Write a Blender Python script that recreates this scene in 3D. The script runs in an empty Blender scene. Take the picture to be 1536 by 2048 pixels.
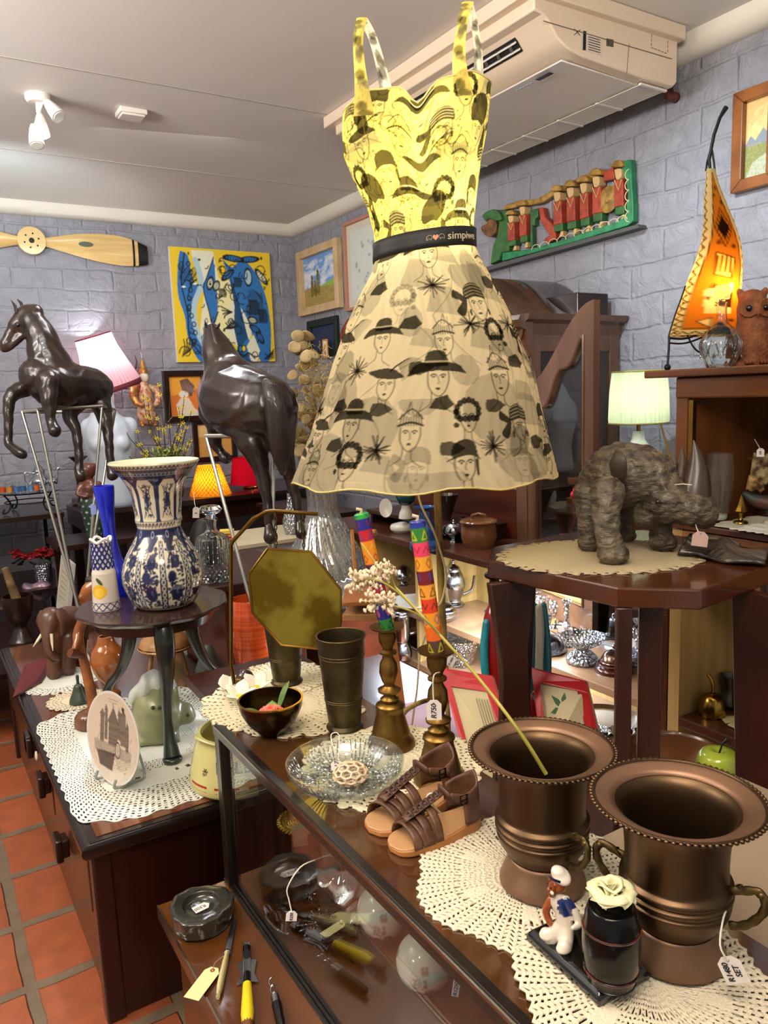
import bpy,bmesh,math,random
import numpy as np
from mathutils import Vector,Matrix,Euler
random.seed(7);RNG=np.random.RandomState(7)
PI=math.pi
SC=bpy.context.scene;COL=SC.collection
# ---- camera
FPX=1540.0;EYE=1.6
PSI=math.radians(31.7);PIT=math.radians(8.7);ROL=math.radians(2.1)
_fh=Vector((math.sin(PSI),math.cos(PSI),0));FW=(_fh*math.cos(PIT)-Vector((0,0,1))*math.sin(PIT))
_r0=Vector((math.cos(PSI),-math.sin(PSI),0));_u0=_r0.cross(FW)
RT=_r0*math.cos(ROL)-_u0*math.sin(ROL);UP=_r0*math.sin(ROL)+_u0*math.cos(ROL)
CAM=Vector((0,0,EYE))
cd=bpy.data.cameras.new('camera');cam=bpy.data.objects.new('camera',cd);COL.objects.link(cam)
cam.matrix_world=Matrix(((RT.x,UP.x,-FW.x,CAM.x),(RT.y,UP.y,-FW.y,CAM.y),(RT.z,UP.z,-FW.z,CAM.z),(0,0,0,1)))
cd.sensor_fit='VERTICAL';cd.sensor_height=36;cd.sensor_width=27;cd.lens=FPX/2048*36;cd.clip_start=0.02;cd.clip_end=60
SC.camera=cam
# ---- world, lights, exposure
SC.view_settings.view_transform='Standard';SC.view_settings.look='None'
SC.view_settings.gamma=1;SC.view_settings.use_curve_mapping=False
SC.view_settings.exposure=0.2
w=bpy.data.worlds.new('World');SC.world=w;w.use_nodes=True
w.node_tree.nodes['Background'].inputs[0].default_value=(0.66,0.61,0.56,1)
w.node_tree.nodes['Background'].inputs[1].default_value=0.62
cy=SC.cycles
cy.max_bounces=10;cy.diffuse_bounces=3;cy.glossy_bounces=4;cy.transmission_bounces=8;cy.transparent_max_bounces=24
cy.caustics_reflective=False;cy.caustics_refractive=False;cy.sample_clamp_indirect=4.0;cy.use_denoising=True;cy.blur_glossy=1.0
def light(kind,loc,energy,col=(1,1,1),size=.1,aim=None,sx=None,spot=None,blend=.6,name='lamp_light'):
 l=bpy.data.lights.new(name,kind);l.energy=energy;l.color=col
 if kind=='AREA':
  l.size=size
  if sx:l.shape='RECTANGLE';l.size_y=sx
 else:l.shadow_soft_size=size
 if spot:l.spot_size=math.radians(spot);l.spot_blend=blend
 o=bpy.data.objects.new(name,l);COL.objects.link(o);o.location=loc
 if aim is not None:o.rotation_euler=(Vector(aim)-Vector(loc)).to_track_quat('-Z','Y').to_euler()
 return o
light('AREA',(0.1,0.3,2.93),20,(1,.88,.72),.9,aim=(0.7,1.2,0.8),name='ceiling_light')
light('AREA',(-0.8,2.6,2.9),26,(1,.90,.80),.8,aim=(0.6,3.6,0.8),name='ceiling_light')
light('AREA',(1.3,3.9,2.92),22,(.95,.95,1.0),.7,aim=(1.4,4.4,0.8),name='ceiling_light')
light('SPOT',(0.55,2.9,2.85),120,(.80,.95,1),.04,aim=(0.68,2.15,.52),spot=26,name='spot_light')
light('SPOT',(0.0,2.0,2.9),80,(.85,.93,1),.05,aim=(0.75,6.0,2.2),spot=50,blend=1,name='spot_light')
light('SPOT',(1.3,1.9,2.9),125,(.80,.92,1),.05,aim=(2.95,2.0,1.9),spot=62,blend=1,name='spot_light')
light('AREA',(-1.7,2.6,2.35),185,(1,.95,.9),1.2,aim=(-1.5,2.7,3.0),name='ceiling_fill_light');light('AREA',(-.3,-.35,2.45),125,(1,.9,.8),1.0,aim=(-.1,-.2,3.0),name='ceiling_fill_light')  # unseen area lights facing up, added to brighten the ceiling
light('SPOT',(-0.9,0.2,2.6),36,(1,.87,.70),.1,aim=(.7,1.1,.6),spot=40,blend=1,name='spot_light')  # fill from camera left, added to brighten the front of the case
light('SPOT',(-.7,1.0,1.25),24,(1,.9,.78),.08,aim=(.75,1.0,.50),spot=40,blend=.8,name='spot_light')  # low unseen spot, added to brighten the things inside the case
light('SPOT',(.45,4.7,2.35),22,(.74,.92,1),.05,aim=(.65,5.5,3.0),spot=110,blend=1,name='ceiling_light')  # spot added below the ceiling, facing up, for a bluish glow on it
light('AREA',(2.12,2.35,.872),44,(.78,.88,1),1.4,aim=(2.12,2.35,.3),sx=.12,name='shelf_strip_light')
light('AREA',(2.14,2.35,.535),30,(.78,.88,1),1.4,aim=(2.14,2.35,.1),sx=.12,name='shelf_strip_light')
light('SPOT',(1.2,2.9,2.9),110,(.82,.91,1),.05,aim=(2.15,2.4,.6),spot=38,blend=.8,name='spot_light')  # extra spot added to brighten the silver on the display shelves
light('SPOT',(0.35,0.9,2.9),26,(1,.9,.74),.06,aim=(.75,1.1,.85),spot=48,blend=1,name='spot_light')
light('SPOT',(-0.25,2.6,2.9),30,(1,.9,.8),.06,aim=(.4,3.6,1.5),spot=50,blend=1,name='spot_light')
# ---- helpers: placing
def ray(x,y):return FW+RT*((x-768)/FPX)-UP*((y-1024)/FPX)
def P(x,y,d):return CAM+ray(x,y)*d
def S(x,y,z):q=ray(x,y);return CAM+q*((z-EYE)/q.z)
def WX(x,y,X):q=ray(x,y);return CAM+q*(X/q.x)
def WY(x,y,Y):q=ray(x,y);return CAM+q*(Y/q.y)
def dep(p):return(Vector(p)-CAM).dot(FW)
def K(p):return dep(p)/FPX
def az(p):return-math.atan2(p[0],p[1])
# ---- helpers: objects
def tag(o,label,cat,group=None):
 o['label']=label;o['category']=cat
 if group:o['group']=group
 return o
def thing(name,label,cat,loc,rz=None,group=None):
 o=bpy.data.objects.new(name,None);COL.objects.link(o);o.location=loc;o.empty_display_size=.05
 o.rotation_euler=(0,0,az(loc)if rz is None else rz)
 return tag(o,label,cat,group)
def dup(root,loc,rz=None,label=None,scale=None):
 r=root.copy();COL.objects.link(r);r.location=loc
 if rz is not None:r.rotation_euler=(0,0,rz)
 if label:r['label']=label
 if scale:r.scale=(scale,)*3
 for ch in list(root.children):
  c=ch.copy();COL.objects.link(c);c.parent=r
  for g in list(ch.children):
   e=g.copy();COL.objects.link(e);e.parent=c
 return r
def link_mesh(me,name,m,parent=None,smooth=40):
 if m is not None and not isinstance(m,(list,tuple)):m=[m]
 for q in(m or[]):me.materials.append(q)
 if smooth:
  me.polygons.foreach_set('use_smooth',[True]*len(me.polygons))
  if smooth<180:me.set_sharp_from_angle(angle=math.radians(smooth))
 o=bpy.data.objects.new(name,me);COL.objects.link(o)
 if parent:o.parent=parent
 return o
def struct(o):o['kind']='structure';return o
class B:
 def __init__(s):s.v=[];s.f=[];s.mi=[];s.cur=0;s.M=Matrix()
 def xf(s,loc=(0,0,0),rot=(0,0,0),sc=(1,1,1)):
  s.M=Matrix.Translation(loc)@Euler(rot).to_matrix().to_4x4()@Matrix.Diagonal((*sc,1));return s
 def add(s,vs,fs):
  n=len(s.v);s.v+=[tuple(s.M@Vector(p))for p in vs];s.f+=[tuple(i+n for i in f)for f in fs];s.mi+=[s.cur]*len(fs);return s
 def box(s,c,d,taper=1):
  x,y,z=c;a,b,h=d[0]/2,d[1]/2,d[2]/2;t=taper
  vs=[(x-a,y-b,z-h),(x+a,y-b,z-h),(x+a,y+b,z-h),(x-a,y+b,z-h),(x-a*t,y-b*t,z+h),(x+a*t,y-b*t,z+h),(x+a*t,y+b*t,z+h),(x-a*t,y+b*t,z+h)]
  return s.add(vs,[(3,2,1,0),(4,5,6,7),(0,1,5,4),(1,2,6,5),(2,3,7,6),(3,0,4,7)])
 def box2(s,lo,hi):return s.box([(lo[i]+hi[i])/2 for i in range(3)],[abs(hi[i]-lo[i])for i in range(3)])
 def lathe(s,prof,n=32,mod=None,cap=True,sx=1,sy=1):
  vs=[];fs=[];m=len(prof)
  for i,(r,z)in enumerate(prof):
   for k in range(n):
    a=2*PI*k/n;rr,zz=(r,z)if mod is None else mod(r,z,a,i)
    vs.append((rr*math.cos(a)*sx,rr*math.sin(a)*sy,zz))
  for i in range(m-1):
   for k in range(n):
    k2=(k+1)%n;fs.append((i*n+k,i*n+k2,(i+1)*n+k2,(i+1)*n+k))
  if cap:
   if prof[0][0]>1e-5:fs.append(tuple(range(n))[::-1])
   if prof[-1][0]>1e-5:fs.append(tuple((m-1)*n+k for k in range(n)))
  return s.add(vs,fs)
 def tube(s,pts,r,n=8,closed=False,flat=None):
  pts=[Vector(p)for p in pts];m=len(pts);R=r if isinstance(r,(list,tuple))else[r]*m
  vs=[];fs=[];up=None
  for i,p in enumerate(pts):
   if closed:t=pts[(i+1)%m]-pts[i-1]
   else:t=pts[min(i+1,m-1)]-pts[max(i-1,0)]
   if t.length<1e-9:t=Vector((0,0,1))
   t.normalize()
   if up is None:
    up=Vector((0,0,1))if abs(t.z)<.9 else Vector((1,0,0))
   a=t.cross(up)
   if a.length<1e-4:a=t.cross(Vector((0,1,0)))
   a.normalize();b=a.cross(t).normalized();up=b
   fa,fb=flat if flat else(1,1)
   for k in range(n):
    q=2*PI*k/n;vs.append(p+a*math.cos(q)*R[i]*fa+b*math.sin(q)*R[i]*fb)
  for i in range(m if closed else m-1):
   for k in range(n):
    k2=(k+1)%n;j=(i+1)%m;fs.append((i*n+k,j*n+k,j*n+k2,i*n+k2))
  if not closed:fs.append(tuple(range(n)));fs.append(tuple((m-1)*n+k for k in range(n))[::-1])
  return s.add(vs,fs)
 def ell(s,c,r,n=16,m=10,rot=(0,0,0)):
  if not isinstance(r,(tuple,list)):r=(r,r,r)
  E=Euler(rot).to_matrix();vs=[];fs=[];c=Vector(c)
  for i in range(m+1):
   t=PI*i/m
   for k in range(n):
    a=2*PI*k/n;vs.append(c+E@Vector((r[0]*math.sin(t)*math.cos(a),r[1]*math.sin(t)*math.sin(a),r[2]*math.cos(t))))
  for i in range(m):
   for k in range(n):
    k2=(k+1)%n;fs.append((i*n+k,(i+1)*n+k,(i+1)*n+k2,i*n+k2))
  return s.add(vs,fs)
 def prism(s,pts,t,axis='z',off=0):
  n=len(pts);vs=[]
  for e in(off,off+t):
   for a,b in pts:vs.append({'z':(a,b,e),'y':(a,e,b),'x':(e,a,b)}[axis])
  fs=[tuple(range(n))[::-1],tuple(range(n,2*n))]+[(i,(i+1)%n,(i+1)%n+n,i+n)for i in range(n)]
  return s.add(vs,fs)
 def grid(s,fn,nu,nv,wrapu=False,cond=None):
  vs=[];fs=[]
  for j in range(nv+1):
   for i in range(nu if wrapu else nu+1):vs.append(fn(i/nu,j/nv))
  w_=nu if wrapu else nu+1
  for j in range(nv):
   for i in range(nu):
    if cond and not cond(i,j):continue
    i2=(i+1)%w_ if wrapu else i+1;fs.append((j*w_+i,j*w_+i2,(j+1)*w_+i2,(j+1)*w_+i))
  return s.add(vs,fs)
 def build(s,name,m,parent=None,smooth=40,bev=0,solid=0,sub=0,fix=True):
  me=bpy.data.meshes.new(name);me.from_pydata(s.v,[],s.f)
  if fix:
   bm=bmesh.new();bm.from_mesh(me);bmesh.ops.recalc_face_normals(bm,faces=bm.faces);bm.to_mesh(me);bm.free()
  if len(me.polygons)==len(s.mi)and max(s.mi or[0])>0:me.polygons.foreach_set('material_index',s.mi)
  me.update()
  o=link_mesh(me,name,m,parent,smooth)
  if bev:
   q=o.modifiers.new('b','BEVEL');q.width=bev;q.segments=2;q.limit_method='ANGLE';q.angle_limit=math.radians(40)
  if solid:q=o.modifiers.new('s','SOLIDIFY');q.thickness=solid;q.offset=0
  if sub:q=o.modifiers.new('u','SUBSURF');q.levels=sub;q.render_levels=sub
  return o
def smooth_path(pts,k=6):
 pts=[Vector(p)for p in pts];out=[]
 for i in range(len(pts)-1):
  p0=pts[max(i-1,0)];p1=pts[i];p2=pts[i+1];p3=pts[min(i+2,len(pts)-1)]
  for j in range(k):
   t=j/k;out.append(.5*((2*p1)+(p2-p0)*t+(2*p0-5*p1+4*p2-p3)*t*t+(3*p1-p0-3*p2+p3)*t**3))
 out.append(pts[-1]);return out
def curve2(prof,k=5):
 q=smooth_path([(a,b,0)for a,b in prof],k);return[(max(0,p.x),p.y)for p in q]
def shell(outer,t):
 inner=[(max(0.0005,r-t),z+(t if i==0 else 0))for i,(r,z)in enumerate(outer)]
 inner=[(r,max(z,outer[0][1]+t))for r,z in inner]
 return[(0,outer[0][1])]+outer+inner[::-1]+[(0,outer[0][1]+t)]
def bake(o,mods):
 dg=bpy.context.evaluated_depsgraph_get();bpy.context.view_layer.update()
 me=bpy.data.meshes.new_from_object(o.evaluated_get(dg));old=o.data;o.modifiers.clear();o.data=me;bpy.data.meshes.remove(old)
 return o
def organic(name,b,vox,m,parent=None,it=6,fac=.5,disp=None):
 me=bpy.data.meshes.new(name);me.from_pydata(b.v,[],b.f)
 bm=bmesh.new();bm.from_mesh(me);bmesh.ops.recalc_face_normals(bm,faces=bm.faces);bm.to_mesh(me);bm.free()
 o=link_mesh(me,name,m,parent,0)
 q=o.modifiers.new('r','REMESH');q.mode='VOXEL';q.voxel_size=vox;q.use_smooth_shade=True
 q=o.modifiers.new('s','SMOOTH');q.iterations=it;q.factor=fac
 bpy.context.view_layer.update();bake(o,None)
 if disp:
  me=o.data;n=len(me.vertices);co=np.empty(n*3);me.vertices.foreach_get('co',co);co=co.reshape(-1,3)
  no=np.empty(n*3);me.vertices.foreach_get('normal',no);no=no.reshape(-1,3)
  co+=no*disp(co)[:,None];me.vertices.foreach_set('co',co.ravel());me.update()
 o.data.polygons.foreach_set('use_smooth',[True]*len(o.data.polygons))
 return o
def limb(b,pts,n=14):
 pp=smooth_path([p for p,r in pts],5);rr=smooth_path([(r,0,0)for p,r in pts],5)
 b.tube(pp,[max(.0008,q.x)for q in rr],n)
 b.ell(pts[0][0],pts[0][1]*.98,12,8);b.ell(pts[-1][0],pts[-1][1]*.98,12,8);return b
_fonts={}
def text(body,size,m,parent,loc=(0,0,0),rot=(PI/2,0,0),name='lettering',ext=.0004,align='CENTER',fn=None,shear=0,bold=0,sx=1):
 c=bpy.data.curves.new('t','FONT');c.body=body;c.size=size;c.extrude=ext;c.align_x=align;c.align_y='CENTER';c.shear=shear;c.offset=bold
 c.resolution_u=3
 o=bpy.data.objects.new(name,c);COL.objects.link(o);bpy.context.view_layer.update()
 me=bpy.data.meshes.new_from_object(o.evaluated_get(bpy.context.evaluated_depsgraph_get()))
 bpy.data.objects.remove(o);bpy.data.curves.remove(c)
 Mx=Matrix.Translation(loc)@Euler(rot).to_matrix().to_4x4()@Matrix.Diagonal((sx,1,1,1))
 for v in me.vertices:
  v.co=fn(v.co)if fn else Mx@v.co
 return link_mesh(me,name,m,parent,0)
# ---- helpers: materials
def lin(c):
 if isinstance(c,str):
  c=c.lstrip('#');c=c if len(c)==6 else ''.join(q+q for q in c);c=[int(c[i:i+2],16)/255 for i in(0,2,4)]
 return tuple(x/12.92 if x<=.04045 else((x+.055)/1.055)**2.4 for x in c[:3])
_m={}
def mat(name,col,rough=.5,metal=0,col2=None,ns=8,amt=1.0,det=3,bump=0,bs=40,stretch=(1,1,1),coat=0,spec=.5,trans=0,ior=1.45,em=0,emc=None,attr=None,sub=0,alpha=1,sheen=0,rough2=None,ramp=(.35,.65),bstretch=None):
 if name in _m:return _m[name]
 m=bpy.data.materials.new(name);_m[name]=m;m.use_nodes=True;nt=m.node_tree;N=nt.nodes;L=nt.links
 p=N['Principled BSDF'];a=(*lin(col),1);p.inputs['Base Color'].default_value=a
 p.inputs['Roughness'].default_value=rough;p.inputs['Metallic'].default_value=metal;p.inputs['IOR'].default_value=ior
 p.inputs['Specular IOR Level'].default_value=spec;p.inputs['Coat Weight'].default_value=coat;p.inputs['Coat Roughness'].default_value=.08
 p.inputs['Transmission Weight'].default_value=trans;p.inputs['Sheen Weight'].default_value=sheen
 if sub:p.inputs['Subsurface Weight'].default_value=sub;p.inputs['Subsurface Radius'].default_value=(.01,.006,.004)
 if em:p.inputs['Emission Strength'].default_value=em;p.inputs['Emission Color'].default_value=(*lin(emc or col),1)
 tc=N.new('ShaderNodeTexCoord')
 def noise(sc,st,d=3):
  mp=N.new('ShaderNodeMapping');mp.inputs['Scale'].default_value=st;L.new(tc.outputs['Object'],mp.inputs[0])
  n=N.new('ShaderNodeTexNoise');n.inputs['Scale'].default_value=sc;n.inputs['Detail'].default_value=d;L.new(mp.outputs[0],n.inputs[0]);return n
 src=None
 if attr:
  at=N.new('ShaderNodeAttribute');at.attribute_name='ink';src=at.outputs['Color']
 if col2 is not None:
  n=noise(ns,stretch,det);r=N.new('ShaderNodeMapRange');r.inputs[1].default_value=ramp[0];r.inputs[2].default_value=ramp[1];r.inputs[4].default_value=amt
  L.new(n.outputs[0],r.inputs[0]);mx=N.new('ShaderNodeMix');mx.data_type='RGBA';L.new(r.outputs[0],mx.inputs['Factor'])
  mx.inputs[6].default_value=a;mx.inputs[7].default_value=(*lin(col2),1)
  if src:L.new(src,mx.inputs[6])
  src=mx.outputs[2]
  if rough2 is not None:
   r2=N.new('ShaderNodeMapRange');r2.inputs[1].default_value=ramp[0];r2.inputs[2].default_value=ramp[1];r2.inputs[3].default_value=rough;r2.inputs[4].default_value=rough2
   L.new(n.outputs[0],r2.inputs[0]);L.new(r2.outputs[0],p.inputs['Roughness'])
 if src:L.new(src,p.inputs['Base Color'])
 if bump:
  n=noise(bs,bstretch or stretch,4);bp=N.new('ShaderNodeBump');bp.inputs['Strength'].default_value=min(1,bump);bp.inputs['Distance'].default_value=.004 if bump<=1 else .004*bump
  L.new(n.outputs[0],bp.inputs['Height']);L.new(bp.outputs[0],p.inputs['Normal'])
 return m
def wood(name,c1,c2,sc=14,stretch=(1,.12,1),rough=.3,coat=.25):
 return mat(name,c1,rough,0,c2,sc,1,5,.12,sc*4,stretch,coat,ramp=(.3,.7))
def thin_glass(name,tint=(1,1,1),gloss=.12,rough=.02,bump=0,bs=30,stretch=(1,1,1),white=0):
 if name in _m:return _m[name]
 m=bpy.data.materials.new(name);_m[name]=m;m.use_nodes=True;nt=m.node_tree;N=nt.nodes;L=nt.links;N.remove(N['Principled BSDF'])
 t=N.new('ShaderNodeBsdfTransparent');t.inputs[0].default_value=(*tint,1);g=N.new('ShaderNodeBsdfGlossy');g.inputs['Roughness'].default_value=rough
 lw=N.new('ShaderNodeLayerWeight');lw.inputs['Blend'].default_value=.5;pw=N.new('ShaderNodeMath');pw.operation='POWER';pw.inputs[1].default_value=4;L.new(lw.outputs['Facing'],pw.inputs[0]);mr=N.new('ShaderNodeMapRange');mr.inputs[3].default_value=gloss;mr.inputs[4].default_value=.9
 L.new(pw.outputs[0],mr.inputs[0]);mx=N.new('ShaderNodeMixShader');L.new(mr.outputs[0],mx.inputs[0]);L.new(t.outputs[0],mx.inputs[1]);L.new(g.outputs[0],mx.inputs[2])
 if bump:
  tc=N.new('ShaderNodeTexCoord');mp=N.new('ShaderNodeMapping');mp.inputs['Scale'].default_value=stretch;L.new(tc.outputs['Object'],mp.inputs[0])
  n=N.new('ShaderNodeTexVoronoi');n.inputs['Scale'].default_value=bs;L.new(mp.outputs[0],n.inputs[0]);bp=N.new('ShaderNodeBump');bp.inputs['Strength'].default_value=bump;bp.inputs['Distance'].default_value=.01
  L.new(n.outputs[0],bp.inputs['Height']);L.new(bp.outputs[0],g.inputs['Normal']);L.new(bp.outputs[0],lw.inputs['Normal'])
 out=mx
 if white:
  d=N.new('ShaderNodeBsdfDiffuse');m2=N.new('ShaderNodeMixShader');m2.inputs[0].default_value=white;L.new(mx.outputs[0],m2.inputs[1]);L.new(d.outputs[0],m2.inputs[2]);out=m2
 L.new(out.outputs[0],N['Material Output'].inputs[0]);return m
def shade_mat(name,col,attr=False,tr=.6,ns=0,col2=None,stretch=(1,1,1)):
 if name in _m:return _m[name]
 m=bpy.data.materials.new(name);_m[name]=m;m.use_nodes=True;nt=m.node_tree;N=nt.nodes;L=nt.links;N.remove(N['Principled BSDF'])
 d=N.new('ShaderNodeBsdfDiffuse');t=N.new('ShaderNodeBsdfTranslucent');mx=N.new('ShaderNodeMixShader');mx.inputs[0].default_value=tr
 for s in(d,t):s.inputs[0].default_value=(*lin(col),1)
 src=None
 if attr:a=N.new('ShaderNodeAttribute');a.attribute_name='ink';src=a.outputs['Color']
 if ns:
  tc=N.new('ShaderNodeTexCoord');mp=N.new('ShaderNodeMapping');mp.inputs['Scale'].default_value=stretch;L.new(tc.outputs['Object'],mp.inputs[0])
  n=N.new('ShaderNodeTexNoise');n.inputs['Scale'].default_value=ns;L.new(mp.outputs[0],n.inputs[0]);c=N.new('ShaderNodeMix');c.data_type='RGBA';L.new(n.outputs[0],c.inputs['Factor'])
  c.inputs[6].default_value=(*lin(col),1);c.inputs[7].default_value=(*lin(col2),1);
  if src:L.new(src,c.inputs[6])
  src=c.outputs[2]
 if src:L.new(src,d.inputs[0]);L.new(src,t.inputs[0])
 L.new(d.outputs[0],mx.inputs[1]);L.new(t.outputs[0],mx.inputs[2]);L.new(mx.outputs[0],N['Material Output'].inputs[0]);return m
# ---- helpers: drawing flat artwork as vertex colours
class Art:
 def __init__(s,w,h,bg):s.w=w;s.h=h;s.a=np.ones((h,w,3))*np.array(lin(bg));s.asp=w/h;s.wrap=False
 def _put(s,mask,x0,y0,col,al):
  c=np.array(lin(col));sub=s.a[y0:y0+mask.shape[0],x0:x0+mask.shape[1]];mk=(mask*al)[...,None];sub[:]=sub*(1-mk)+c*mk
 def _box(s,pts,pad):
  x=[p[0]for p in pts];y=[p[1]for p in pts]
  x0=max(0,int(min(x)-pad));x1=min(s.w,int(max(x)+pad)+2);y0=max(0,int(min(y)-pad));y1=min(s.h,int(max(y)+pad)+2);return x0,x1,y0,y1
 def poly(s,pts,col,al=1):
  q=[(a*s.w,(1-b)*s.h)for a,b in pts];x0,x1,y0,y1=s._box(q,1)
  if x1<=x0 or y1<=y0:return
  Y,X=np.mgrid[y0:y1,x0:x1]+.5;ins=np.zeros(X.shape,bool)
  for i in range(len(q)):
   (ax,ay),(bx,by)=q[i],q[i-1]
   if ay==by:continue
   c=((ay>Y)!=(by>Y))&(X<(bx-ax)*(Y-ay)/(by-ay)+ax);ins^=c
  s._put(ins.astype(float),x0,y0,col,al)
 def ell(s,cx,cy,rx,ry,col,al=1,rot=0,ring=0):
  px,py=cx*s.w,(1-cy)*s.h;a,b=max(.4,rx*s.h),max(.4,ry*s.h);R=max(a,b)+2;x0,x1,y0,y1=s._box([(px-R,py-R),(px+R,py+R)],0)
  if x1<=x0 or y1<=y0:return
  Y,X=np.mgrid[y0:y1,x0:x1]+.5;dx=X-px;dy=-(Y-py);u=(dx*math.cos(rot)+dy*math.sin(rot))/a;v=(-dx*math.sin(rot)+dy*math.cos(rot))/b;r=np.sqrt(u*u+v*v);mn=min(a,b)
  if ring:mk=np.clip(.5+ring*s.h/2-np.abs(r-1)*mn,0,1)
  else:mk=np.clip((1-r)*mn+.5,0,1)
  s._put(mk,x0,y0,col,al)
 def line(s,pts,wd,col,al=1,sm=0):
  if sm:pts=[(p.x,p.y)for p in smooth_path([(a,b,0)for a,b in pts],sm)]
  q=[(a*s.w,(1-b)*s.h)for a,b in pts];r=wd*s.h/2;x0,x1,y0,y1=s._box(q,r+1)
  if x1<=x0 or y1<=y0:return
  Y,X=np.mgrid[y0:y1,x0:x1]+.5;D=np.full(X.shape,1e9)
  for(ax,ay),(bx,by)in zip(q[:-1],q[1:]):
   dx,dy=bx-ax,by-ay;t=np.clip(((X-ax)*dx+(Y-ay)*dy)/max(1e-9,dx*dx+dy*dy),0,1);D=np.minimum(D,(X-ax-t*dx)**2+(Y-ay-t*dy)**2)
  s._put(np.clip(r+.5-np.sqrt(D),0,1),x0,y0,col,al)
 def samp(s,u,v):
  x=np.clip((u*s.w-.5),0,s.w-1);y=np.clip(((1-v)*s.h-.5),0,s.h-1);x0=x.astype(int);y0=y.astype(int);x1=np.minimum(x0+1,s.w-1);y1=np.minimum(y0+1,s.h-1);fx=(x-x0)[:,None];fy=(y-y0)[:,None]
  return(s.a[y0,x0]*(1-fx)+s.a[y0,x1]*fx)*(1-fy)+(s.a[y1,x0]*(1-fx)+s.a[y1,x1]*fx)*fy
def ink(me,art,uv):
 at=me.color_attributes.new('ink','FLOAT_COLOR','POINT');c=art.samp(np.array([p[0]for p in uv]),np.array([p[1]for p in uv]));at.data.foreach_set('color',np.hstack([c,np.ones((len(uv),1))]).astype(np.float32).ravel())
def painted(name,art,w,h,m,parent,loc=(0,0,0),bend=None):
 nu,nv=art.w,art.h;V=[];UV=[]
 for j in range(nv+1):
  for i in range(nu+1):
   u,v=i/nu,j/nv;p=((u-.5)*w,0,(v-.5)*h)if bend is None else bend(u,v);V.append((p[0]+loc[0],p[1]+loc[1],p[2]+loc[2]));UV.append((u,v))
 F=[(j*(nu+1)+i,j*(nu+1)+i+1,(j+1)*(nu+1)+i+1,(j+1)*(nu+1)+i)for j in range(nv)for i in range(nu)]
 me=bpy.data.meshes.new(name);me.from_pydata(V,[],F);ink(me,art,UV);return link_mesh(me,name,m,parent,180)
def painted_lathe(name,art,prof,m,parent,n=None,mod=None):
 n=n or art.w;cum=[0]
 for(a,b),(c,d)in zip(prof[:-1],prof[1:]):cum.append(cum[-1]+math.hypot(c-a,d-b))
 V=[];UV=[];F=[];hN=len(prof)
 for j,(r,z)in enumerate(prof):
  for i in range(n+1):
   a=2*PI*i/n-PI/2-PI;rr,zz=mod(r,z,a,j)if mod else(r,z);V.append((rr*math.cos(a),rr*math.sin(a),zz));UV.append((i/n,cum[j]/cum[-1]))
 for j in range(hN-1):
  for i in range(n):F.append((j*(n+1)+i,j*(n+1)+i+1,(j+1)*(n+1)+i+1,(j+1)*(n+1)+i))
 me=bpy.data.meshes.new(name);me.from_pydata(V,[],F);ink(me,art,UV);return link_mesh(me,name,m,parent,180)
def resample(prof,n):
 cum=[0]
 for(a,b),(c,d)in zip(prof[:-1],prof[1:]):cum.append(cum[-1]+math.hypot(c-a,d-b))
 out=[];j=0
 for i in range(n+1):
  t=cum[-1]*i/n
  while j<len(prof)-2 and cum[j+1]<t:j+=1
  k=(t-cum[j])/max(1e-9,cum[j+1]-cum[j]);out.append((prof[j][0]+(prof[j+1][0]-prof[j][0])*k,prof[j][1]+(prof[j+1][1]-prof[j][1])*k))
 return out
# ==== materials in common use
M_paint=mat('paint_white','#d8d2ca',.7)
M_brass=mat('brass_old','#8a6a34',.32,1,'#5c4420',9,.9,4,.15,60,rough2=.5)
M_brassd=mat('brass_dark','#6b5a3a',.42,1,'#3e321f',14,.9,5,.25,80,rough2=.6)
M_brassg=mat('brass_bright','#b08a3e',.22,1,'#7d6020',8,.7)
M_bronze=mat('bronze_bucket','#7d5c42',.30,1,'#5e4a34',4,.8,3,.05,30,rough2=.45)
M_silver=mat('silver','#c9ccd2',.16,1,'#8f949c',6,.5)
M_steel=mat('steel_bar','#b9b6ae',.3,1)
M_iron=mat('black_iron','#191715',.45,.6)
M_dwood=wood('dark_wood','#2a120b','#170a06',9)
M_mwood=wood('mahogany','#3c1a10','#220d08',8,(1,.12,1),.38,.1)
M_rwood=wood('reddish_wood','#5a2614','#34140a',8)
M_board=wood('sideboard_wood','#54301e','#33190f',7,(.15,1,1))
M_lwood=wood('light_wood','#b8895a','#8f6238',10,(1,1,.1),.45,.1)
M_oak=wood('oak','#9a6432','#6f4320',10,(1,1,.12),.4,.15)
M_walnut=wood('walnut','#7a4a2a','#4a2a16',8,(1,1,.1),.25,.4)
M_black=mat('black_gloss','#0c0b0c',.12,coat=.5)
M_blackm=mat('black_matt','#131110',.6)
M_white=mat('white_ceramic','#e6e0d6',.18,coat=.4)
M_tag=mat('tag_card','#efe6e2',.6)
M_tagc=mat('tag_cream','#e6dca0',.6)
M_ink=mat('ink_black','#0b0a0c',.5)
M_string=mat('string_white','#e4dccb',.8)
M_lace=mat('lace_cream','#e0d2b2',.85,bump=.6,bs=300)
M_lacew=mat('lace_white','#dfe0d4',.85,bump=.6,bs=300)
M_glass=mat('crystal','#f4f8f6',.02,trans=1,ior=1.48)
M_pane=thin_glass('pane',(.95,.97,.96),.03)
M_tg=thin_glass('thin_clear',(.95,.97,.96),.03,.03,white=.02)
M_tgf=thin_glass('thin_facet',(.82,.86,.88),.30,.06,.9,60)
M_tgs=thin_glass('thin_sparkle',(.80,.85,.90),.45,.10,1,90)
M_leather=mat('leather_horse','#1d1513',.28,0,'#33241c',12,.8,5,.25,50,coat=.3)
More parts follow.
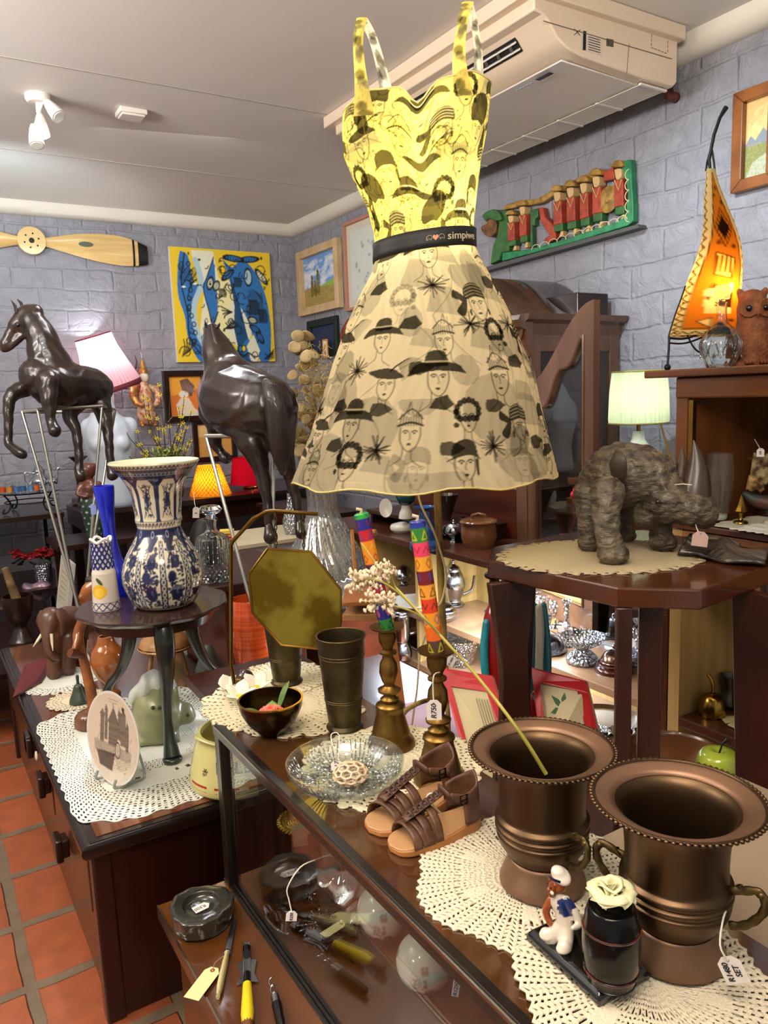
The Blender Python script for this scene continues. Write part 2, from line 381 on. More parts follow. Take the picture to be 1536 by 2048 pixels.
# ==== room shell
XW=2.95;YF=6.05;ZC=3.0
def brick_mat(name,col,col2):
 m=bpy.data.materials.new(name);m.use_nodes=True;N=m.node_tree.nodes;L=m.node_tree.links;p=N['Principled BSDF'];p.inputs['Roughness'].default_value=.55
 tc=N.new('ShaderNodeTexCoord');mp=N.new('ShaderNodeMapping');L.new(tc.outputs['UV'],mp.inputs[0])
 nz=N.new('ShaderNodeTexNoise');nz.inputs['Scale'].default_value=3;nz.inputs['Detail'].default_value=4;L.new(tc.outputs['UV'],nz.inputs[0])
 ad=N.new('ShaderNodeVectorMath');ad.operation='MULTIPLY_ADD';ad.inputs[1].default_value=(.07,.07,.0);L.new(nz.outputs['Color'],ad.inputs[0]);L.new(mp.outputs[0],ad.inputs[2])
 br=N.new('ShaderNodeTexBrick');br.inputs['Scale'].default_value=1;br.inputs['Brick Width'].default_value=.34;br.inputs['Row Height'].default_value=.145;br.inputs['Mortar Size'].default_value=.012;br.inputs['Mortar Smooth'].default_value=.8
 L.new(ad.outputs[0],br.inputs[0])
 n2=N.new('ShaderNodeTexNoise');n2.inputs['Scale'].default_value=11;n2.inputs['Detail'].default_value=8;n2.inputs['Roughness'].default_value=.6;n2.inputs['Distortion'].default_value=.8;L.new(tc.outputs['UV'],n2.inputs[0])
 ma=N.new('ShaderNodeMath');ma.operation='MULTIPLY_ADD';L.new(br.outputs['Fac'],ma.inputs[0]);ma.inputs[1].default_value=-.22;L.new(n2.outputs[0],ma.inputs[2])
 bp=N.new('ShaderNodeBump');bp.inputs['Distance'].default_value=.034;bp.inputs['Strength'].default_value=.8;L.new(ma.outputs[0],bp.inputs['Height']);L.new(bp.outputs[0],p.inputs['Normal'])
 mx=N.new('ShaderNodeMix');mx.data_type='RGBA';L.new(nz.outputs[0],mx.inputs['Factor']);mx.inputs[6].default_value=(*lin(col),1);mx.inputs[7].default_value=(*lin(col2),1);L.new(mx.outputs[2],p.inputs['Base Color'])
 return m
M_brick=brick_mat('painted_brick','#85868f','#94959d')
def wall(name,a,b,z0,z1):
 me=bpy.data.meshes.new(name);d=Vector((b[0]-a[0],b[1]-a[1],0));n=Vector((-d.y,d.x,0)).normalized()*.12
 A0=Vector((*a,0));B0=Vector((*b,0));vs=[]
 for o in(Vector(),n):
  for p,z in((A0,z0),(B0,z0),(B0,z1),(A0,z1)):vs.append((p.x+o.x,p.y+o.y,z))
 me.from_pydata(vs,[],[(0,1,2,3),(7,6,5,4),(0,4,5,1),(3,2,6,7),(1,5,6,2),(0,3,7,4)])
 uv=me.uv_layers.new(name='UVMap');w_=d.length
 for p in me.polygons:
  for li,vi in zip(p.loop_indices,p.vertices):
   q=Vector(vs[vi]);uv.data[li].uv=((q-A0).dot(d.normalized()),q.z)
 return struct(link_mesh(me,name,M_brick,None,0))
wall('wall_back',(-2.6,YF),(XW,YF),0,ZC);wall('wall_right',(XW,YF),(XW,-.6),0,ZC)
def tile_mat():
 m=bpy.data.materials.new('terracotta_tiles');m.use_nodes=True;N=m.node_tree.nodes;L=m.node_tree.links;p=N['Principled BSDF']
 tc=N.new('ShaderNodeTexCoord');mp=N.new('ShaderNodeMapping');mp.inputs['Location'].default_value=(-.145,.21,0);mp.inputs['Scale'].default_value=(1,1,1);L.new(tc.outputs['Object'],mp.inputs[0])
 nz=N.new('ShaderNodeTexNoise');nz.inputs['Scale'].default_value=6;L.new(tc.outputs['Object'],nz.inputs[0])
 ad=N.new('ShaderNodeVectorMath');ad.operation='MULTIPLY_ADD';ad.inputs[1].default_value=(.02,.02,0);L.new(nz.outputs['Color'],ad.inputs[0]);L.new(mp.outputs[0],ad.inputs[2])
 br=N.new('ShaderNodeTexBrick');br.offset=0;br.inputs['Scale'].default_value=1;br.inputs['Brick Width'].default_value=.33;br.inputs['Row Height'].default_value=.30;br.inputs['Mortar Size'].default_value=.019;br.inputs['Mortar Smooth'].default_value=.25
 L.new(ad.outputs[0],br.inputs[0]);br.inputs['Color1'].default_value=(*lin('#96502f'),1);br.inputs['Color2'].default_value=(*lin('#7e4228'),1);br.inputs['Mortar'].default_value=(*lin('#6a5a48'),1)
 n2=N.new('ShaderNodeTexNoise');n2.inputs['Scale'].default_value=14;n2.inputs['Detail'].default_value=6;L.new(tc.outputs['Object'],n2.inputs[0])
 mx=N.new('ShaderNodeMix');mx.data_type='RGBA';mx.blend_type='OVERLAY';mx.inputs['Factor'].default_value=.45;L.new(br.outputs['Color'],mx.inputs[6]);L.new(n2.outputs[0],mx.inputs[7]);L.new(mx.outputs[2],p.inputs['Base Color'])
 bp=N.new('ShaderNodeBump');bp.inputs['Distance'].default_value=.006;bp.invert=True;L.new(br.outputs['Fac'],bp.inputs['Height']);L.new(bp.outputs[0],p.inputs['Normal']);p.inputs['Roughness'].default_value=.42
 return m
struct(B().box2((-2.6,-.6,-.1),(XW+.12,YF+.12,0)).build('floor',tile_mat(),smooth=0))
M_ceil=mat('ceiling_paint','#dad6d0',.6,col2='#d4cfc8',ns=1)
struct(B().box2((-2.6,-.6,ZC),(XW+.12,YF+.12,ZC+.08)).build('ceiling',M_ceil,smooth=0))
M_seam=mat('seam_paint','#a49c92',.7)
for i,Y in enumerate((3.62,4.85)):
 struct(B().box2((-2.6,Y,ZC-.0025),(XW-.03,Y+.008,ZC+.001)).build('trim_%d'%(i+3),M_seam,smooth=0))
def cove(a,b,n):
 pr=[(0,0),(0,-.085),(.012,-.085)]+[(.012+.073*math.sin(t*PI/12),-.085+.073*(1-math.cos(t*PI/12)))for t in range(1,7)]+[(.085,0)]
 vs=[];m=len(pr)
 for p in(a,b):
  for u,z in pr:vs.append((p[0]+n[0]*u,p[1]+n[1]*u,ZC+z))
 return B().add(vs,[tuple(range(m)),tuple(range(m,2*m))[::-1]]+[(i,(i+1)%m,(i+1)%m+m,i+m)for i in range(m)])
M_corn=mat('cornice_paint','#d6d0c4',.5)
struct(cove((-2.6,YF),(XW,YF),(0,-1)).build('trim_1',M_corn));struct(cove((XW,YF),(XW,-.6),(-1,0)).build('trim_2',M_corn))
# ---- track lamp and sensor on the ceiling
k=S(75,190,ZC);k=Vector((k.x,k.y,ZC))
t=thing('ceiling_spotlight','white ceiling spotlight fitting with three swivel heads, one of them lit','lamp',k,0)
B().lathe([(0,0),(.055,0),(.055,-.02),(.045,-.035),(0,-.035)][::-1],24).build('ceiling_rose',M_paint,t)
q=K(k)
def rel(o,x,y,d=None):
 p=P(x,y,dep(o.location)if d is None else d);return p-Vector(o.location)
B().tube([(0,0,-.03),rel(t,78,226)],.012).build('stem',M_paint,t)
B().tube([rel(t,92,182),rel(t,78,226),rel(t,66,262)],.006).build('arm',M_paint,t)
M_bulb=mat('bulb_lit','#fff1d8',em=30)
for(a,b_,on)in(((90,200),(120,235),0),((79,228),(87,272),1),((66,250),(76,292),0)):
 A_=rel(t,*a);E_=rel(t,*b_);E_=E_+(_fh*-.01)
 h=B();h.tube([A_,A_.lerp(E_,.2),A_.lerp(E_,.55),E_],[.012,.02,.028,.034],16);hd=h.build('lamp_head',M_paint,t)
 dr=(E_-A_).normalized();B().tube([E_-dr*.002,E_+dr*.003],.026,16).build('bulb',M_bulb if on else mat('bulb_off','#d8d8d0',.2),hd)
k=S(262,222,ZC);t=thing('smoke_sensor','small square white sensor box on the ceiling beside the spotlights','sensor',(k.x,k.y,ZC),0)
B().box((0,0,-.012),(.13,.11,.024)).build('base',M_paint,t,bev=.004);B().box((0,0,-.028),(.11,.09,.01)).build('cover',M_paint,t,bev=.003)
# ==== things on the walls and ceiling
# ---- ceiling cassette air conditioner
t=thing('air_conditioner','beige ceiling air conditioner with louvre slot and dusty intake grille above the dress lamp','air conditioner',(2.4,2.17,ZC),0)
M_ac=mat('ac_beige','#d9c6ae',.35,coat=.2);M_acw=mat('ac_white','#dcd8d0',.3)
pr=[(2.80,-.0),(2.80,-.11),(2.80,-.205),(2.775,-.225),(2.60,-.222),(2.27,-.205),(2.19,-.19),(2.14,-.165),(2.10,-.12),(2.07,-.10),(2.03,-.095),(2.03,0)]
Ya,Yb=0,1.45
def ext(pr,y0,y1,b=None,sh=0):
 b=b or B();n=len(pr);vs=[(x-2.4,y0,z)for x,z in pr]+[(x-2.4,y1,z)for x,z in pr]
 return b.add(vs,[tuple(range(n)),tuple(range(n,2*n))[::-1]]+[(i,(i+1)%n,(i+1)%n+n,i+n)for i in range(n)])
ext(pr,0,1.45).build('housing',M_ac,t,smooth=25,bev=.006)
B().box2((-.41,-.03,-.055),(.41,1.5,-.001)).build('mounting_frame',M_ac,t,bev=.004)
b=B();b.box((0,.72,0),(.40,1.34,.006));o=b.build('front_panel',M_acw,t,bev=.003);o.location=(2.41-2.4,0,-.2165);o.rotation_euler=(0,math.radians(2.2),0)
g=B();
for i in range(7):g.box((0,.06+i*.225-.03,-.005),(.155,.012,.008))
for i in range(14):g.box((-.07+i*.0108,.72,-.004),(.0025,1.36,.004))
M_dust=mat('dusty_filter','#8f8468',.9,col2='#b0a78c',ns=30)
o=B().box((0,.72,0),(.16,1.36,.006)).build('intake_grille',M_dust,t);o.location=(.292,0,-.2265);o.rotation_euler=(0,.01,0)
o2=g.build('grille_bars',M_acw,o)
b=B();b.box((0,.74,0),(.055,1.15,.012));o=b.build('louvre_slot',M_blackm,t);o.location=(-.292,0,-.13);o.rotation_euler=(0,math.radians(42),0)
for e in(-.014,.014):B().box((e,.74,-.010),(.006,1.15,.006)).build('louvre_blade',M_acw,o)
g=B()
for i in range(16):g.prism([(-.02,.19+i*.072),(.02,.20+i*.072),(.02,.215+i*.072),(-.02,.205+i*.072)],.004,'z',-.012)
g.build('louvre_vanes',mat('vane_grey','#4c4a40',.6),o)
b=B();b.box((0,.165,0),(.022,.075,.002));o=b.build('display_window',mat('ac_display','#1c2f4c',.1),t);o.location=(-.165,0,-.222)
b=B();
for i in range(5):b.box((0,.235+i*.02,0),(.011,.012,.0015))
o=b.build('display_icons',mat('ac_icons','#a9b4d0',.5),t);o.location=(-.165,0,-.222)
def ymap(px,py):p=WY(px,py,2.17);return p.x-2.4,p.z-ZC
def plate(name,m,pts,parent,th=.0012):
 return B().prism([ymap(*q)for q in pts],-th,'y',0).build(name,m,parent,smooth=0)
lab=plate('rating_label',mat('ac_label','#cdbfae',.5),[(1162,62),(1206,76),(1204,112),(1160,98)],t);plate('label_bar',M_ink,[(1166,62),(1172,63),(1171,101),(1165,100)],lab,.0018)
for i in range(7):plate('label_print',M_ink,[(1176,68+i*5),(1200,75+i*5),(1200,76.5+i*5),(1176,69.5+i*5)],lab,.0018)
for i in range(6):plate('barcode',M_ink,[(1213+i*2.4,77+i*.5),(1214.2+i*2.4,77+i*.5),(1214.2+i*2.4,92+i*.5),(1213+i*2.4,92+i*.5)],lab,.0018)
b=B();q=[ymap(*p)for p in((1148,58),(1160,71))];q2=[ymap(*p)for p in((1160,60),(1148,70))]
for qq in(q,q2):b.tube([(qq[0][0],-.001,qq[0][1]),(qq[1][0],-.001,qq[1][1])],.0012,5)
b.build('waste_symbol',M_ink,lab)
b=B()
for a_,c_ in(((1304,52),(1302,95)),((1304,52),(1336,64)),((1336,64),(1335,108)),((1302,95),(1335,108))):
 x0,z0=ymap(*a_);x1,z1=ymap(*c_)
 for i in range(5):s0=i/5;s1=s0+.13;b.tube([(x0+(x1-x0)*s0,-.001,z0+(z1-z0)*s0),(x0+(x1-x0)*s1,-.001,z0+(z1-z0)*s1)],.0012,5)
b.build('knockout_outline',mat('seam_brown','#6a5646',.6),t)
b=B();x0,z0=ymap(1258,88);x1,z1=ymap(1253,148);b.tube([(x0,-.001,z0),(x1,-.001,z1)],.0012,5);x0,z0=ymap(1086,42);x1,z1=ymap(1343,118);b.tube([(x0,-.001,z0),(x1,-.001,z1)],.0016,5)
b.build('panel_seams',mat('seam_brown','#6a5646',.6),t)
tag(B().tube([(2.84,2.30,2.93),(2.86,2.28,2.86),(2.90,2.285,2.80),(2.955,2.29,2.80)],.022,10).build('drain_pipe',mat('pipe_pink','#7a3a34',.6,col2='#3a1c18',ns=30),None),'short pink pipe running from the air conditioner into the wall','pipe')
# ---- framed pictures
def framed(name,label,c,w_,h_,rz,fw,fm,art,depth=.03,mat_w=0,mat_m=None,group=None,tilt=0):
 t=thing(name,label,'picture',c,rz,group);t.rotation_euler.x=tilt
 b=B()
 for s in(-1,1):
  b.prism([(s*w_/2,-h_/2),(s*w_/2,h_/2),(s*(w_/2-fw),h_/2-fw),(s*(w_/2-fw),-h_/2+fw)],-depth,'y',0)
  b.prism([(-w_/2,s*h_/2),(w_/2,s*h_/2),(w_/2-fw,s*(h_/2-fw)),(-w_/2+fw,s*(h_/2-fw))],-depth,'y',0)
 b.build('frame',fm,t,bev=.004,smooth=0)
 B().box((0,-.004,0),(w_-fw,.006,h_-fw)).build('mount',mat_m or M_white,t)
 if art is not None:painted('artwork',art,w_-2*fw-2*mat_w,h_-2*fw-2*mat_w,MA['paint'],t,(0,-.0085,0))
 return t
MA={'paint':mat('art_paint','#ffffff',.45,attr=1),'gloss':mat('art_gloss','#ffffff',.12,attr=1,coat=.4),'matt':mat('art_matt','#ffffff',.75,attr=1)}
def onright(px):
 q=[WX(x,y,XW)for x,y in px];yc=sum(p.y for p in q)/4;zc=sum(p.z for p in q)/4
 return(XW-.002,yc,zc),(q[0].y+q[3].y-q[1].y-q[2].y)/2,(q[0].z+q[1].z-q[2].z-q[3].z)/2
def abstract():
 a=Art(200,216,'#e3c32a');K1='#0d1416';bl='#2e6fae';db='#17486f';lb='#a9c6cf';wh='#dfe0c4'
 rs=np.random.RandomState(3)
 a.poly([(.2,.98),(.3,.6),(.2,.1),(.32,0),(.5,0),(.5,.5),(.42,.98)],wh);a.ell(.5,.45,.17,.3,'#e9e2a4');a.ell(.64,.35,.12,.22,wh)
 a.poly([(p.x,p.y)for p in smooth_path([(.1,.97,0),(.17,.93,0),(.2,.75,0),(.26,.62,0),(.2,.5,0),(.18,.3,0),(.3,.1,0),(.38,0,0),(.22,0,0),(.12,.2,0),(.1,.4,0),(.05,.6,0),(.07,.85,0),(.1,.97,0)],5)],bl)
 a.line([(.24,.9),(.28,.7),(.2,.5),(.2,.3),(.3,.1)],.05,lb,1,6);a.line([(.14,.95),(.09,.7),(.13,.45),(.14,.2),(.3,.0)],.012,K1,1,6)
 a.poly([(p.x,p.y)for p in smooth_path([(.42,.93,0),(.34,.75,0),(.3,.65,0),(.33,.5,0),(.36,.32,0),(.42,.42,0),(.43,.6,0),(.42,.93,0)],5)],bl);a.line([(.42,.93),(.34,.75),(.3,.65),(.34,.45),(.37,.33),(.43,.45)],.01,K1,1,6)
 a.poly([(p.x,p.y)for p in smooth_path([(.5,.93,0),(.6,.85,0),(.7,.92,0),(.82,.84,0),(.93,.62,0),(.97,.3,0),(.93,0,0),(.84,0,0),(.78,.2,0),(.72,.4,0),(.6,.6,0),(.55,.8,0),(.5,.93,0)],5)],bl)
 a.poly([(.57,.8),(.66,.5),(.72,.22),(.62,.08),(.58,.3),(.6,.5)],db);a.poly([(.6,.1),(.72,.22),(.8,.1),(.72,0),(.6,0)],bl);a.poly([(.7,.14),(.78,.25),(.84,.1),(.8,0),(.74,0)],wh)
 a.ell(.76,.77,.035,.075,lb);a.ell(.76,.77,.035,.075,K1,1,0,.01)
 for k in range(22):a.line([(.74+.02*math.sin(k),.64-k*.012),(.80+.05*math.sin(k*.3),.66-k*.013),(.9,.6-k*.011)],.005,K1,1,3)
 for c in((.78,.93,.8,.12),(.62,.93,.8,-.1),(.9,.78,.7,-.9),(.55,.78,.6,.7),(.8,.3,.5,-.6),(.85,.22,.5,-1.1),(.78,.38,.4,-.3),(.37,.7,.5,1.3),(.43,.68,.4,1.2)):
  a.ell(c[0],c[1],.11*c[2],.026,wh if rs.rand()<.5 else bl,1,c[3]);a.ell(c[0],c[1],.11*c[2],.026,K1,1,c[3],.011)
  for q in range(5):e=(q-2)*.035*c[2];a.line([(c[0]+e*math.cos(c[3])-.012*math.sin(c[3]),c[1]+e*math.sin(c[3])+.012*math.cos(c[3])),(c[0]+e*math.cos(c[3])+.012*math.sin(c[3]),c[1]+e*math.sin(c[3])-.012*math.cos(c[3]))],.006,K1)
 for i in range(9):y0=.82-i*.012;a.line([(.08+j*.02,y0+.012*math.sin(j*2+i))for j in range(9)],.006,K1,1,3)
 a.line([(.1,.68),(.14,.72),(.19,.7),(.24,.73)],.012,K1,1,4);a.ell(.11,.66,.018,.008,'#e8f0ee');a.ell(.22,.69,.02,.008,'#e8f0ee');a.line([(.17,.66),(.14,.56),(.17,.55),(.18,.57)],.009,K1,1,3);a.line([(.12,.46),(.16,.45)],.012,K1)
 for i in range(70):
  x,y=rs.rand()*.94+.03,rs.rand()*.94+.03
  if(y>.6 and x<.55)or x>.88 or(.36<x<.5)or y<.1:a.ell(x,y,.004+.012*rs.rand()**2,.004+.014*rs.rand()**2,K1)
 for i in range(16):
  x,y=.24+rs.rand()*.12,.08+rs.rand()*.3;a.line([(x,y),(x+.02,y+.03),(x+.03,y),(x+.01,y-.02),(x,y+.01)],.006,K1,1,4)
 for i in range(5):a.line([(.05+i*.015,.05+i*.01),(.08+i*.02,.14),(.07+i*.03,.2)],.01,K1,1,3);a.line([(.88+i*.02,.02),(.93+i*.012,.05+i*.012),(.99,.03+i*.02)],.01,K1,1,3)
 for i in range(7):a.line([(.49+.01*i,.3),(.52+.016*i,.36-abs(3-i)*.012),(.50+.02*i,.38-abs(3-i)*.01)],.012,K1,1,3)
 for i in range(4):a.line([(.57,.45),(.5,.48-i*.02),(.46+.01*i,.5-i*.035)],.012,K1,1,3)
 a.poly([(.6,.07),(.64,.1),(.68,.06),(.74,.07),(.7,.03),(.76,.0),(.62,0)],db);a.line([(.6,.1),(.66,.05),(.72,.08),(.78,.03)],.014,K1,1,3);a.ell(.67,.12,.02,.03,'#e3c32a');a.ell(.67,.12,.02,.03,K1,1,0,.008)
 for i in range(46):
  x,y=.08+.86*rs.rand(),.04+.9*rs.rand();s=.012+.02*rs.rand();t_=rs.rand()*6
  a.line([(x+s*(1+q*.18)*math.cos(t_+q*.8),y+s*(1+q*.18)*math.sin(t_+q*.8))for q in range(3+rs.randint(6))],.009,K1,1,3)
 for(x,y,h,n)in((.8,.5,.13,7),(.66,.72,.08,5),(.5,.62,.07,5),(.9,.42,.12,6),(.33,.2,.08,5)):
  for q in range(n):a.line([(x-.05+q*.016,y-h/2),(x-.04+q*.016,y),(x-.05+q*.014,y+h/2)],.011,K1,1,3)
 for q in range(10):a.ell(.17+.02*math.sin(q),.86-.075*q,.016,.02,K1,1,0,.009)
 return a
p0=WY(335,492,YF);p1=WY(535,510,YF);p2=WY(355,725,YF)
w_=p1.x-p0.x;h_=(p0.z+p1.z)/2-p2.z
t=thing('abstract_painting','large unframed blue and yellow abstract canvas with black outlines on the far wall','painting',((p0.x+p1.x)/2,YF-.002,p2.z+h_/2),0)
B().box((0,-.018,0),(w_,.034,h_)).build('canvas',mat('canvas_white','#e8e6e0',.7),t);painted('artwork',abstract(),w_,h_,MA['paint'],t,(0,-.0365,0))
def landscape(w_,h_,sky,kind):
 a=Art(w_,h_,sky);rs=np.random.RandomState(kind)
 for i in range(60):a.ell(rs.rand(),.4+rs.rand()*.5,.03+.07*rs.rand(),.02+.05*rs.rand(),'#e6e9ee' if kind==1 else '#e8c88a',.45)
 hz=.38 if kind==1 else .45
 a.poly([(0,hz),(.3,hz+.02),(.6,hz-.02),(1,hz+.06),(1,0),(0,0)],'#a08a4c' if kind==1 else '#7f8a52')
 if kind==2:a.poly([(0,.45),(.2,.56),(.4,.48),(.7,.62),(1,.5),(1,.42),(0,.42)],'#7d8a93');a.poly([(0,.0),(.3,.2),(.8,.28),(1,.2),(1,0)],'#aab6a4')
 for i in range(400):y=rs.rand()*hz;a.ell(rs.rand(),y,.012,.006,('#6b6a2e','#b89d5a','#7a8b3a','#c4a86e')[rs.randint(4)],.7)
 if kind==1:
  a.poly([(.5,hz),(1,hz+.09),(1,hz-.04),(.5,hz-.03)],'#8fb04a')
  for cx,top,wd in((.24,.62,.05),(.42,.70,.07),(.33,.5,.06)):
   for i in range(120):f=rs.rand();a.ell(cx+(rs.rand()-.5)*wd*(1.6-f),.22+f*(top-.22),.012,.02,('#6b5a20','#4c5020','#8b7a30')[rs.randint(3)],.8)
 return a
c,w_,h_=onright([(601,511),(682,472),(690,608),(609,640)])
framed('landscape_painting','landscape of two cypresses under a cloudy blue sky in a cream frame',c,w_,h_,-PI/2,w_*.085,mat('cream_frame','#cdb28a',.5,col2='#b89a70'),landscape(90,120,'#6f9bd0',1),.05,0)
c,w_,h_=onright([(690,452),(744,424),(752,600),(700,634)])
a=Art(60,110,'#c8cfc6');rs=np.random.RandomState(5)
for i in range(26):x,y=rs.rand()*.7+.15,rs.rand()*.8+.1;a.ell(x,y,.008+.012*rs.rand(),.01+.02*rs.rand(),'#6d7f90',.7)
framed('botanical_print','tall pale print of small grey sprigs in a thin pink frame',(c[0],c[1]-.15,c[2]),w_+.3,h_,-PI/2,.022,mat('pink_frame','#b07a62',.5),a,.03,.05,mat('mount_cream','#c9c2b0',.7))
c,w_,h_=onright([(619,648),(677,626),(683,702),(624,724)])
framed('dark_green_frame_picture','small dark blue picture in a dark green frame below the landscape',c,w_,h_,-PI/2,.055,mat('green_frame','#182018',.4),None,.03,0,mat('mount_navy','#26304e',.6))
a=Art(24,36,'#e6dcc8');a.ell(.5,.62,.2,.2,'#e0a020');a.poly([(.3,.05),(.7,.05),(.62,.4),(.38,.4)],'#a02a2a')
q=WX(652,697,XW-.06);framed('orange_card','tiny orange framed flower card hanging before the dark blue picture',(XW-.06,q.y,q.z),.085,.145,-PI/2,.014,mat('orange_frame','#c8802a',.5),a,.01)
a=landscape(70,110,'#d8b070',2);c,w_,h_=onright([(1467,203),(1560,150),(1575,352),(1480,398)])
framed('river_landscape','river and mountain landscape under a yellow sky in a brown wooden frame',c,w_,h_,-PI/2,.045,mat('brown_frame','#8a5222',.35,col2='#6b3a14',coat=.3),a,.035)
a=Art(60,90,'#d8782a');a.poly([(0,.5),(1,.7),(1,1),(0,1)],'#e8a038');a.poly([(.25,.0),(.2,.3),(.4,.5),(.6,.45),(.75,.2),(.95,.05),(.9,0)],'#e6d4bc');a.poly([(.35,.9),(.6,.95),(.8,.75),(.7,.5),(.5,.5),(.4,.7)],'#6b4a3a');a.ell(.45,.55,.1,.09,'#e8dccb')
for i in range(30):x=.4+.35*rs.rand();a.line([(x,.9-.2*rs.rand()),(x+.1,.6)],.008,'#8a7068')
p0=WY(325,746,YF);p1=WY(404,838,YF)
framed('rider_picture','orange picture of a white figure with wild dark hair in a black frame',((p0.x+p1.x)/2+.02,YF-.002,(p0.z+p1.z)/2),p1.x-p0.x+.06,p0.z-p1.z+.03,0,.045,M_dwood,a,.04)
a=Art(40,50,'#d8a050');a.ell(.5,.3,.2,.15,'#c86a5a');a.poly([(0,.6),(1,.7),(1,1),(0,1)],'#e8c080')
p0=WY(388,855,YF);framed('still_life_picture','warm orange still life in a black frame behind the second horse',(p0.x+.16,YF-.002,p0.z-.11),.36,.34,0,.04,M_dwood,a,.03)
c=WY(60,485,YF);t=thing('wooden_propeller','pale wooden aircraft propeller with black tip hung on the far wall','propeller',(c.x,YF-.05,c.z),0)
M_prop=mat('prop_wood','#d9bd80',.35,0,'#c4a060',6,1,4,0,40,(.3,1,4),.4)
b=B();L_=.80
def blade(sgn,x0,x1,b):
 n=26;vs=[];fs=[]
 for i in range(n+1):
  x=x0+(x1-x0)*i/n;f=x/L_;cw=.032+.072*math.sin(min(1,max(0,(f-.12)/.6))*PI/2)*(1 if f<.72 else 1-((f-.72)/.28)**2*.55);tw=.9-.75*f;th=.022*(1-.6*f)
  for q in range(12):
   a_=2*PI*q/12;u,v=cw*math.cos(a_),th*math.sin(a_)
   vs.append((sgn*x,-(u*math.sin(tw)*.3+v)*1,u*math.cos(tw*.5)-.012*f*4*f))
 for i in range(n):
  for q in range(12):fs.append((i*12+q,i*12+(q+1)%12,(i+1)*12+(q+1)%12,(i+1)*12+q))
 fs+=[tuple(range(12)),tuple(n*12+q for q in range(12))[::-1]];b.add(vs,fs)
for s in(-1,1):b=B();blade(s,.03,.73,b);b.build('blade',M_prop,t)
for s in(-1,1):b=B();blade(s,.73,.80,b);b.build('blade_tip',mat('prop_black','#15130f',.35),t);b=B();blade(s,.69,.705,b);b.xf((0,-.001,0),(0,0,0),(1,1.05,1.03));b2=B();b2.v=[(x,y*1.06-.0006,z*1.02)for x,y,z in b.v];b2.f=b.f;b2.mi=b.mi;b2.build('tip_band',mat('prop_black','#15130f',.35),t)
b=B();b.lathe([(0,-.03),(.088,-.03),(.092,-.02),(.092,.03),(0,.03)],32);o=b.build('hub',M_prop,t);o.rotation_euler.x=PI/2
b=B();b.lathe([(.06,-.002),(.064,0),(.06,.002)],32,cap=False)
b2=B();b2.lathe([(0,-.001),(.018,-.001),(.018,.001),(0,.001)],16)
for i in range(6):a_=i*PI/3+.3;b2.xf((.048*math.cos(a_),.048*math.sin(a_),0));b2.lathe([(0,-.001),(.006,-.001),(.006,.001),(0,.001)],10)
o=b2.build('bolt_holes',M_blackm,t);o.rotation_euler.x=PI/2;o.location.y=-.031
o=B().lathe([(0,-.002),(1,-.002),(1,.002),(0,.002)],24).build('maker_decal',mat('decal_green','#4c5a44',.4),t);o.scale=(.05,.018,1);o.rotation_euler.x=PI/2;o.location=(.36,-.020,0)
# ---- carved and painted dragon-boat panel on the right wall
def wr(px,py):p=WX(px,py,XW);return-p.y,p.z
c=WX(1140,450,XW);t=thing('carved_soldier_panel','carved wooden wall panel of red coated soldiers riding a green dragon','wall carving',(XW-.002,c.y,c.z),-PI/2)
def lx(px,py):u,v=wr(px,py);return u+c.y,v-c.z
def cut(name,m,pts,th=.03,off=-.005,parent=t,bev=.004,sm=0):
 q=[lx(*p)for p in pts]
 if sm:q=[(p.x,p.y)for p in smooth_path([(a,b,0)for a,b in q+[q[0]]],sm)][:-1]
 return B().prism(q,-th,'y',off).build(name,m,parent,bev=bev)
def cz(x,y):return(960+x/4.518,280+y/4.518)
M_gr=mat('carve_green','#3a6a34',.5,col2='#24502a',ns=20);M_gb=mat('carve_teal','#2e8a5a',.4,col2='#1e6a44',ns=20);M_rd=mat('carve_red','#b0482e',.5,col2='#8a3020',ns=25);M_gd=mat('carve_gold','#b08a40',.4,col2='#7a5a20',ns=25);M_fc=mat('carve_face','#c8a874',.5)
cut('body_base',M_gb,[cz(*q)for q in((250,1100),(250,1020),(520,990),(850,890),(1250,760),(1370,700),(1390,500),(1370,350),(1330,250),(1340,200),(1420,185),(1425,350),(1440,600),(1440,740),(1390,780),(900,930))],.035)
b=B()
for i in range(11):x,z=lx(*cz(560+i*78,990-i*25));b.tube([(x+.032*math.cos(a_),-.042,z+.022*math.sin(a_))for a_ in[j*PI/6 for j in range(7)]],.0022,5)
for i in range(5):x,z=lx(*cz(1405,700-i*95));b.tube([(x+.022*math.cos(a_),-.042,z+.022*math.sin(a_))for a_ in[j*PI/6+PI/2 for j in range(7)]],.0022,5)
b.build('scale_lines',mat('carve_cream','#d8cba0',.5),t)
cut('dragon_neck',M_gr,[cz(*q)for q in((150,1130),(170,980),(215,860),(230,760),(200,690),(170,640),(240,640),(300,640),(310,800),(320,1010),(255,1020),(230,1090))],.04)
cut('dragon_head',mat('carve_brown','#7a5028',.5,col2='#4a3018',ns=30),[cz(*q)for q in((95,690),(130,670),(170,700),(215,740),(215,820),(180,880),(120,870),(80,820),(90,780),(130,760))],.05,sm=3)
cut('dragon_crest',M_gr,[cz(*q)for q in((100,690),(150,650),(230,640),(280,720),(230,740),(170,720),(130,740))],.06,sm=3)
sold=[(345,690,1000,60),(450,610,975,60),(765,480,880,75),(885,440,860,75),(1005,400,835,75),(1120,340,800,80),(1320,270,740,80)]
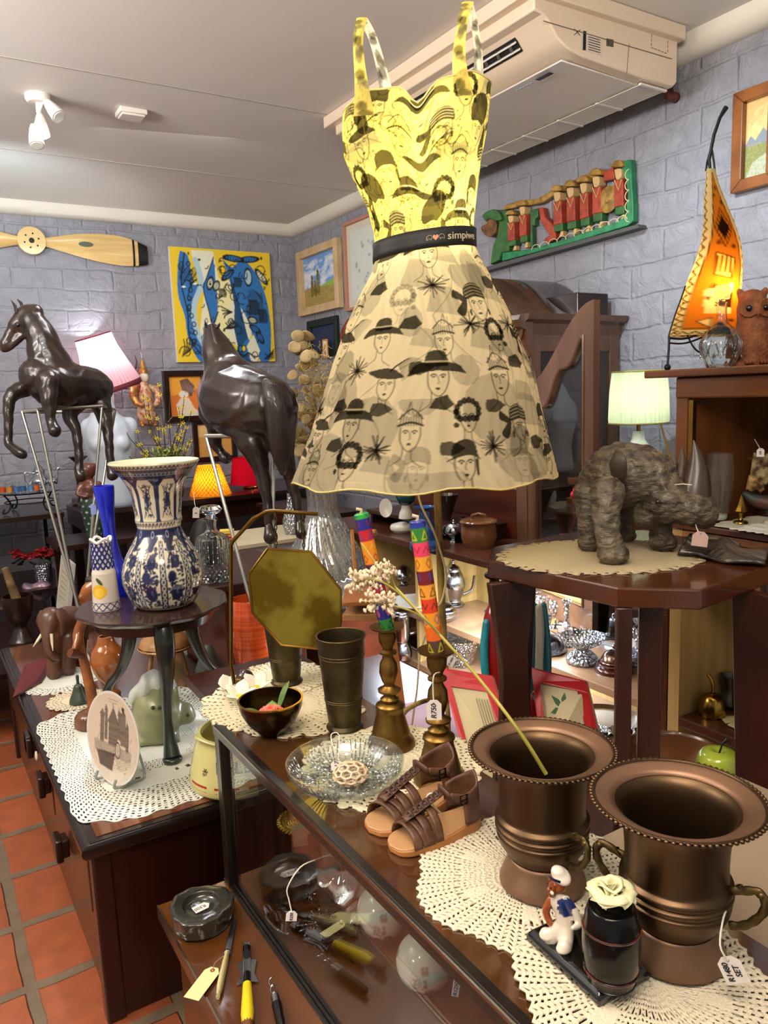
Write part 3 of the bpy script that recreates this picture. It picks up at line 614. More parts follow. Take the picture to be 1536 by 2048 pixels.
for(x,yt,yb,wd)in sold:
 h=yb-yt;cl=45
 s_=cut('soldier',M_rd,[cz(x-wd*.5,yt+h*.22),cz(x+wd*.5,yt+h*.2),cz(x+wd*.55,yt+h*.7),cz(x-wd*.5,yt+h*.75)],.045)
 cut('breeches',M_gr,[cz(x-wd*.5,yt+h*.73),cz(x+wd*.55,yt+h*.68),cz(x+wd*.55,yt+h*.86),cz(x+wd*.1,yt+h*.88),cz(x-wd*.5,yt+h*.9)],.04,parent=s_);cut('legs',M_fc,[cz(x+wd*.15,yt+h*.86),cz(x+wd*.45,yt+h*.85),cz(x+wd*.4,yt+h),cz(x-wd*.1,yt+h*1.02)],.03,parent=s_)
 cut('face',M_fc,[cz(x-wd*.4,yt+h*.02),cz(x+wd*.35,yt),cz(x+wd*.35,yt+h*.17),cz(x-wd*.2,yt+h*.22)],.05,parent=s_,sm=2);cut('hat',M_gd,[cz(x-wd*.75,yt-h*.02),cz(x-wd*.3,yt-h*.14),cz(x+wd*.4,yt-h*.15),cz(x+wd*.6,yt-h*.03)],.055,parent=s_,sm=2)
 q0,q1,q2=lx(*cz(x-wd*.4,yt+h*.22)),lx(*cz(x+wd*.1,yt+h*.42)),lx(*cz(x+wd*.4,yt+h*.2));B().tube([(q0[0],-.052,q0[1]),(q1[0],-.053,q1[1]),(q2[0],-.052,q2[1])],.003,5).build('lapels',M_fc,s_)
cut('red_tail',M_rd,[cz(*q)for q in((580,620),(620,615),(640,700),(730,790),(740,900),(680,930),(625,930),(640,890),(680,870),(600,740))],.035)
cut('flag',M_rd,[cz(*q)for q in((1165,290),(1255,255),(1265,360),(1165,385))],.03);cut('steps',M_gr,[cz(*q)for q in((500,640),(570,620),(570,700),(540,720),(540,780),(515,780),(520,970),(500,975))],.03)
cut('rail',M_gd,[cz(*q)for q in((250,640),(260,600),(400,550),(560,540),(680,470),(800,410),(1050,300),(1160,290),(1160,320),(1050,350),(800,450),(600,580),(400,610))],.03)
x,z=lx(*cz(1218,545));o=B().lathe([(0,0),(.058,0),(.06,.008),(.045,.014),(.02,.012),(.012,.02),(0,.02)],28).build('gong_shield',M_gd,t);o.rotation_euler.x=PI/2;o.location=(x,-.035,z)
o=B().prism([lx(*cz(*q))for q in((80,1165),(1500,770),(1515,800),(85,1200))],-.055,'y',0).build('shelf_rail',mat('rail_grey','#4a4a48',.5),t)
# ---- marionette and hanging mask
c=WY(290,790,YF-.12);t=thing('marionette','gold and white robed marionette with a pointed crown hanging on the far wall','puppet',c,0);q=K(c)
M_gold=mat('puppet_gold','#c0963c',.35,.3,'#8a4030',40);M_rob=mat('puppet_robe','#c9b48a',.7,col2='#a04a3a',ns=45,bump=.3)
b=B();limb(b,[((0,0,20*q),9*q),((0,0,5*q),14*q),((0,0,-25*q),17*q),((0,0,-42*q),20*q)]);organic('robe',b,.008,M_rob,t)
B().ell((0,-.01,35*q),(9*q,9*q,11*q)).build('head',mat('puppet_face','#e6d8c4',.5),t)
B().lathe([(10*q,42*q),(9*q,50*q),(5*q,56*q),(4*q,62*q),(.5*q,72*q)],12).build('crown',M_gold,t)
for s in(-1,1):
 b=B();limb(b,[((s*10*q,0,16*q),6*q),((s*24*q,-.02,6*q),8*q),((s*22*q,-.05,-14*q),7*q),((s*12*q,-.08,-20*q),4*q)]);b.ell((s*22*q,-.01,10*q),(9*q,6*q,10*q));organic('arm',b,.008,M_rob if s>0 else M_gold,t)
 b=B();limb(b,[((s*9*q,0,-38*q),7*q),((s*12*q,-.02,-56*q),5*q),((s*13*q,-.05,-60*q),4*q)]);b.build('leg',M_gold,t)
B().tube([(0,0,72*q),(0,.02,84*q)],.002,5).build('string',M_string,t)
B().tube([(-14*q,.01,50*q),(-10*q,.01,66*q),(-13*q,.01,78*q)],[.004,.006,.002],6).build('feather',mat('feather_maroon','#5a1c24',.7),t)
c=WX(703,680,XW-.06);t=thing('carved_red_mask','reddish carved wooden mask hanging beside the dark green frame','mask',c,-PI/2);q=K(c)
b=B();limb(b,[((-16*q,0,-28*q),6*q),((-8*q,-.02,-8*q),14*q),((0,-.03,12*q),15*q),((8*q,-.02,34*q),9*q)]);b.ell((-14*q,-.03,-14*q),(5*q,5*q,9*q));organic('face',b,.008,mat('mask_wood','#8a3a22',.35,col2='#5a2012',ns=12),t)
B().ell((-14*q,-.06,2*q),(4*q,3*q,4*q)).ell((2*q,-.075,2*q),(4*q,3*q,4*q)).build('eyes',M_ink,t)
# ==== armoire against the right wall
t=thing('display_armoire','tall mahogany armoire with arched cornice and one glazed door standing open','armoire',(2.37,2.58,0),0)
M_arm=wood('armoire_wood','#6c4a34','#48301f',7,(1,1,.15),.22,.6);M_armd=wood('armoire_dark','#50382a','#35231a',8,(1,1,.15),.25,.5)
X0,X1,Y0,Y1,ZT=0,.56,0,.98,1.90
b=B();b.box2((X1-.02,Y0,.1),(X1,Y1,ZT-.03));b.box2((0,Y1-.03,.1),(X1,Y1,ZT-.03));b.box2((0,0,.1),(X1,Y1,.6));b.box2((0,0,ZT-.05),(X1,Y1,ZT-.02));b.box2((.02,.02,1.14),(X1,Y1,1.16))
b.build('carcass',M_armd,t,bev=.003,smooth=0)
b=B()
for x in(0,X1-.06):b.box2((x,-.012,.6),(x+.06,.012,ZT-.03))
b.box2((.06,-.011,1.76),(X1-.06,.011,ZT-.03));b.box2((.06,-.011,.6),(X1-.06,.011,.66));b.build('side_frame',M_arm,t,bev=.004,smooth=0)
B().box2((.06,-.004,.66),(X1-.06,.000,1.76)).build('side_glass',M_pane,t,smooth=0)
b=B();b.box2((-.02,0,.1),(.02,.07,ZT-.03));b.box2((-.02,Y1-.07,.1),(.02,Y1,ZT-.03));b.box2((-.02,0,.1),(.0,Y1,.62));b.cur=1;b.box2((-.015,.07,.62),(.0,Y1-.07,1.15));b.cur=0;b.build('front_posts',[M_arm,M_rwood],t,bev=.004)
def arch(y):f=abs(y-Y1/2)/(Y1/2);return .23*(math.cos(min(1,f)*PI)*.5+.5)
b=B()
prf=[(-.01,-.16),(-.03,-.10),(-.04,-.05),(-.075,-.035),(-.085,-.005),(-.075,.015),(0,.015)]
n=40;vs=[];fs=[];m_=len(prf)
for i in range(n+1):
 y=Y0-.03+(Y1+.06)*i/n;z=ZT+arch(min(max(y,0),Y1))
 for u,v in prf:vs.append((u,y,z+v))
for i in range(n):
 for j in range(m_-1):fs.append((i*m_+j,i*m_+j+1,(i+1)*m_+j+1,(i+1)*m_+j))
fs+=[tuple(range(m_)),tuple(n*m_+j for j in range(m_))[::-1]]
b.add(vs,fs).build('arched_cornice',M_arm,t,smooth=30)
b=B();vs=[];fs=[]
for i in range(n+1):
 y=Y0+(Y1)*i/n;z=ZT+arch(y);vs+=[(0,y,z+.012),(X1+.01,y,z+.012)]
for i in range(n):fs.append((2*i,2*i+1,2*i+3,2*i+2))
b.add(vs,fs).build('arched_top',M_armd,t,solid=.012)
vs=[];fs=[];b=B()
for i in range(n+1):
 y=Y0+(Y1)*i/n;z=ZT+arch(y)-.15;vs+=[(-.012,y,z+.02),(-.012,y,z-.13+.05*math.cos((y/Y1-.5)*PI*2))]
for i in range(n):fs.append((2*i,2*i+1,2*i+3,2*i+2))
b.add(vs,fs).build('frieze',M_armd,t,solid=.02)
b=B();b.prism([(-.04,-.01),(.62,-.01),(.62,.02),(-.06,.02)],.001);prf2=[(-.0,-.09),(-.015,-.06),(-.02,-.02),(-.05,-.005),(-.06,.02),(0,.02)]
b=B();vs=[(x,y,ZT+z)for x in(-.05,X1+.01)for y,z in prf2];m2=len(prf2)
b.add(vs,[tuple(range(m2)),tuple(range(m2,2*m2))[::-1]]+[(i,(i+1)%m2,(i+1)%m2+m2,i+m2)for i in range(m2)]).build('side_cornice',M_arm,t)
b=B()
for i in range(9):a_=i*.5;b.ell((-.05,.20+i*.05,ZT+arch(.20+i*.05)-.105),(.008,.03,.012),rot=(a_,0,0))
b.build('carved_leaves',M_armd,t)
b=B();b.cur=0;b.box2((.05,.06,1.05),(.5,.5,1.06));
hinge=Vector((2.355,2.56,0));fe=P(1193,760,2.92);dv=Vector((fe.x-hinge.x,fe.y-hinge.y,0));DW=dv.length
d=bpy.data.objects.new('door',None);COL.objects.link(d);d.parent=t;d.location=(hinge.x-2.37,hinge.y-2.58,0);d.rotation_euler.z=math.atan2(dv.y,dv.x)
def dtop(u):return 1.62+.30*(.5-.5*math.cos(min(1,u/DW)*PI))+.0
N_=24;out=[(0,.62)]+[(DW,.62)]+[(DW*(1-i/N_),dtop(DW*(1-i/N_)))for i in range(N_+1)]
def inn(i):u=.065+(DW-.13)*i/N_;return(u,dtop(u)-.11-.05*math.sin(i/N_*PI*2)**2)
inner=[(.065,.72),(DW-.065,.72)]+[inn(N_-i)for i in range(N_+1)]
b=B();L_=len(out);vs=[]
for y in(-.014,.014):
 vs+=[(x,y,z)for x,z in out]+[(x,y,z)for x,z in inner]
fs=[]
for i in range(L_):
 j=(i+1)%L_;fs+=[(i,j,L_+j,L_+i),(2*L_+i,3*L_+i,3*L_+j,2*L_+j),(i,2*L_+i,2*L_+j,j),(L_+i,L_+j,3*L_+j,3*L_+i)]
b.add(vs,fs).build('door_frame',M_arm,d,smooth=30)
b=B().tube([(x,-.014,z)for x,z in inner],.007,6,closed=True).build('glazing_bead',M_arm,d)
B().prism(inner,.003,'y',0).build('door_glass',M_pane,d,smooth=0)
B().box((DW-.003,-.016,1.24),(.02,.01,.09)).build('lock_plate',M_silver,d,bev=.002)
tag(B().box((2.80,2.78,1.97),(.2,.34,.12)).build('wooden_crate',M_dwood,None,bev=.004,smooth=0),'dark wooden crate lying on top of the armoire against the wall','crate')
p=WX(1055,720,2.42);t=thing('scroll_vase','pale vase with black scroll drawings behind the dress hem and the armoire door','vase',(p.x-.22,2.66,1.04+.001),0)
t.location=(2.52,2.84,1.161)
a=Art(90,120,'#cfd8cc')
for i in range(7):
 x,y=.1+.13*i,.2+.13*((i*3)%5);a.ell(x,y,.09,.09,'#26322c',1,0,.016);a.ell(x,y,.045,.045,'#26322c',1,0,.014);a.ell(x,y,.014,.014,'#26322c');a.line([(x-.06,y+.1),(x,y+.16),(x+.06,y+.2)],.012,'#26322c',1,3)
painted_lathe('body',a,resample(curve2([(.05,0),(.10,.08),(.13,.2),(.11,.36),(.06,.46),(.05,.5),(.08,.56)]),50),MA['gloss'],t,48)
# ==== low glazed display unit along the right wall
t=thing('display_shelving','long stepped display shelving with blond wood panels along the right wall','shelving',(1.97,1.505,0),0)
M_blond=wood('blond_panel','#c3a264','#a5854a',26,(1,1,.05),.4,.15);M_shelf=wood('shelf_wood','#5c3220','#3a1e12',9)
ZA,ZB,ZL=.915,.575,.33;YL=2.30
b=B();b.box2((-.02,.001,ZA-.03),(.38,YL,ZA));b.build('counter_top',M_shelf,t,bev=.004,smooth=0)
b=B();b.box2((-.01,.001,ZB-.03),(.37,YL,ZB));b.build('shelf',wood('shelf_mid','#a07c5c','#7c5a40',9),t,bev=.003,smooth=0);b=B();b.box2((-.01,.001,ZL-.03),(.37,YL,ZL));b.build('shelf',wood('shelf_mid','#a07c5c','#7c5a40',9),t,bev=.003,smooth=0)
b=B();b.box2((-.01,.001,0),(.37,YL,.05));b.build('plinth',M_oak,t,smooth=0)
b=B();b.box2((.36,.001,.05),(.38,YL,ZA-.03));b.build('back_panel',M_blond,t,smooth=0)
for y in(.012,1.42,1.9,YL-.04):
 B().box2((.01,y,.05),(.36,y+.022,ZA-.03)).build('divider',M_blond,t,smooth=0)
for y in(.0,YL-.02):B().box2((-.02,y,0),(.0,y+.04,ZA-.03)).build('post',M_shelf,t,smooth=0)
tag(B().box2((2.335,1.62,ZA+.001),(2.35,2.05,1.10)).build('back_board',M_rwood,None,bev=.003,smooth=0),'reddish wooden board standing on the counter behind the pots','board')
t=thing('riser_shelf','small dark riser shelf on the counter carrying the goblet and white plate','shelf',(2.20,3.20,ZA+.001),0)
B().box2((-.12,-.50,.055),(.14,.35,.075)).build('shelf_board',M_mwood,t,bev=.003,smooth=0)
for y in(-.48,.33):B().box2((-.10,y-.01,0),(.13,y+.01,.055)).build('support',M_mwood,t,smooth=0)
def vessel(name,label,cat,px,base_z,X,prof,m,q=1.0,n=40,mod=None,group=None,part='body',th=.004,pos=None,flip=None,sm=4):
 p=pos or S(px[0],px[1],base_z);p=Vector((p[0],p[1],base_z));k_=K(p)*q
 t=thing(name,label,cat,p,None,group);pr=curve2([(r*k_,z*k_)for r,z in prof],sm)
 B().lathe(shell(pr,th),n,mod).build(part,m,t);return t,k_
ZR=ZA+.077
vessel('goblet','glossy dark green pottery goblet on a white foot on the riser shelf','goblet',(812,1036),ZR,0,[(15,0),(13,10),(9,20),(8,26)],M_white)
p=S(812,1036,ZR);k_=K(p);o=bpy.context.scene.objects['goblet']
B().lathe(shell(curve2([(8*k_,26*k_),(18*k_,34*k_),(20*k_,44*k_),(19*k_,58*k_)],4),.003),32).build('bowl',mat('teal_glaze','#0f4a4a',.08,coat=.6),o)
p=S(772,1034,ZR);t=thing('oval_plate','small oval white plate standing upright on the riser shelf','plate',(p.x,p.y,ZR));k_=K(p)
o=B().lathe([(0,0),(10*k_,0),(13*k_,2*k_),(0,.5*k_)],32,sy=1.45).build('dish',M_white,t);o.rotation_euler.x=PI/2-.2;o.location.z=18*k_
o=B().box2((-.01,0,0),(.01,.05,.02)).build('easel',M_dwood,t)
vessel('blue_vase','tall cobalt blue glazed vase with a wide flat lip on the counter','vase',(852,1098),ZA,0,[(32,0),(33,12),(26,20),(22,40),(17,52),(12,70),(10,78),(20,84),(22,86)],mat('cobalt_glaze','#16407c',.12,coat=.6))
t,k_=vessel('covered_dish','flat round white covered dish on the counter below the oval plate','dish',(805,1064),ZA,0,[(18,0),(24,6),(24,10)],M_white)
B().lathe(curve2([(25*k_,10*k_),(22*k_,16*k_),(8*k_,20*k_),(0,21*k_)]),32).build('lid',M_white,t)
t,k_=vessel('sugar_bowl','small silver footed sugar bowl with curling handles on the counter','bowl',(908,1084),ZA,0,[(9,0),(8,3),(5,6),(10,12),(18,20),(17,28),(14,33)],M_silver)
B().lathe(curve2([(15*k_,33*k_),(10*k_,38*k_),(3*k_,40*k_),(2*k_,44*k_),(0,46*k_)]),24).build('lid',M_silver,t)
for s in(-1,1):B().tube([((s*(16+6*math.sin(a_)))*k_,0,(24+9*math.cos(a_))*k_)for a_ in[j*PI/8 for j in range(9)]],1.3*k_,6).build('handle',M_silver,t)
t,k_=vessel('casserole','brown glazed lidded casserole pot with a strap handle on the counter','pot',(958,1092),ZA,0,[(30,0),(33,8),(36,24),(34,40),(36,48)],mat('brown_glaze','#6e3f20',.15,col2='#8a5a34',ns=10,coat=.5))
B().lathe(curve2([(37*k_,48*k_),(38*k_,51*k_),(30*k_,55*k_),(0,57*k_)]),40).build('lid',mat('brown_glaze','#6e3f20'),t)
B().tube([(-15*k_,0,55*k_),(-13*k_,0,62*k_),(0,0,66*k_),(13*k_,0,62*k_),(15*k_,0,55*k_)],3*k_,8).build('handle',mat('brown_glaze','#6e3f20'),t)
t,k_=vessel('smoked_glass_vase','flared smoked glass vase behind the lamp pole on the counter','vase',(893,1072),ZA,0,[(12,0),(20,14),(9,30),(14,50),(26,84)],mat('smoked_glass','#2a1c14',.05,coat=.5),pos=None)
vessel('dark_teapot','round black glazed pot beside the smoked glass vase','pot',(928,1068),ZA,0,[(10,0),(17,8),(18,20),(12,30),(6,34)],M_black,pos=None)
t,k_=vessel('white_bottle','tall slim white porcelain bottle beside the black pot on the counter','bottle',(946,1052),ZA,0,[(11,0),(13,14),(9,24),(8,30),(8,62),(9,66)],M_white,pos=None)
p=Vector((2.20,2.10,ZA));t=thing('red_flowers','small bunch of red flowers in a dark vase on the counter near the armoire','flowers',p);k_=K(p)
B().lathe(shell(curve2([(.03,0),(.04,.1),(.025,.18),(.03,.22)]),.003),20).build('vase',M_black,t)
for i in range(9):
 a_=i*2.4;r_=.012*i**.6;B().ell((r_*math.cos(a_),r_*math.sin(a_),.25+.006*i),(.02,.02,.018)).build('bloom',mat('bloom_red','#a8121c',.6,col2='#5c080e',ns=60),t)
# ---- silver and glass on the middle and lower shelves
def dome(name,label,px,z,r,m=M_silver,group=None,hh=.95):
 p=S(*px,z);t=thing(name,label,'dish cover',(p.x,p.y,z),None,group);k_=K(p)
 B().lathe(curve2([(r*k_,0),(r*1.04*k_,2*k_),(r*.96*k_,r*.35*k_),(r*.75*k_,r*.72*k_*hh),(r*.35*k_,r*.97*k_*hh),(0,r*1.02*k_*hh)]),40).build('dome',m,t)
 B().ell((0,0,(r*1.02*hh+6)*k_),(4*k_,4*k_,5*k_)).build('knob',m,t);B().tube([(math.cos(a_)*r*1.03*k_,math.sin(a_)*r*1.03*k_,2*k_)for a_ in[j*PI/20 for j in range(40)]],1.4*k_,6,closed=True).build('rim',m,t);return t
dome('meat_cover','smaller mirror bright silver dish cover behind the tall candle',(866,1192),ZB,26)
dome('meat_cover','large blue reflecting silver dish cover behind the tea urn',(918,1188),ZB,32)
dome('meat_cover','silver dish cover between the carved red figure and the glass compote',(1088,1300),ZB,42)
t=dome('table_bell','domed copper coloured cover on a dark ringed base beside the octagonal table leg',(1228,1342),ZB,26,mat('copper_dome','#8a6a5a',.2,.9));k_=K(t.location)
B().lathe(curve2([(38*k_,0),(36*k_,8*k_),(30*k_,12*k_),(32*k_,18*k_),(0,20*k_)],3),36).build('base',mat('bell_wood','#4a1c14',.2,coat=.5),t)
for c in t.children:
 if c.name.split('.')[0]in('dome','knob','rim'):c.location.z=19*k_
t,k_=vessel('coffee_pot','tall silver coffee pot with domed lid behind the lamp pole','teapot',(908,1212),ZB,0,[(20,0),(22,6),(14,12),(19,28),(24,44),(20,62),(15,72)],M_silver)
B().lathe(curve2([(15*k_,72*k_),(12*k_,80*k_),(4*k_,86*k_),(3*k_,92*k_),(0,95*k_)]),28).build('lid',M_silver,t)
B().tube(smooth_path([(20*k_,0,24*k_),(36*k_,0,34*k_),(42*k_,0,62*k_)],5),3*k_,8).build('spout',M_silver,t);B().tube(smooth_path([(-17*k_,0,64*k_),(-34*k_,0,60*k_),(-32*k_,0,34*k_),(-20*k_,0,24*k_)],5),2.2*k_,8).build('handle',M_silver,t)
t,k_=vessel('sauce_boat','small silver jug at the back of the shelf left of the tall candle','jug',(806,1170),ZB,0,[(12,0),(8,4),(18,14),(19,24),(14,34)],M_silver)
B().lathe(curve2([(14*k_,34*k_),(8*k_,40*k_),(0,42*k_)]),20).build('lid',M_silver,t)
vessel('soup_plate','wide white serving plate stacked on a silver stand on the middle shelf','plate',(830,1212),ZB,0,[(26,0),(36,3),(48,8),(52,12)],M_white,th=.003)
t,k_=vessel('tea_tureen','low silver tureen with lid in front of the coffee pot','tureen',(884,1242),ZB,0,[(16,0),(22,4),(30,12),(30,22),(24,28)],M_silver)
B().lathe(curve2([(25*k_,28*k_),(20*k_,34*k_),(6*k_,38*k_),(3*k_,44*k_),(0,46*k_)]),28).build('lid',M_silver,t)
p=S(1140,1262,ZB);t=thing('silver_box','small silver rectangular box behind the glass compote','box',(p.x,p.y,ZB),.4);k_=K(p)
B().box((0,0,9*k_),(50*k_,34*k_,18*k_)).build('box_body',M_silver,t,bev=.004);B().box((0,0,20*k_),(52*k_,36*k_,4*k_)).build('lid',M_silver,t,bev=.003)
def glass_bowl(name,label,px,z,prof,m,nf=18,amp=.05,n=72,cat='bowl',group=None):
 p=S(*px,z);t=thing(name,label,cat,(p.x,p.y,z),None,group);k_=K(p)
 pr=curve2([(r*k_,h*k_)for r,h in prof],4)
 B().lathe(shell(pr,.0035),n,lambda r,zz,a_,i:(r*(1+amp*abs(math.sin(nf*a_/2))*(min(1,r/(20*k_)))),zz)).build('bowl',m,t);return t
glass_bowl('glass_compote','pressed glass footed compote in the centre of the middle shelf',(1165,1325),ZB,[(30,0),(31,8),(22,20),(12,28),(20,34),(36,44),(43,56)],M_tgs,cat='compote')
glass_bowl('cut_glass_bowl','deep flared cut glass bowl behind the lamp pole tag',(922,1330),ZL,[(20,0),(22,6),(26,20),(36,44),(40,58)],M_tgs)
glass_bowl('cut_glass_bowl','wide cut glass bowl behind the two octagonal table legs',(1268,1330),ZB,[(16,0),(26,10),(34,26)],M_tgs)
for i,(px,lb)in enumerate((((1133,1290),'clear glass candlestick nearest the dark box at the back of the shelf'),((1304,1372),'tall clear glass candlestick between the octagonal table legs'),((1338,1390),'glass candlestick beside the shelf divider'))):
 vessel('glass_candlestick',lb,'candlestick',px,ZB,0,[(20,0),(18,4),(6,10),(4,30),(8,40),(5,50),(6,80),(10,92)],M_tgs,n=16)
for i,(px,r,z,lb)in enumerate((((1310,1500),40,ZL,'round glass plate with a wavy rim on the lowest shelf right of the table legs'),((1243,1470),26,ZL,'pale glass dish on the lowest shelf between the table legs'),((1185,1470),34,ZL,'blue white glass platter beside the small bronze urn'))):
 glass_bowl('glass_plate',lb,px,z,[(r*.5,0),(r*.8,3),(r,10)],M_tgs,12,.04,cat='plate')
for i in range(7):
 vessel('glass_goblet',('first','second','third','fourth','fifth','sixth','seventh')[i]+' small clear stemmed glass from the owl cabinet along the shelf back','glass',None,ZB,0,[(15,0),(14,2),(3,5),(3,22),(12,28),(16,44),(15,58)],M_tgs,n=20,group='small stemmed glasses at the back of the middle shelf',th=.0015,pos=(2.31,1.62+.095*i+(.36 if i>3 else 0),ZB))
for i,(x,y,lb)in enumerate(((2.20,2.32,'silver cup on the middle shelf left of the large dish cover'),(2.08,2.50,'silver cup at the front of the middle shelf beside the tureen'),(2.24,3.0,'silver cup at the far back of the middle shelf by the serving plate'))):vessel('silver_cup',lb,'cup',None,ZB,0,[(10,0),(9,3),(4,8),(12,16),(17,30),(18,38)],M_silver,n=28,pos=(x,y,ZB))
for i,(x,y,lb)in enumerate(((2.14,2.35,'round silver platter on the lowest shelf beside the cut glass bowl'),(2.16,1.95,'round silver platter on the lowest shelf behind the carved red figure'))):vessel('silver_platter',lb,'plate',None,ZL,0,[(50,0),(62,3),(70,8)],M_silver,n=40,th=.002,pos=(x,y,ZL))
p=Vector((2.15,3.05,ZL+.004));t=thing('serving_tray','rectangular silver tray behind the left candlestick','tray',(p.x,p.y,ZL+.004),PI/2);k_=K(p)
b=B();b.box((0,0,0),(150*k_,80*k_,.006));b.build('tray_plate',M_silver,t,bev=.002);
b=B();b.tube([(sx*75*k_,sy*40*k_,.008)for sx,sy in((-1,-1),(1,-1),(1,1),(-1,1))],.008,8,closed=True);b.build('tray_rim',M_silver,t)
t,k_=vessel('cocktail_shaker','tall silver cocktail shaker with a handle behind the left candlestick','shaker',(805,1316),ZL+.008,0,[(18,0),(20,10),(17,26),(14,34),(17,44),(19,84),(17,92)],M_silver)
B().lathe(curve2([(17*k_,92*k_),(14*k_,98*k_),(0,101*k_)]),24).build('lid',M_silver,t);B().tube(smooth_path([(16*k_,0,88*k_),(30*k_,0,84*k_),(30*k_,0,56*k_),(17*k_,0,50*k_)],5),2*k_,6).build('handle',M_silver,t)
0 and tag(B().box2((2.05,1.9,0),(2.28,3.9,.199)).build('low_bench',M_shelf,None,bev=.004,smooth=0),'low dark bench in front of the display shelving','bench')
tag(B().prism([(-.18,0),(.18,0),(.18,.26),(-.18,.26)],.012,'y',0).build('mirror_panel',mat('mirror','#c8d2d8',.03,1),None,smooth=0),'framed mirror leaning at the back of the middle shelf behind the glassware','mirror');o=bpy.context.scene.objects['mirror_panel'];o.location=(2.30,1.98,ZB+.001);o.rotation_euler=(-.10,0,-PI/2+.1)
ZD=ZB
p0=WX(1480,1470,2.3)
t=thing('bell_shelf','lower shelf compartment with blond back holding brass bells and a kettle','shelf',(1.98,.40,0),0)
B().box2((-.03,0,ZD-.03),(.60,1.06,ZD)).build('shelf_board',M_shelf,t,bev=.003,smooth=0);B().box2((.58,0,0),(.60,1.06,1.02)).build('back_panel',M_blond,t,smooth=0)
B().box2((-.03,1.06,0),(.60,1.10,1.165)).build('side_panel',M_blond,t,smooth=0)
B().box2((-.03,0,1.02),(.60,1.06,1.165)).build('top_board',M_oak,t,bev=.003,smooth=0)
B().box2((-.02,0,0),(.58,1.06,.08)).build('plinth',M_oak,t,smooth=0)
t,k_=vessel('brass_bell','shiny brass hand bell with a white tag on the lower shelf','bell',(1424,1430),ZD,0,[(26,0),(27,4),(25,24),(18,40),(8,46)],M_brassg)
B().tube([(0,0,46*k_),(0,0,62*k_),(-4*k_,0,76*k_),(-10*k_,0,84*k_)],3.4*k_,8).build('handle',M_brassg,t)
t,k_=vessel('pewter_jug','grey pewter coffee jug with a long handle on a small saucer','jug',(1458,1408),ZD+.006,0,[(22,0),(23,4),(14,26),(15,44),(20,60)],mat('pewter','#6d6a66',.35,.9,'#4c4844',10))
B().tube([(16*k_,0,50*k_),(46*k_,-10*k_,62*k_)],2*k_,8).build('handle',M_silver,t)
p=S(1460,1410,ZD);t=thing('saucer','grey saucer under the pewter jug','saucer',(p.x,p.y,ZD));B().lathe(shell([(20*k_,0),(28*k_,1.2*k_),(32*k_,4*k_)],.002),36).build('dish',mat('pewter','#6d6a66'),t)
t,k_=vessel('kettle','old brown metal kettle with a tall bail handle on the lower shelf','kettle',(1515,1380),ZD,0,[(26,0),(36,10),(40,26),(32,42),(20,50)],mat('old_kettle','#6d5a40',.4,.8,'#3e3222',12),pos=(2.16,1.335,ZD))
B().lathe(curve2([(20*k_,50*k_),(14*k_,56*k_),(4*k_,58*k_),(4*k_,62*k_),(0,64*k_)]),24).build('lid',mat('old_kettle','#6d5a40'),t)
B().tube(smooth_path([(-30*k_,0,44*k_),(-36*k_,0,74*k_),(-24*k_,0,92*k_),(6*k_,0,94*k_),(24*k_,0,88*k_),(32*k_,0,60*k_),(28*k_,0,44*k_)],5),3*k_,8).build('handle',M_iron,t)
for i,px in enumerate(((1478,1440),(1492,1452))):
 p=S(*px,ZD);o=tag(B().box((0,0,.002+.004*i),(.10,.05,.003)).build('price_card',M_tagc,None,smooth=0),('cream price card lying on the lower shelf beside the kettle, undermost of two','cream price card lying uppermost beside the kettle on the lower shelf')[i],'card');o.location=(p.x,p.y,ZD);o.rotation_euler.z=-.6+.5*i
# ==== cabinet with the owl, open fronted
t=thing('wooden_wall_cabinet','brown open fronted cabinet at the right edge with the owl on top','cabinet',(1.97,.38,1.17),0)
ZO=1.64-1.17
M_cab=wood('cab_wood','#74431f','#4c2812',8,(1,.15,1),.3,.3)
B().box2((-.04,0,ZO-.022),(.46,1.215,ZO)).build('top',M_cab,t,bev=.004,smooth=0);B().box2((-.015,0,ZO-.085),(.02,1.12,ZO-.022)).build('top_rail',M_cab,t,bev=.006)
B().box2((-.01,1.08,0),(.45,1.12,ZO-.022)).build('side',M_cab,t,bev=.003,smooth=0);B().box2((.43,0,0),(.45,1.08,ZO-.022)).build('back',mat('cab_back','#5c4a24',.6,col2='#4c3a1a',ns=3),t,smooth=0)
B().box2((-.03,0,0),(.45,1.12,.018)).build('bottom_shelf',M_shelf,t,bev=.003,smooth=0);B().box2((-.012,1.06,.018),(.004,1.075,ZO-.09)).build('glass_channel',M_brassg,t,smooth=0)
ZC2=1.189
b=B();b.grid(lambda u,v:(u*.40,v*.60+.006*math.sin(u*40),.002+.003*abs(math.sin(v*25))*abs(math.sin(u*9))),40,50);o=b.build('cloth_runner',mat('cloth_grey','#b9b7a6',.9,bump=.4),None,solid=.001);tag(o,'grey white cloth runner on the shelf of the owl cabinet','cloth');o.location=(1.95,.78,ZC2)
b=B();b.grid(lambda u,v:((u-.5)*.26*(1+.05*math.sin(v*60)),(v-.5)*.24*(1+.06*math.sin(u*50)),.008+.002*math.sin(u*30)),40,40);o=b.build('lace_mat',M_lacew,None,solid=.001);tag(o,'frilled white lace mat on the cabinet shelf at the right edge','doily');o.location=(2.04,1.16,ZC2)
t,k_=vessel('hurricane_vase','tall clear glass cylinder vase with a pink tag behind the rhino horn','vase',(1415,1008),ZC2+.006,0,[(15,0),(17,3),(24,50),(27,90),(24,132)],M_tg,pos=(2.04,1.405,0))
t.location.z=ZC2+.006
B().lathe([(0,0),(15*k_,0),(17*k_,4*k_),(17*k_,10*k_),(0,12*k_)],32).build('thick_base',mat('glass_base','#b9c4b8',.1),t)
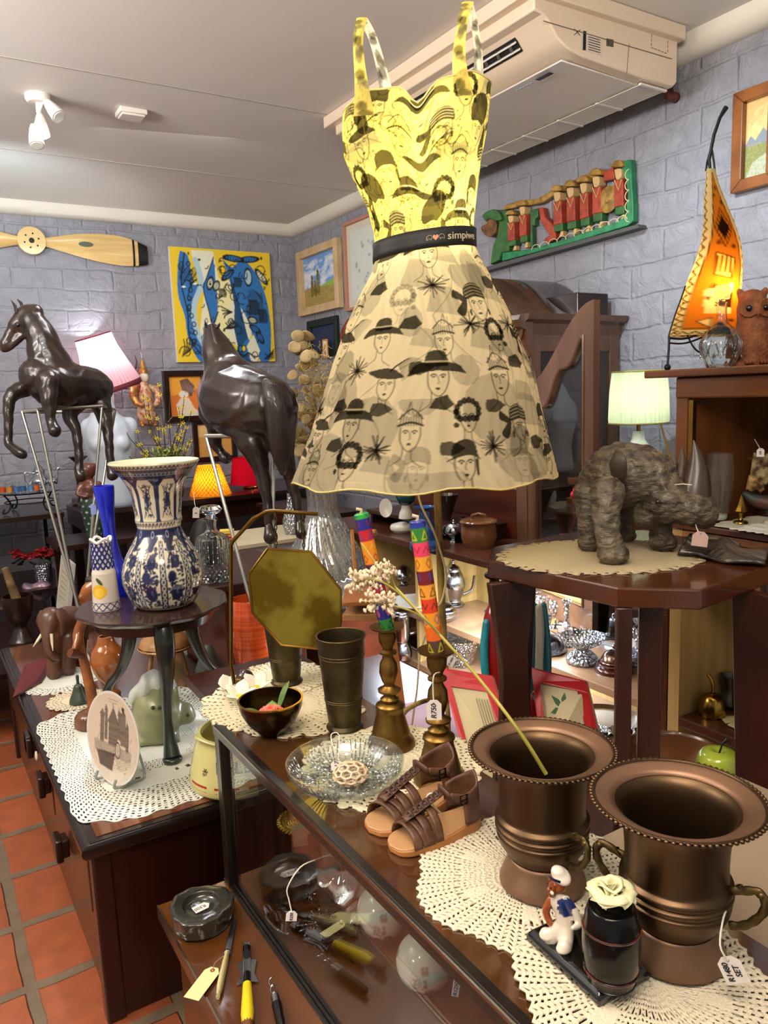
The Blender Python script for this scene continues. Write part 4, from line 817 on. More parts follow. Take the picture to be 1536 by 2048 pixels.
t,k_=vessel('scent_burner','little brass stand with a pointed shade on the cabinet shelf','ornament',(1471,1012),ZC2+.006,0,[(14,0),(12,3),(4,6),(3,18),(8,22)],M_brassg,pos=(2.03,1.325,0));t.location.z=ZC2+.006
B().lathe(curve2([(14*k_,24*k_),(8*k_,36*k_),(.5*k_,56*k_)]),8).build('shade',M_brassg,t)
t=thing('ship_ornament','small painted wooden sailing ship ornament with ragged sails and a tag','ornament',(2.21,1.34,ZC2+.011));k_=K(t.location)*1.25
b=B();limb(b,[((-40*k_,0,30*k_),6*k_),((-20*k_,0,18*k_),12*k_),((20*k_,0,16*k_),14*k_),((50*k_,0,30*k_),10*k_)]);organic('hull',b,.006,mat('ship_hull','#5a2c1c',.5,col2='#1f4a44',ns=20,bump=.4),t)
B().lathe([(0,0),(22*k_,0),(18*k_,6*k_),(0,8*k_)],20).build('base',M_dwood,t)
for x,h in((-18,100),(14,120)):B().tube([(x*k_,0,20*k_),(x*k_,0,h*k_)],1.8*k_,6).build('mast',M_dwood,t);B().tube([((x-20)*k_,0,(h-12)*k_),((x+20)*k_,0,(h-10)*k_)],1.3*k_,6).build('yard',M_brassg,t)
for(x,z,sx,sz,mm)in((-20,72,15,24,'#b9a878'),(-26,48,14,12,'#c8a060'),(14,70,16,28,'#a8863c'),(30,40,14,10,'#9a4030')):
 b=B();b.grid(lambda u,v:((x+(u-.5)*2*sx*(1-.3*v))*k_,-.012*math.sin(u*PI)*math.sin(v*PI)-.004,(z+(v-.5)*2*sz+2*math.sin(u*14))*k_),12,10);b.build('sail',mat('sail'+mm,mm,.7,col2='#4a2c18',ns=40),t,solid=.0015)
B().lathe([(0,-1*k_),(15*k_,-1*k_),(15*k_,1*k_),(0,1*k_)],24).build('clock_disc',mat('disc_cream','#d8c894',.5),t).rotation_euler.x=PI/2
t.children[-1].location=(46*k_,-.03,40*k_)
# ---- owl
ZTOP=1.641
p=Vector((2.20,1.425,ZTOP));t=thing('owl_figurine','carved terracotta brown owl standing on the cabinet top','figurine',p,az(p)+.35);k_=K(p)
M_owl=mat('owl_clay','#8a5230',.75,col2='#6a3a20',ns=30,bump=1,bs=120)
b=B();limb(b,[((0,0,8*k_),36*k_),((0,0,40*k_),38*k_),((0,0,80*k_),34*k_),((0,0,112*k_),33*k_),((0,-2*k_,124*k_),28*k_)]);b.box((0,0,4*k_),(84*k_,70*k_,12*k_))
for s in(-1,1):b.ell((s*22*k_,-2*k_,140*k_),(8*k_,6*k_,16*k_),rot=(0,s*.3,0));b.ell((s*32*k_,4*k_,55*k_),(12*k_,26*k_,42*k_),rot=(.1,0,0))
organic('body',b,.005,M_owl,t,4,disp=lambda co:.0022*np.sin(co[:,2]*420+6*np.sin(co[:,0]*150))*(co[:,2]<.115))
for s in(-1,1):
 o=B().lathe(curve2([(18*k_,0),(17*k_,4*k_),(11*k_,3*k_),(7*k_,1*k_),(0,1*k_)]),24,lambda r,z,a_,i:(r*(1+.06*math.sin(14*a_)),z)).build('eye_disc',M_owl,t);o.rotation_euler=(PI/2,0,s*.35);o.location=(s*15*k_,-30*k_,112*k_)
 e=B().ell((0,0,3*k_),(6*k_,6*k_,4*k_)).build('eye',M_black,o)
B().tube([(0,-34*k_,110*k_),(0,-40*k_,100*k_),(0,-36*k_,92*k_)],[5*k_,4*k_,.5*k_],8).build('beak',M_owl,t)
for s in(-1,1):
 for j in(-1,0,1):B().ell((s*14*k_+j*6*k_,-38*k_,8*k_),(3*k_,8*k_,4*k_)).build('toe',M_owl,t)
# ---- decanter on the cabinet
p=Vector((2.08,1.44,ZTOP));t=thing('glass_decanter','clear cut glass decanter with square stopper standing beside the owl','decanter',p);k_=K(p)
pr=curve2([(24*k_,0),(26*k_,4*k_),(38*k_,34*k_),(39*k_,50*k_),(28*k_,72*k_),(14*k_,86*k_),(10*k_,100*k_),(10*k_,122*k_),(14*k_,128*k_)])
B().lathe(shell(pr,.004),72,lambda r,z,a_,i:(r*(1+.035*abs(math.sin(9*a_))*(1 if z<75*k_ else .3)),z)).build('body',M_glass,t)
b=B();
for i in range(8):
 for s in(-1,1):
  a0=i*PI/4;b.tube([((38-j*.5)*k_*math.cos(a0+s*.05*j),(38-j*.5)*k_*math.sin(a0+s*.05*j),(20+j*5.5)*k_)for j in range(7)],1.3*k_,5)
b.build('cut_ribs',M_tgs,t)
st=B().box((0,0,146*k_),(28*k_,12*k_,28*k_)).build('stopper',M_glass,t,bev=.004);B().tube([(0,0,128*k_),(0,0,133*k_)],6*k_,12).build('stopper_neck',M_glass,st)
# ---- leather leaf lamp
O=Vector((2.13,1.47,ZTOP))
t=thing('leaf_lamp','tall lit leaf shaped hide lamp painted with triangles and an amber centre','lamp',O,-PI/2+.0)
DL=dep(O);rtv=RT
def lp(px,py,off=0):v=P(px,py,DL+off)-O;v.z-=0;return Matrix.Rotation(-t.rotation_euler.z,3,'Z')@v
edges=[(338,1412,1430),(365,1411,1437),(400,1408,1450),(440,1407,1466),(480,1403,1479),(520,1392,1484),(560,1376,1483),(600,1362,1480),(630,1351,1479),(655,1343,1480),(672,1338,1481)]
es=smooth_path([(y,a_,b_)for y,a_,b_ in edges],8)
aL=Art(150,330,'#d8c48a');NE=len(es)
def inner(f,s):return .5+s*(.5-.17-.1*(1-f))if f>.1 else .5+s*(.25+f)
for side in(0,):
 pts=[(.5+.30*math.sin(min(1,f*1.4)*PI*.5)*-1,1-f)for f in np.linspace(.05,.93,20)]+[(.5+.30*math.sin(min(1,f*1.4)*PI*.5),1-f)for f in np.linspace(.93,.05,20)]
 aL.poly([(x*.5,y)for x,y in pts],'#c8741c');aL.line([(x*.5,y)for x,y in pts],.006,'#3a2410')
for q in(0,.5):
 pts=[(q+.25+s*(.15*math.sin(min(1,f*1.4)*PI*.5)),1-f)for s,fr in((-1,np.linspace(.04,.92,20)),(1,np.linspace(.92,.04,20)))for f in fr]
 aL.poly(pts,'#c8741c');aL.line(pts,.006,'#3a2410')
 for s in(-1,1):
  z=[(q+.25+s*((.235 if j%2 else .165)),1-f)for j,f in enumerate(np.linspace(.03,.97,42))];aL.line(z,.007,'#4a3418')
  for f in np.linspace(.04,.96,24):aL.ell(q+.25+s*.2,1-f,.006,.006,'#4a3418')
 aL.poly([(q+.14,.035),(q+.36,.035),(q+.36,.0),(q+.14,0)],'#d8c48a');aL.line([(q+.02+.03*j,.05 if j%2 else .01)for j in range(16)],.007,'#4a3418')
 aL.poly([(q+.25,.72),(q+.31,.655),(q+.25,.59),(q+.19,.655)],'#241408');aL.line([(q+.25,.75),(q+.33,.655),(q+.25,.56),(q+.17,.655),(q+.25,.75)],.006,'#3a2410')
 aL.poly([(q+.19,.53),(q+.33,.5),(q+.31,.40),(q+.2,.42)],'#e8c060');aL.line([(q+.19,.53),(q+.33,.5),(q+.31,.40),(q+.2,.42),(q+.19,.53)],.006,'#3a2410')
 for j in range(4):aL.line([(q+.205+j*.03,.51),(q+.21+j*.03,.43)],.008,'#6a3c10')
 aL.poly([(q+.17,.34),(q+.34,.38),(q+.33,.2),(q+.2,.2)],'#e6cf90');aL.poly([(q+.24,.25),(q+.33,.34),(q+.34,.24)],'#3a2010');aL.poly([(q+.17,.14),(q+.24,.17),(q+.24,.08)],'#e6cf90');aL.line([(q+.17,.14),(q+.24,.17),(q+.24,.08),(q+.17,.14)],.005,'#3a2410')
 for(sx,sy)in((.25,.86),(.21,.82),(.3,.78),(.2,.58),(.32,.56),(.2,.3),(.28,.12),(.34,.15),(.22,.36)):
  for a_ in range(4):aL.line([(q+sx-.02*math.cos(a_*PI/4),sy-.012*math.sin(a_*PI/4)),(q+sx+.02*math.cos(a_*PI/4),sy+.012*math.sin(a_*PI/4))],.004,'#4a2410')
V=[];F=[];UV=[];NA=64
rv=(Matrix.Rotation(-t.rotation_euler.z,3,'Z')@RT);fv=(Matrix.Rotation(-t.rotation_euler.z,3,'Z')@_fh)
rows=[]
for i in range(160):
 f=i/159*(NE-1);j=min(int(f),NE-2);g=f-j;rows.append(es[j].lerp(es[j+1],g))
for i,e in enumerate(rows):
 Lp=lp(e.y,e.x);Rp=lp(e.z,e.x);c=(Lp+Rp)/2;hw=(Rp-Lp).length/2;hd=min(.07,hw*.55)
 for j in range(NA+1):
  a_=PI+2*PI*j/NA;s_=math.sin(a_);V.append(c+(Rp-Lp)/2*math.cos(a_)-fv*(-hd*s_)*1.0);UV.append((j/NA,1-i/159))
for i in range(159):
 for j in range(NA):F.append((i*(NA+1)+j,i*(NA+1)+j+1,(i+1)*(NA+1)+j+1,(i+1)*(NA+1)+j))
me=bpy.data.meshes.new('hide_shade');me.from_pydata([tuple(v)for v in V],[],F);ink(me,aL,UV);link_mesh(me,'hide_shade',shade_mat('hide','#d8c48a',True,.7),t,180)
b=B();b.tube([lp(1421,345),lp(1418,320),lp(1428,270),lp(1440,235),lp(1452,215)],[.004,.005,.005,.005,.008],8);b.tube([lp(1412,342),lp(1414,325),lp(1421,300)],.003,6);b.tube([lp(1430,345),lp(1428,325),lp(1424,300)],.003,6)
b.build('stalk',M_iron,t)
b=B();foot=[lp(y_,x_)for x_,y_,_ in((e.x,e.y,0)for e in rows[-60:])];b.tube(foot+[lp(1338,690),(lp(1335,732).x,lp(1335,732).y,.006)],.0035,6);b.ell((lp(1335,732).x,lp(1335,732).y,.008),.01);b.build('wire_leg',M_iron,t)
b=B();b.tube(smooth_path([lp(1338,676),lp(1375,676),lp(1420,655),lp(1462,632),lp(1482,628)],5),.004,6);b.tube(smooth_path([lp(1338,686),lp(1372,686),lp(1420,668),lp(1482,640)],5),.003,6);b.tube(smooth_path([lp(1375,672),lp(1392,700,.1),lp(1420,712,.15),(lp(1440,725,.2).x,lp(1440,725,.2).y,.005)],5),.003,6);b.build('wire_base',M_iron,t)
light('POINT',O+Matrix.Rotation(t.rotation_euler.z,3,'Z')@lp(1440,580),1.5,(1,.62,.22),.02)
# ---- table lamp with pleated green-white shade, on a small stand behind the rhino
p=Vector((2.45,2.06,1.22));t=thing('plant_stand','narrow brown stand carrying the pleated lamp beside the wall cabinet','stand',(2.62,2.12,0),0)
B().box((0,0,1.20),(.40,.56,.03)).build('top',M_shelf,t,bev=.004,smooth=0)
for sx in(-1,1):
 for sy in(-1,1):B().box((sx*.17,sy*.25,.5925),(.03,.03,1.185)).build('leg',M_shelf,t,bev=.003)
ZP=1.216
p=Vector((2.55,2.13,ZP));t=thing('table_lamp','lit table lamp with pleated pale green shade and floral white porcelain base','lamp',p);k_=K(p)
M_shg=shade_mat('shade_green','#e2e8c8',False,.6)
def pleat(nf,amp):return lambda r,z,a_,i:(r*(1+amp*math.sin(nf*a_)),z)
zs=112
B().lathe([(56*k_,zs*k_),(57*k_,(zs+8)*k_),(55*k_,(zs+60)*k_),(51*k_,(zs+100)*k_)],216,pleat(40,.022),cap=False).build('lamp_shade',M_shg,t)
for r,z in((57,zs),(52,zs+100)):B().tube([(r*k_*math.cos(a_),r*k_*math.sin(a_),z*k_)for a_ in[j*PI/24 for j in range(48)]],1.6*k_,6,closed=True).build('shade_trim',mat('trim_gold','#a8a050',.6),t)
a=Art(120,60,'#dcebe4');rs=np.random.RandomState(2)
for i in range(60):a.ell(.35+.3*rs.rand(),.15+.5*rs.rand(),.03,.025,('#c06a78','#7a9a80','#b04a60')[rs.randint(3)],.7);a.ell(.85+.2*rs.rand()-.1,.15+.5*rs.rand(),.03,.025,'#c06a78',.6)
painted_lathe('porcelain_base',a,resample(curve2([(26*k_,0),(28*k_,4*k_),(28*k_,50*k_),(27*k_,62*k_),(20*k_,70*k_),(13*k_,80*k_),(11*k_,96*k_)],4),50),MA['gloss'],t,72)
B().tube([(0,0,95*k_),(0,0,135*k_)],4*k_,8).build('lamp_socket',M_brassg,t);B().ell((0,0,150*k_),(13*k_,13*k_,17*k_)).build('bulb',mat('bulb_lit2','#eafff0',em=4),t)
light('POINT',(p.x,p.y,ZP+155*k_),4.6,(.86,1,.82),.03)
tag(B().tube([WX(1323,745,2.62),WX(1322,850,2.62),(2.62,2.0,ZP+.012)],.004,8).build('brass_rod',M_brassg,None),'thin straight brass rod standing beside the pleated lamp','rod')
p=Vector((2.50,1.95,ZP));t=thing('saucer','small white dish with a dark underside at the foot of the brass rod','saucer',p);B().lathe(shell([(.03,0),(.05,.004),(.06,.012)],.002),30).build('dish',M_white,t)
t,k_=vessel('floral_mug','white mug with blue and green flowers beside the porcelain lamp base','mug',(1215,905),ZP,0,[(18,0),(18,6),(17,46)],M_white,pos=(2.56,2.30,ZP))
a=Art(80,40,'#dedccc');rs=np.random.RandomState(8)
for i in range(40):a.ell(rs.rand(),.1+.8*rs.rand(),.06,.06,('#2c4a9a','#3a7a4a','#1c2c5a','#a04a50')[rs.randint(4)],.85)
for c in list(t.children):bpy.data.objects.remove(c)
painted_lathe('cup',a,resample([(18*k_,0),(18*k_,6*k_),(17*k_,48*k_)],30),MA['gloss'],t,60);B().tube(smooth_path([(16*k_,0,40*k_),(30*k_,0,38*k_),(30*k_,0,16*k_),(17*k_,0,10*k_)],5),3*k_,8).build('handle',M_white,t)
# ==== octagonal table with the rhino, and what stands under and behind it
ZLT=.67;ZOT=1.22
t=thing('low_table','low dark table behind the glass display case carrying the octagonal table and dress lamp','table',(1.0,.35,0),0)
B().box2((-.04,0,ZLT-.03),(.40,1.95,ZLT)).build('top',M_mwood,t,bev=.004,smooth=0)
for x in(.0,.36):
 for y in(.04,1.91):B().box2((x-.03,y-.03,0),(x+.03,y+.03,ZLT-.03)).build('leg',M_mwood,t,smooth=0)
tag(B().prism([(0,0),(.30,-.05),(.31,.35),(.05,.42)],.0015).build('lilac_cloth',mat('lilac_paper','#c4a2b4',.8,col2='#b494b8',ns=6),None,smooth=0),'lilac cloth lying on the low table behind the candlesticks','cloth');o=bpy.context.scene.objects['lilac_cloth'];o.location=(1.02,1.47,ZLT+.0008);o.rotation_euler.z=.1
tag(B().prism([(0,0),(.28,0),(.28,.2),(0,.2)],.0015).build('cream_cloth',mat('cream_paper','#d8cfa4',.8),None,smooth=0),'cream napkin on the low table beside the dress lamp foot','cloth');o=bpy.context.scene.objects['cream_cloth'];o.location=(1.0,1.27,ZLT+.003);o.rotation_euler.z=.1
t=tag(B().prism([(0,0),(.42,0),(.42,.52),(0,.52)],.012).build('beige_board',mat('board_beige','#8f7c66',.6),None,smooth=0,bev=.002),'flat beige board lying behind the large bronze urn','board');t.location=(.935,.36,ZLT+.13)
t=tag(B().box2((.935,.36,ZLT+.001),(1.34,.86,ZLT+.128)).build('flat_box',M_blackm,None,bev=.003),'dark flat box under the beige board behind the large urn','box')
t=thing('octagonal_table','octagonal mahogany occasional table with slatted legs under the rhino','table',(1.36,1.15,ZLT),0)
oc=[(S(975,1120,ZOT)),(S(1235,1175,ZOT)),(S(1390,1180,ZOT)),(S(1536,1130,ZOT))]
M_oct=wood('octagon_wood','#4e2614','#30140a',5,(.3,1,1),.2,.35)
cx,cyy=1.365,1.16;loc8=[(1.093,1.332),(1.123,.982),(1.225,.875),(1.497,.905),(1.63,.99),(1.64,1.34),(1.53,1.45),(1.20,1.44)]
b=B();b.prism([(x-1.36,y-1.15)for x,y in loc8],.04,'z',ZOT-ZLT-.04);b.build('top',M_oct,t,bev=.004,smooth=0)
for(px,d_,w_,rz,zb_)in(((1028,1300),1.74,.085,.5,0),((1042,1300),1.98,.06,.3,-ZLT),((1246,1350),1.50,.030,.2,0),((1299,1350),1.53,.044,.1,0),((1518,1420),1.57,.105,-.75,-ZLT),((1560,1300),1.85,.07,.6,-ZLT)):
 q=P(*px,d_);hh=ZOT-ZLT-.04-zb_;b=B();pts=[(-w_/2-.02,0),(w_/2,0),(w_/2*.8,hh*.35),(w_/2*.75,hh*.7),(w_/2+.012,hh),(-w_/2-.02,hh),(-w_/2*.8,hh*.6),(-w_/2*.9,hh*.3)]
 if w_<.05:pts=[(-w_/2,0),(w_/2,0),(w_/2,hh),(-w_/2,hh)]
 b.prism(pts,.022,'y',-.011);o=b.build('leg',M_mwood,t,bev=.003);o.location=(q.x-1.36,q.y-1.15,zb_);o.rotation_euler.z=rz+az(q)
# ---- doily maker
def doily(name,label,c,z,fn_r,m,nr=26,ns=120,keep=None,drape=None,cat='doily',rz=0,th=.0022,sq=None,wob=.0008,group=None):
 V=[];F=[]
 for i in range(nr+1):
  for j in range(ns):
   a_=2*PI*j/ns;R=fn_r(a_);r=R*i/nr;x,y=c[0]+r*math.cos(a_+rz),c[1]+r*math.sin(a_+rz);zz=z+th*.55+wob*math.sin(i*2.1)*math.sin(j*1.7)
   if i==nr:zz+=.001*math.sin(j*1.3)
   if drape:x,y,zz=drape(x,y,zz)
   V.append((x-c[0],y-c[1],zz-z))
 for i in range(nr):
  for j in range(ns):
   if keep is None or keep(i,j,2*PI*(j+.5)/ns):F.append((i*ns+j,i*ns+(j+1)%ns,(i+1)*ns+(j+1)%ns,(i+1)*ns+j))
 me=bpy.data.meshes.new(name);me.from_pydata(V,[],F);o=link_mesh(me,name,m,None,180);o.location=(c[0],c[1],z)
 q=o.modifiers.new('s','SOLIDIFY');q.thickness=th;q.offset=0
 return tag(o,label,cat,group)
def filet(nr,per=2,solid=(),petals=0,open_=(3,99)):
 def k(i,j,a_):
  if i<2 or i in solid:return True
  if i==nr-1:return j%4!=0
  if petals and math.cos(petals*a_)>.1+.8*i/nr:return True
  return not(i%2==0 and j%per==0)
 return k
doily('doily','oval crocheted mat with a scalloped edge under the rhino',(1.31,1.20),ZOT,lambda a_:.185*(1+.25*math.cos(a_)**2)*(1+.02*math.cos(24*a_)),mat('lace_grey','#a89878',.85,bump=.6,bs=300),22,144,filet(22,3,range(0,20)),rz=-.5)
# ---- rhino (world traced)
def traced(name,label,cat,base,d):
 t=bpy.data.objects.new(name,None);COL.objects.link(t);t.location=base;tag(t,label,cat);return t
base=S(1250,1110,ZOT);DR=dep(base)
t=traced('rhino_carving','rough carved dark wooden rhinoceros with two polished horns on the octagonal table','figurine',(base.x,base.y,ZOT+.004),DR);kR=DR/FPX
def W(px,py,off=0):return P(px,py,DR+off)-t.location
def gz(v,z):v=Vector(v);v.z=z;return v
M_rh=mat('rhino_wood','#665a48',.5,0,'#3e3326',30,1,7,3,60,(.8,.8,1.8),.15,ramp=(.4,.6))
M_horn=mat('horn_wood','#5c4634',.38,0,'#33241a',9,1,4,.2,60,(1,1,.25),.15)
b=B()
limb(b,[(W(1200,965,.10),48*kR),(W(1225,955,.06),66*kR),(W(1262,950,.02),66*kR),(W(1300,955,0),56*kR)])
limb(b,[(W(1290,955,0),52*kR),(W(1330,985,-.02),44*kR),(W(1365,1010,-.03),37*kR),(W(1400,1022,-.04),33*kR),(W(1412,1030,-.04),24*kR)])
b.ell(W(1240,905,.06),(30*kR,30*kR,22*kR));b.ell(W(1300,1030,0),(40*kR,30*kR,28*kR));b.ell(W(1345,1004,-.03),(56*kR,44*kR,44*kR));b.ell(W(1384,1016,-.048),(46*kR,44*kR,36*kR));b.ell(W(1402,1028,-.055),(28*kR,34*kR,28*kR));b.ell(W(1404,1044,-.045),(24*kR,26*kR,14*kR));b.ell(W(1352,972,-.02),(22*kR,20*kR,16*kR))
zf=20*kR
def leg(ps,foot,rf):
 pts=[(W(*p[:3]),p[3]*kR)for p in ps];limb(b,pts);f=W(*foot);f.z=rf*.55*kR;limb(b,[(pts[-1][0],ps[-1][3]*kR),(f,rf*.9*kR)]);b.ell(f,(rf*kR,rf*1.05*kR,rf*.6*kR))
leg([(1215,985,-.06,34),(1213,1030,-.08,26),(1215,1070,-.09,23)],(1226,1108,-.09),30)
leg([(1180,985,.06,34),(1178,1040,.05,24),(1176,1070,.05,20)],(1178,1090,.05),24)
leg([(1320,1020,.02,28),(1320,1060,.03,22)],(1325,1095,.02),28)
leg([(1240,985,.14,30),(1248,1040,.15,20)],(1252,1080,.14),22)
organic('body',b,.0055,M_rh,t,4,.4,disp=lambda co:.0014*np.sin(co[:,0]*130+co[:,2]*190+5*np.sin(co[:,1]*60+co[:,2]*40))+.0012*np.sin(co[:,0]*310-co[:,2]*120+3*np.sin(co[:,2]*90)))
for n_,(p0,p1,r0,mm)in enumerate((((1390,1006,-.050),(1388,880,-.050),27,M_horn),((1350,992,-.030),(1364,892,-.01),17,M_horn))):
 a0,a1=W(*p0),W(*p1);pts=[];rr=[]
 for i in range(13):f=i/12;pts.append(a0.lerp(a1,f)+RT*(.010*math.sin(f*PI*.9)-.004));rr.append(max(.001,r0*kR*(1-f**1.8)*(1.1 if n_==0 else 1.1)))
 B().tube(pts,rr,20).build('horn',mm,t)
for(p0,p1,p2)in(((1238,965,-.055),(1236,925,-.07),(1232,900,-.06)),((1290,925,.06),(1296,900,.07),(1300,890,.07))):
 b=B();pts=smooth_path([W(*p0),W(*p1),W(*p2)],5);b.tube(pts,[8*kR,14*kR,18*kR,20*kR,21*kR,21*kR,19*kR,16*kR,12*kR,7*kR,1*kR][:len(pts)],12,flat=(1,.42));b.build('ear',mat('rhino_ear','#332a1e',.5,bump=1,bs=60,stretch=(1,1,.2)),t)
B().ell(W(1316,1004,-.080),5*kR).build('eye',M_black,t)
B().tube([W(1345,970,-.06),W(1366,968,-.085),W(1384,970,-.10)],.0012,5).build('tag_string',M_string,t)
# ---- bark and its tag
base=S(1455,1118,ZOT);
t=thing('bark_piece','black curved piece of bark lying beside the rhino snout','bark',(base.x,base.y,ZOT),az(base)-.35);k_=K(base)
M_bark=mat('bark_black','#1c1614',.35,0,'#3c3024',10,1,5,1,40,(1,3,1),.3)
b=B();b.grid(lambda u,v:((u-.5)*165*k_*(1-.15*v),(v-.5)*90*k_+10*k_*math.sin(u*7),(6+34*math.sin(PI*v)*(1-.55*u)*(1-.2*math.sin(u*11))+3*math.sin(v*17+u*9))*k_),40,24)
b.build('shell',M_bark,t,solid=.008,smooth=60);b=B();limb(b,[((-80*k_,0,26*k_),12*k_),((-30*k_,10*k_,30*k_),14*k_),((10*k_,20*k_,26*k_),8*k_)]);b.build('knot',mat('bark_grey','#5c4c38',.6,col2='#2c241a',ns=20,bump=1),t)
# ---- price tags
def ptag(label,px,py,d,w_,h_,txt,rot=0,m=M_tag,sp=None,trot=PI/2,size=None,lean=0,cat='tag',lines=None):
 c=P(px,py,d);k_=d/FPX;t=thing('price_tag',label,cat,c);t.rotation_euler=(lean,rot,az(c));t.rotation_mode='XYZ'
 W_,H_=w_*k_,h_*k_;ch=min(W_,H_)*.28
 pts=[(-W_/2,-H_/2),(W_/2,-H_/2),(W_/2,H_/2-ch),(W_/2-ch,H_/2),(-W_/2+ch,H_/2),(-W_/2,H_/2-ch)]
 cdo=B().prism(pts,.0008,'y',-.0004).build('card',m,t,smooth=0)
 for i,s_ in enumerate(txt):
  text(s_,size or W_*.42,M_ink,cdo,(W_*.16*(i-(len(txt)-1)/2)*2.4,-.0009,-H_*.06),(PI/2,-trot,0),'handwriting',.0002,shear=.2,bold=W_*.006)
 B().lathe([(0,-.0001),(W_*.06,-.0001),(W_*.06,.0001),(0,.0001)],10).build('hole',M_ink,cdo).rotation_euler.x=PI/2;cdo.children[-1].location=(0,-.0007,H_*.36)
 if sp:
  Ri=t.rotation_euler.to_matrix().inverted();pp=[(0,-.001,H_*.36)]+[Ri@(P(a_,b_,d+e_)-c)for a_,b_,e_ in sp]
  B().tube(smooth_path(pp,4),.0011 if d>1.5 else .0012,5).build('string',M_string,t)
 return t
ptag('pinkish blank price tag hanging under the rhino chin',1400,1078,DR-.12,30,30,[],.1,mat('tag_pink','#b89c90',.6),sp=[(1395,1060,.02),(1390,1045,.06)])
ptag('pink price tag hanging in the tall clear vase',1410,895,2.54,13,16,['R'],0,sp=[(1411,878,0),(1411,868,0)])
ptag('white price tag hanging on the ship ornament',1521,905,2.28,14,17,['R8'],0,sp=[(1516,890,0),(1509,878,.02)])
ptag('lilac price tag on the neck of the cut glass decanter',1465,637,2.36,11,14,['R'],0,mat('tag_lilac','#a89cb8',.6))
ptag('white price tag hanging from the brass bell handle',1424,1432,2.55,10,20,[],0,sp=[(1425,1410,0),(1424,1385,.03)])
# ---- carved red and turquoise figure between the table legs, red Christmas boards
base=S(985,1480,ZLT);DF=dep(base);t=traced('carved_tall_bird','tall slim carved wooden figure, red with turquoise sides and a dark neck','figurine',(base.x,base.y,ZLT),DF);kF=DF/FPX
M_rc=mat('fig_red','#8f1414',.18,coat=.6);M_tq=mat('fig_turq','#1f8296',.25,col2='#2c98a8',coat=.4)
def W(px,py,off=0):return P(px,py,DF+off)-t.location
b=B();limb(b,[(W(990,1200),9*kF),(W(988,1240),22*kF),(W(990,1300),20*kF),(W(995,1380),26*kF),(W(990,1450),34*kF),(gz(W(990,1478),.03),36*kF)]);organic('body',b,.006,M_rc,t)
b=B();limb(b,[(W(990,1150),9*kF),(W(988,1180),12*kF),(W(990,1210),13*kF)]);b.ell(W(982,1150,-.01),(16*kF,12*kF,9*kF));organic('neck',b,.004,M_dwood,t)
for s,o_ in((-1,0),(1,0)):
 b=B();limb(b,[(W(988+s*15,1245,-.02),8*kF),(W(988+s*20,1310,-.02),9*kF),(W(988+s*18+6,1380,-.03),7*kF),(W(988+s*10+14,1440,-.03),2*kF)]);organic('wing',b,.004,M_tq,t)
base=S(1080,1470,ZLT);t=traced('carved_tall_bird','slim carved figure with turquoise sides and white front behind the table leg','figurine',(base.x,base.y,ZLT),dep(base));DF=dep(base);kF=DF/FPX
b=B();limb(b,[(W(1078,1215),8*kF),(W(1080,1260),9*kF),(W(1078,1330),9*kF),(W(1078,1395),10*kF)]);organic('front',b,.004,M_white,t)
b=B();limb(b,[(W(1075,1390),14*kF),(W(1080,1420),24*kF),(gz(W(1080,1470),.02),24*kF)]);organic('base',b,.006,M_rc,t)
for s in(-1,1):b=B();limb(b,[(W(1078+s*9,1210,.02),7*kF),(W(1078+s*14,1280,.02),10*kF),(W(1078+s*14,1350,.02),11*kF),(W(1078+s*9,1410,.02),6*kF)]);organic('side',b,.004,M_tq,t)
B().tube(smooth_path([W(1066,1390,-.03),W(1078,1410,-.04),W(1094,1400,-.03)],4),.003,6).build('ribbon',M_tq,t)
def xmas(label,tl,tr,br,bl,zt,star):
 Q=[S(*tl,ZLT+zt),S(*tr,ZLT+zt),S(*br,ZLT+.004),S(*bl,ZLT+.004)];c=(Q[2]+Q[3])/2
 t=thing('christmas_board',label,'picture',(c.x,c.y,ZLT),0);Q=[p-Vector((c.x,c.y,ZLT))for p in Q];n=(Q[1]-Q[0]).cross(Q[3]-Q[0]).normalized()
 if n.dot(c-CAM)>0:n=-n
 def pt(u,v,h):return Q[3].lerp(Q[2],u).lerp(Q[0].lerp(Q[1],u),v)+n*h
 def pad(us,h0,h1,name,m,par):k=len(us);return B().add([pt(u,v,h0)for u,v in us]+[pt(u,v,h1)for u,v in us],[tuple(range(k)),tuple(range(k,2*k))[::-1]]+[(i,(i+1)%k,(i+1)%k+k,i+k)for i in range(k)]).build(name,m,par,smooth=0)
 bd=pad([(0,0),(1,0),(1,1),(0,1)],-.012,0,'board',mat('board_cream','#c8b890',.6),t)
 for us in([(0,.85),(1,.85),(1,1),(0,1)],[(0,0),(.13,0),(.13,.85),(0,.85)],[(.8,0),(1,0),(1,.85),(.8,.85)],[(.13,0),(.8,0),(.8,.06),(.13,.06)]):pad(us,0,.0015,'red_border',mat('card_red','#b01c22',.4),t)
 if star:
  for i in range(6):a_=i*PI/3+.3;pad([(.5+.02*math.cos(a_-1.5),.6+.02*math.sin(a_-1.5)),(.5+.15*math.cos(a_-.35),.6+.12*math.sin(a_-.35)),(.5+.26*math.cos(a_),.6+.2*math.sin(a_)),(.5+.15*math.cos(a_+.35),.6+.12*math.sin(a_+.35)),(.5+.02*math.cos(a_+1.5),.6+.02*math.sin(a_+1.5))],0,.001,'holly_leaf',mat('holly_green','#2c5a34',.6),bd)
 else:
  for i in range(5):pad([(.55+.05*i,.35),(.56+.05*i,.35),(.56+.05*i,.78),(.55+.05*i,.78)],0,.001,'printed_line',mat('print_grey','#6c6450',.7),bd)
xmas('red bordered board printed with a green holly star beside the table legs',(1063,1335),(1172,1362),(1212,1530),(1085,1530),.20,1)
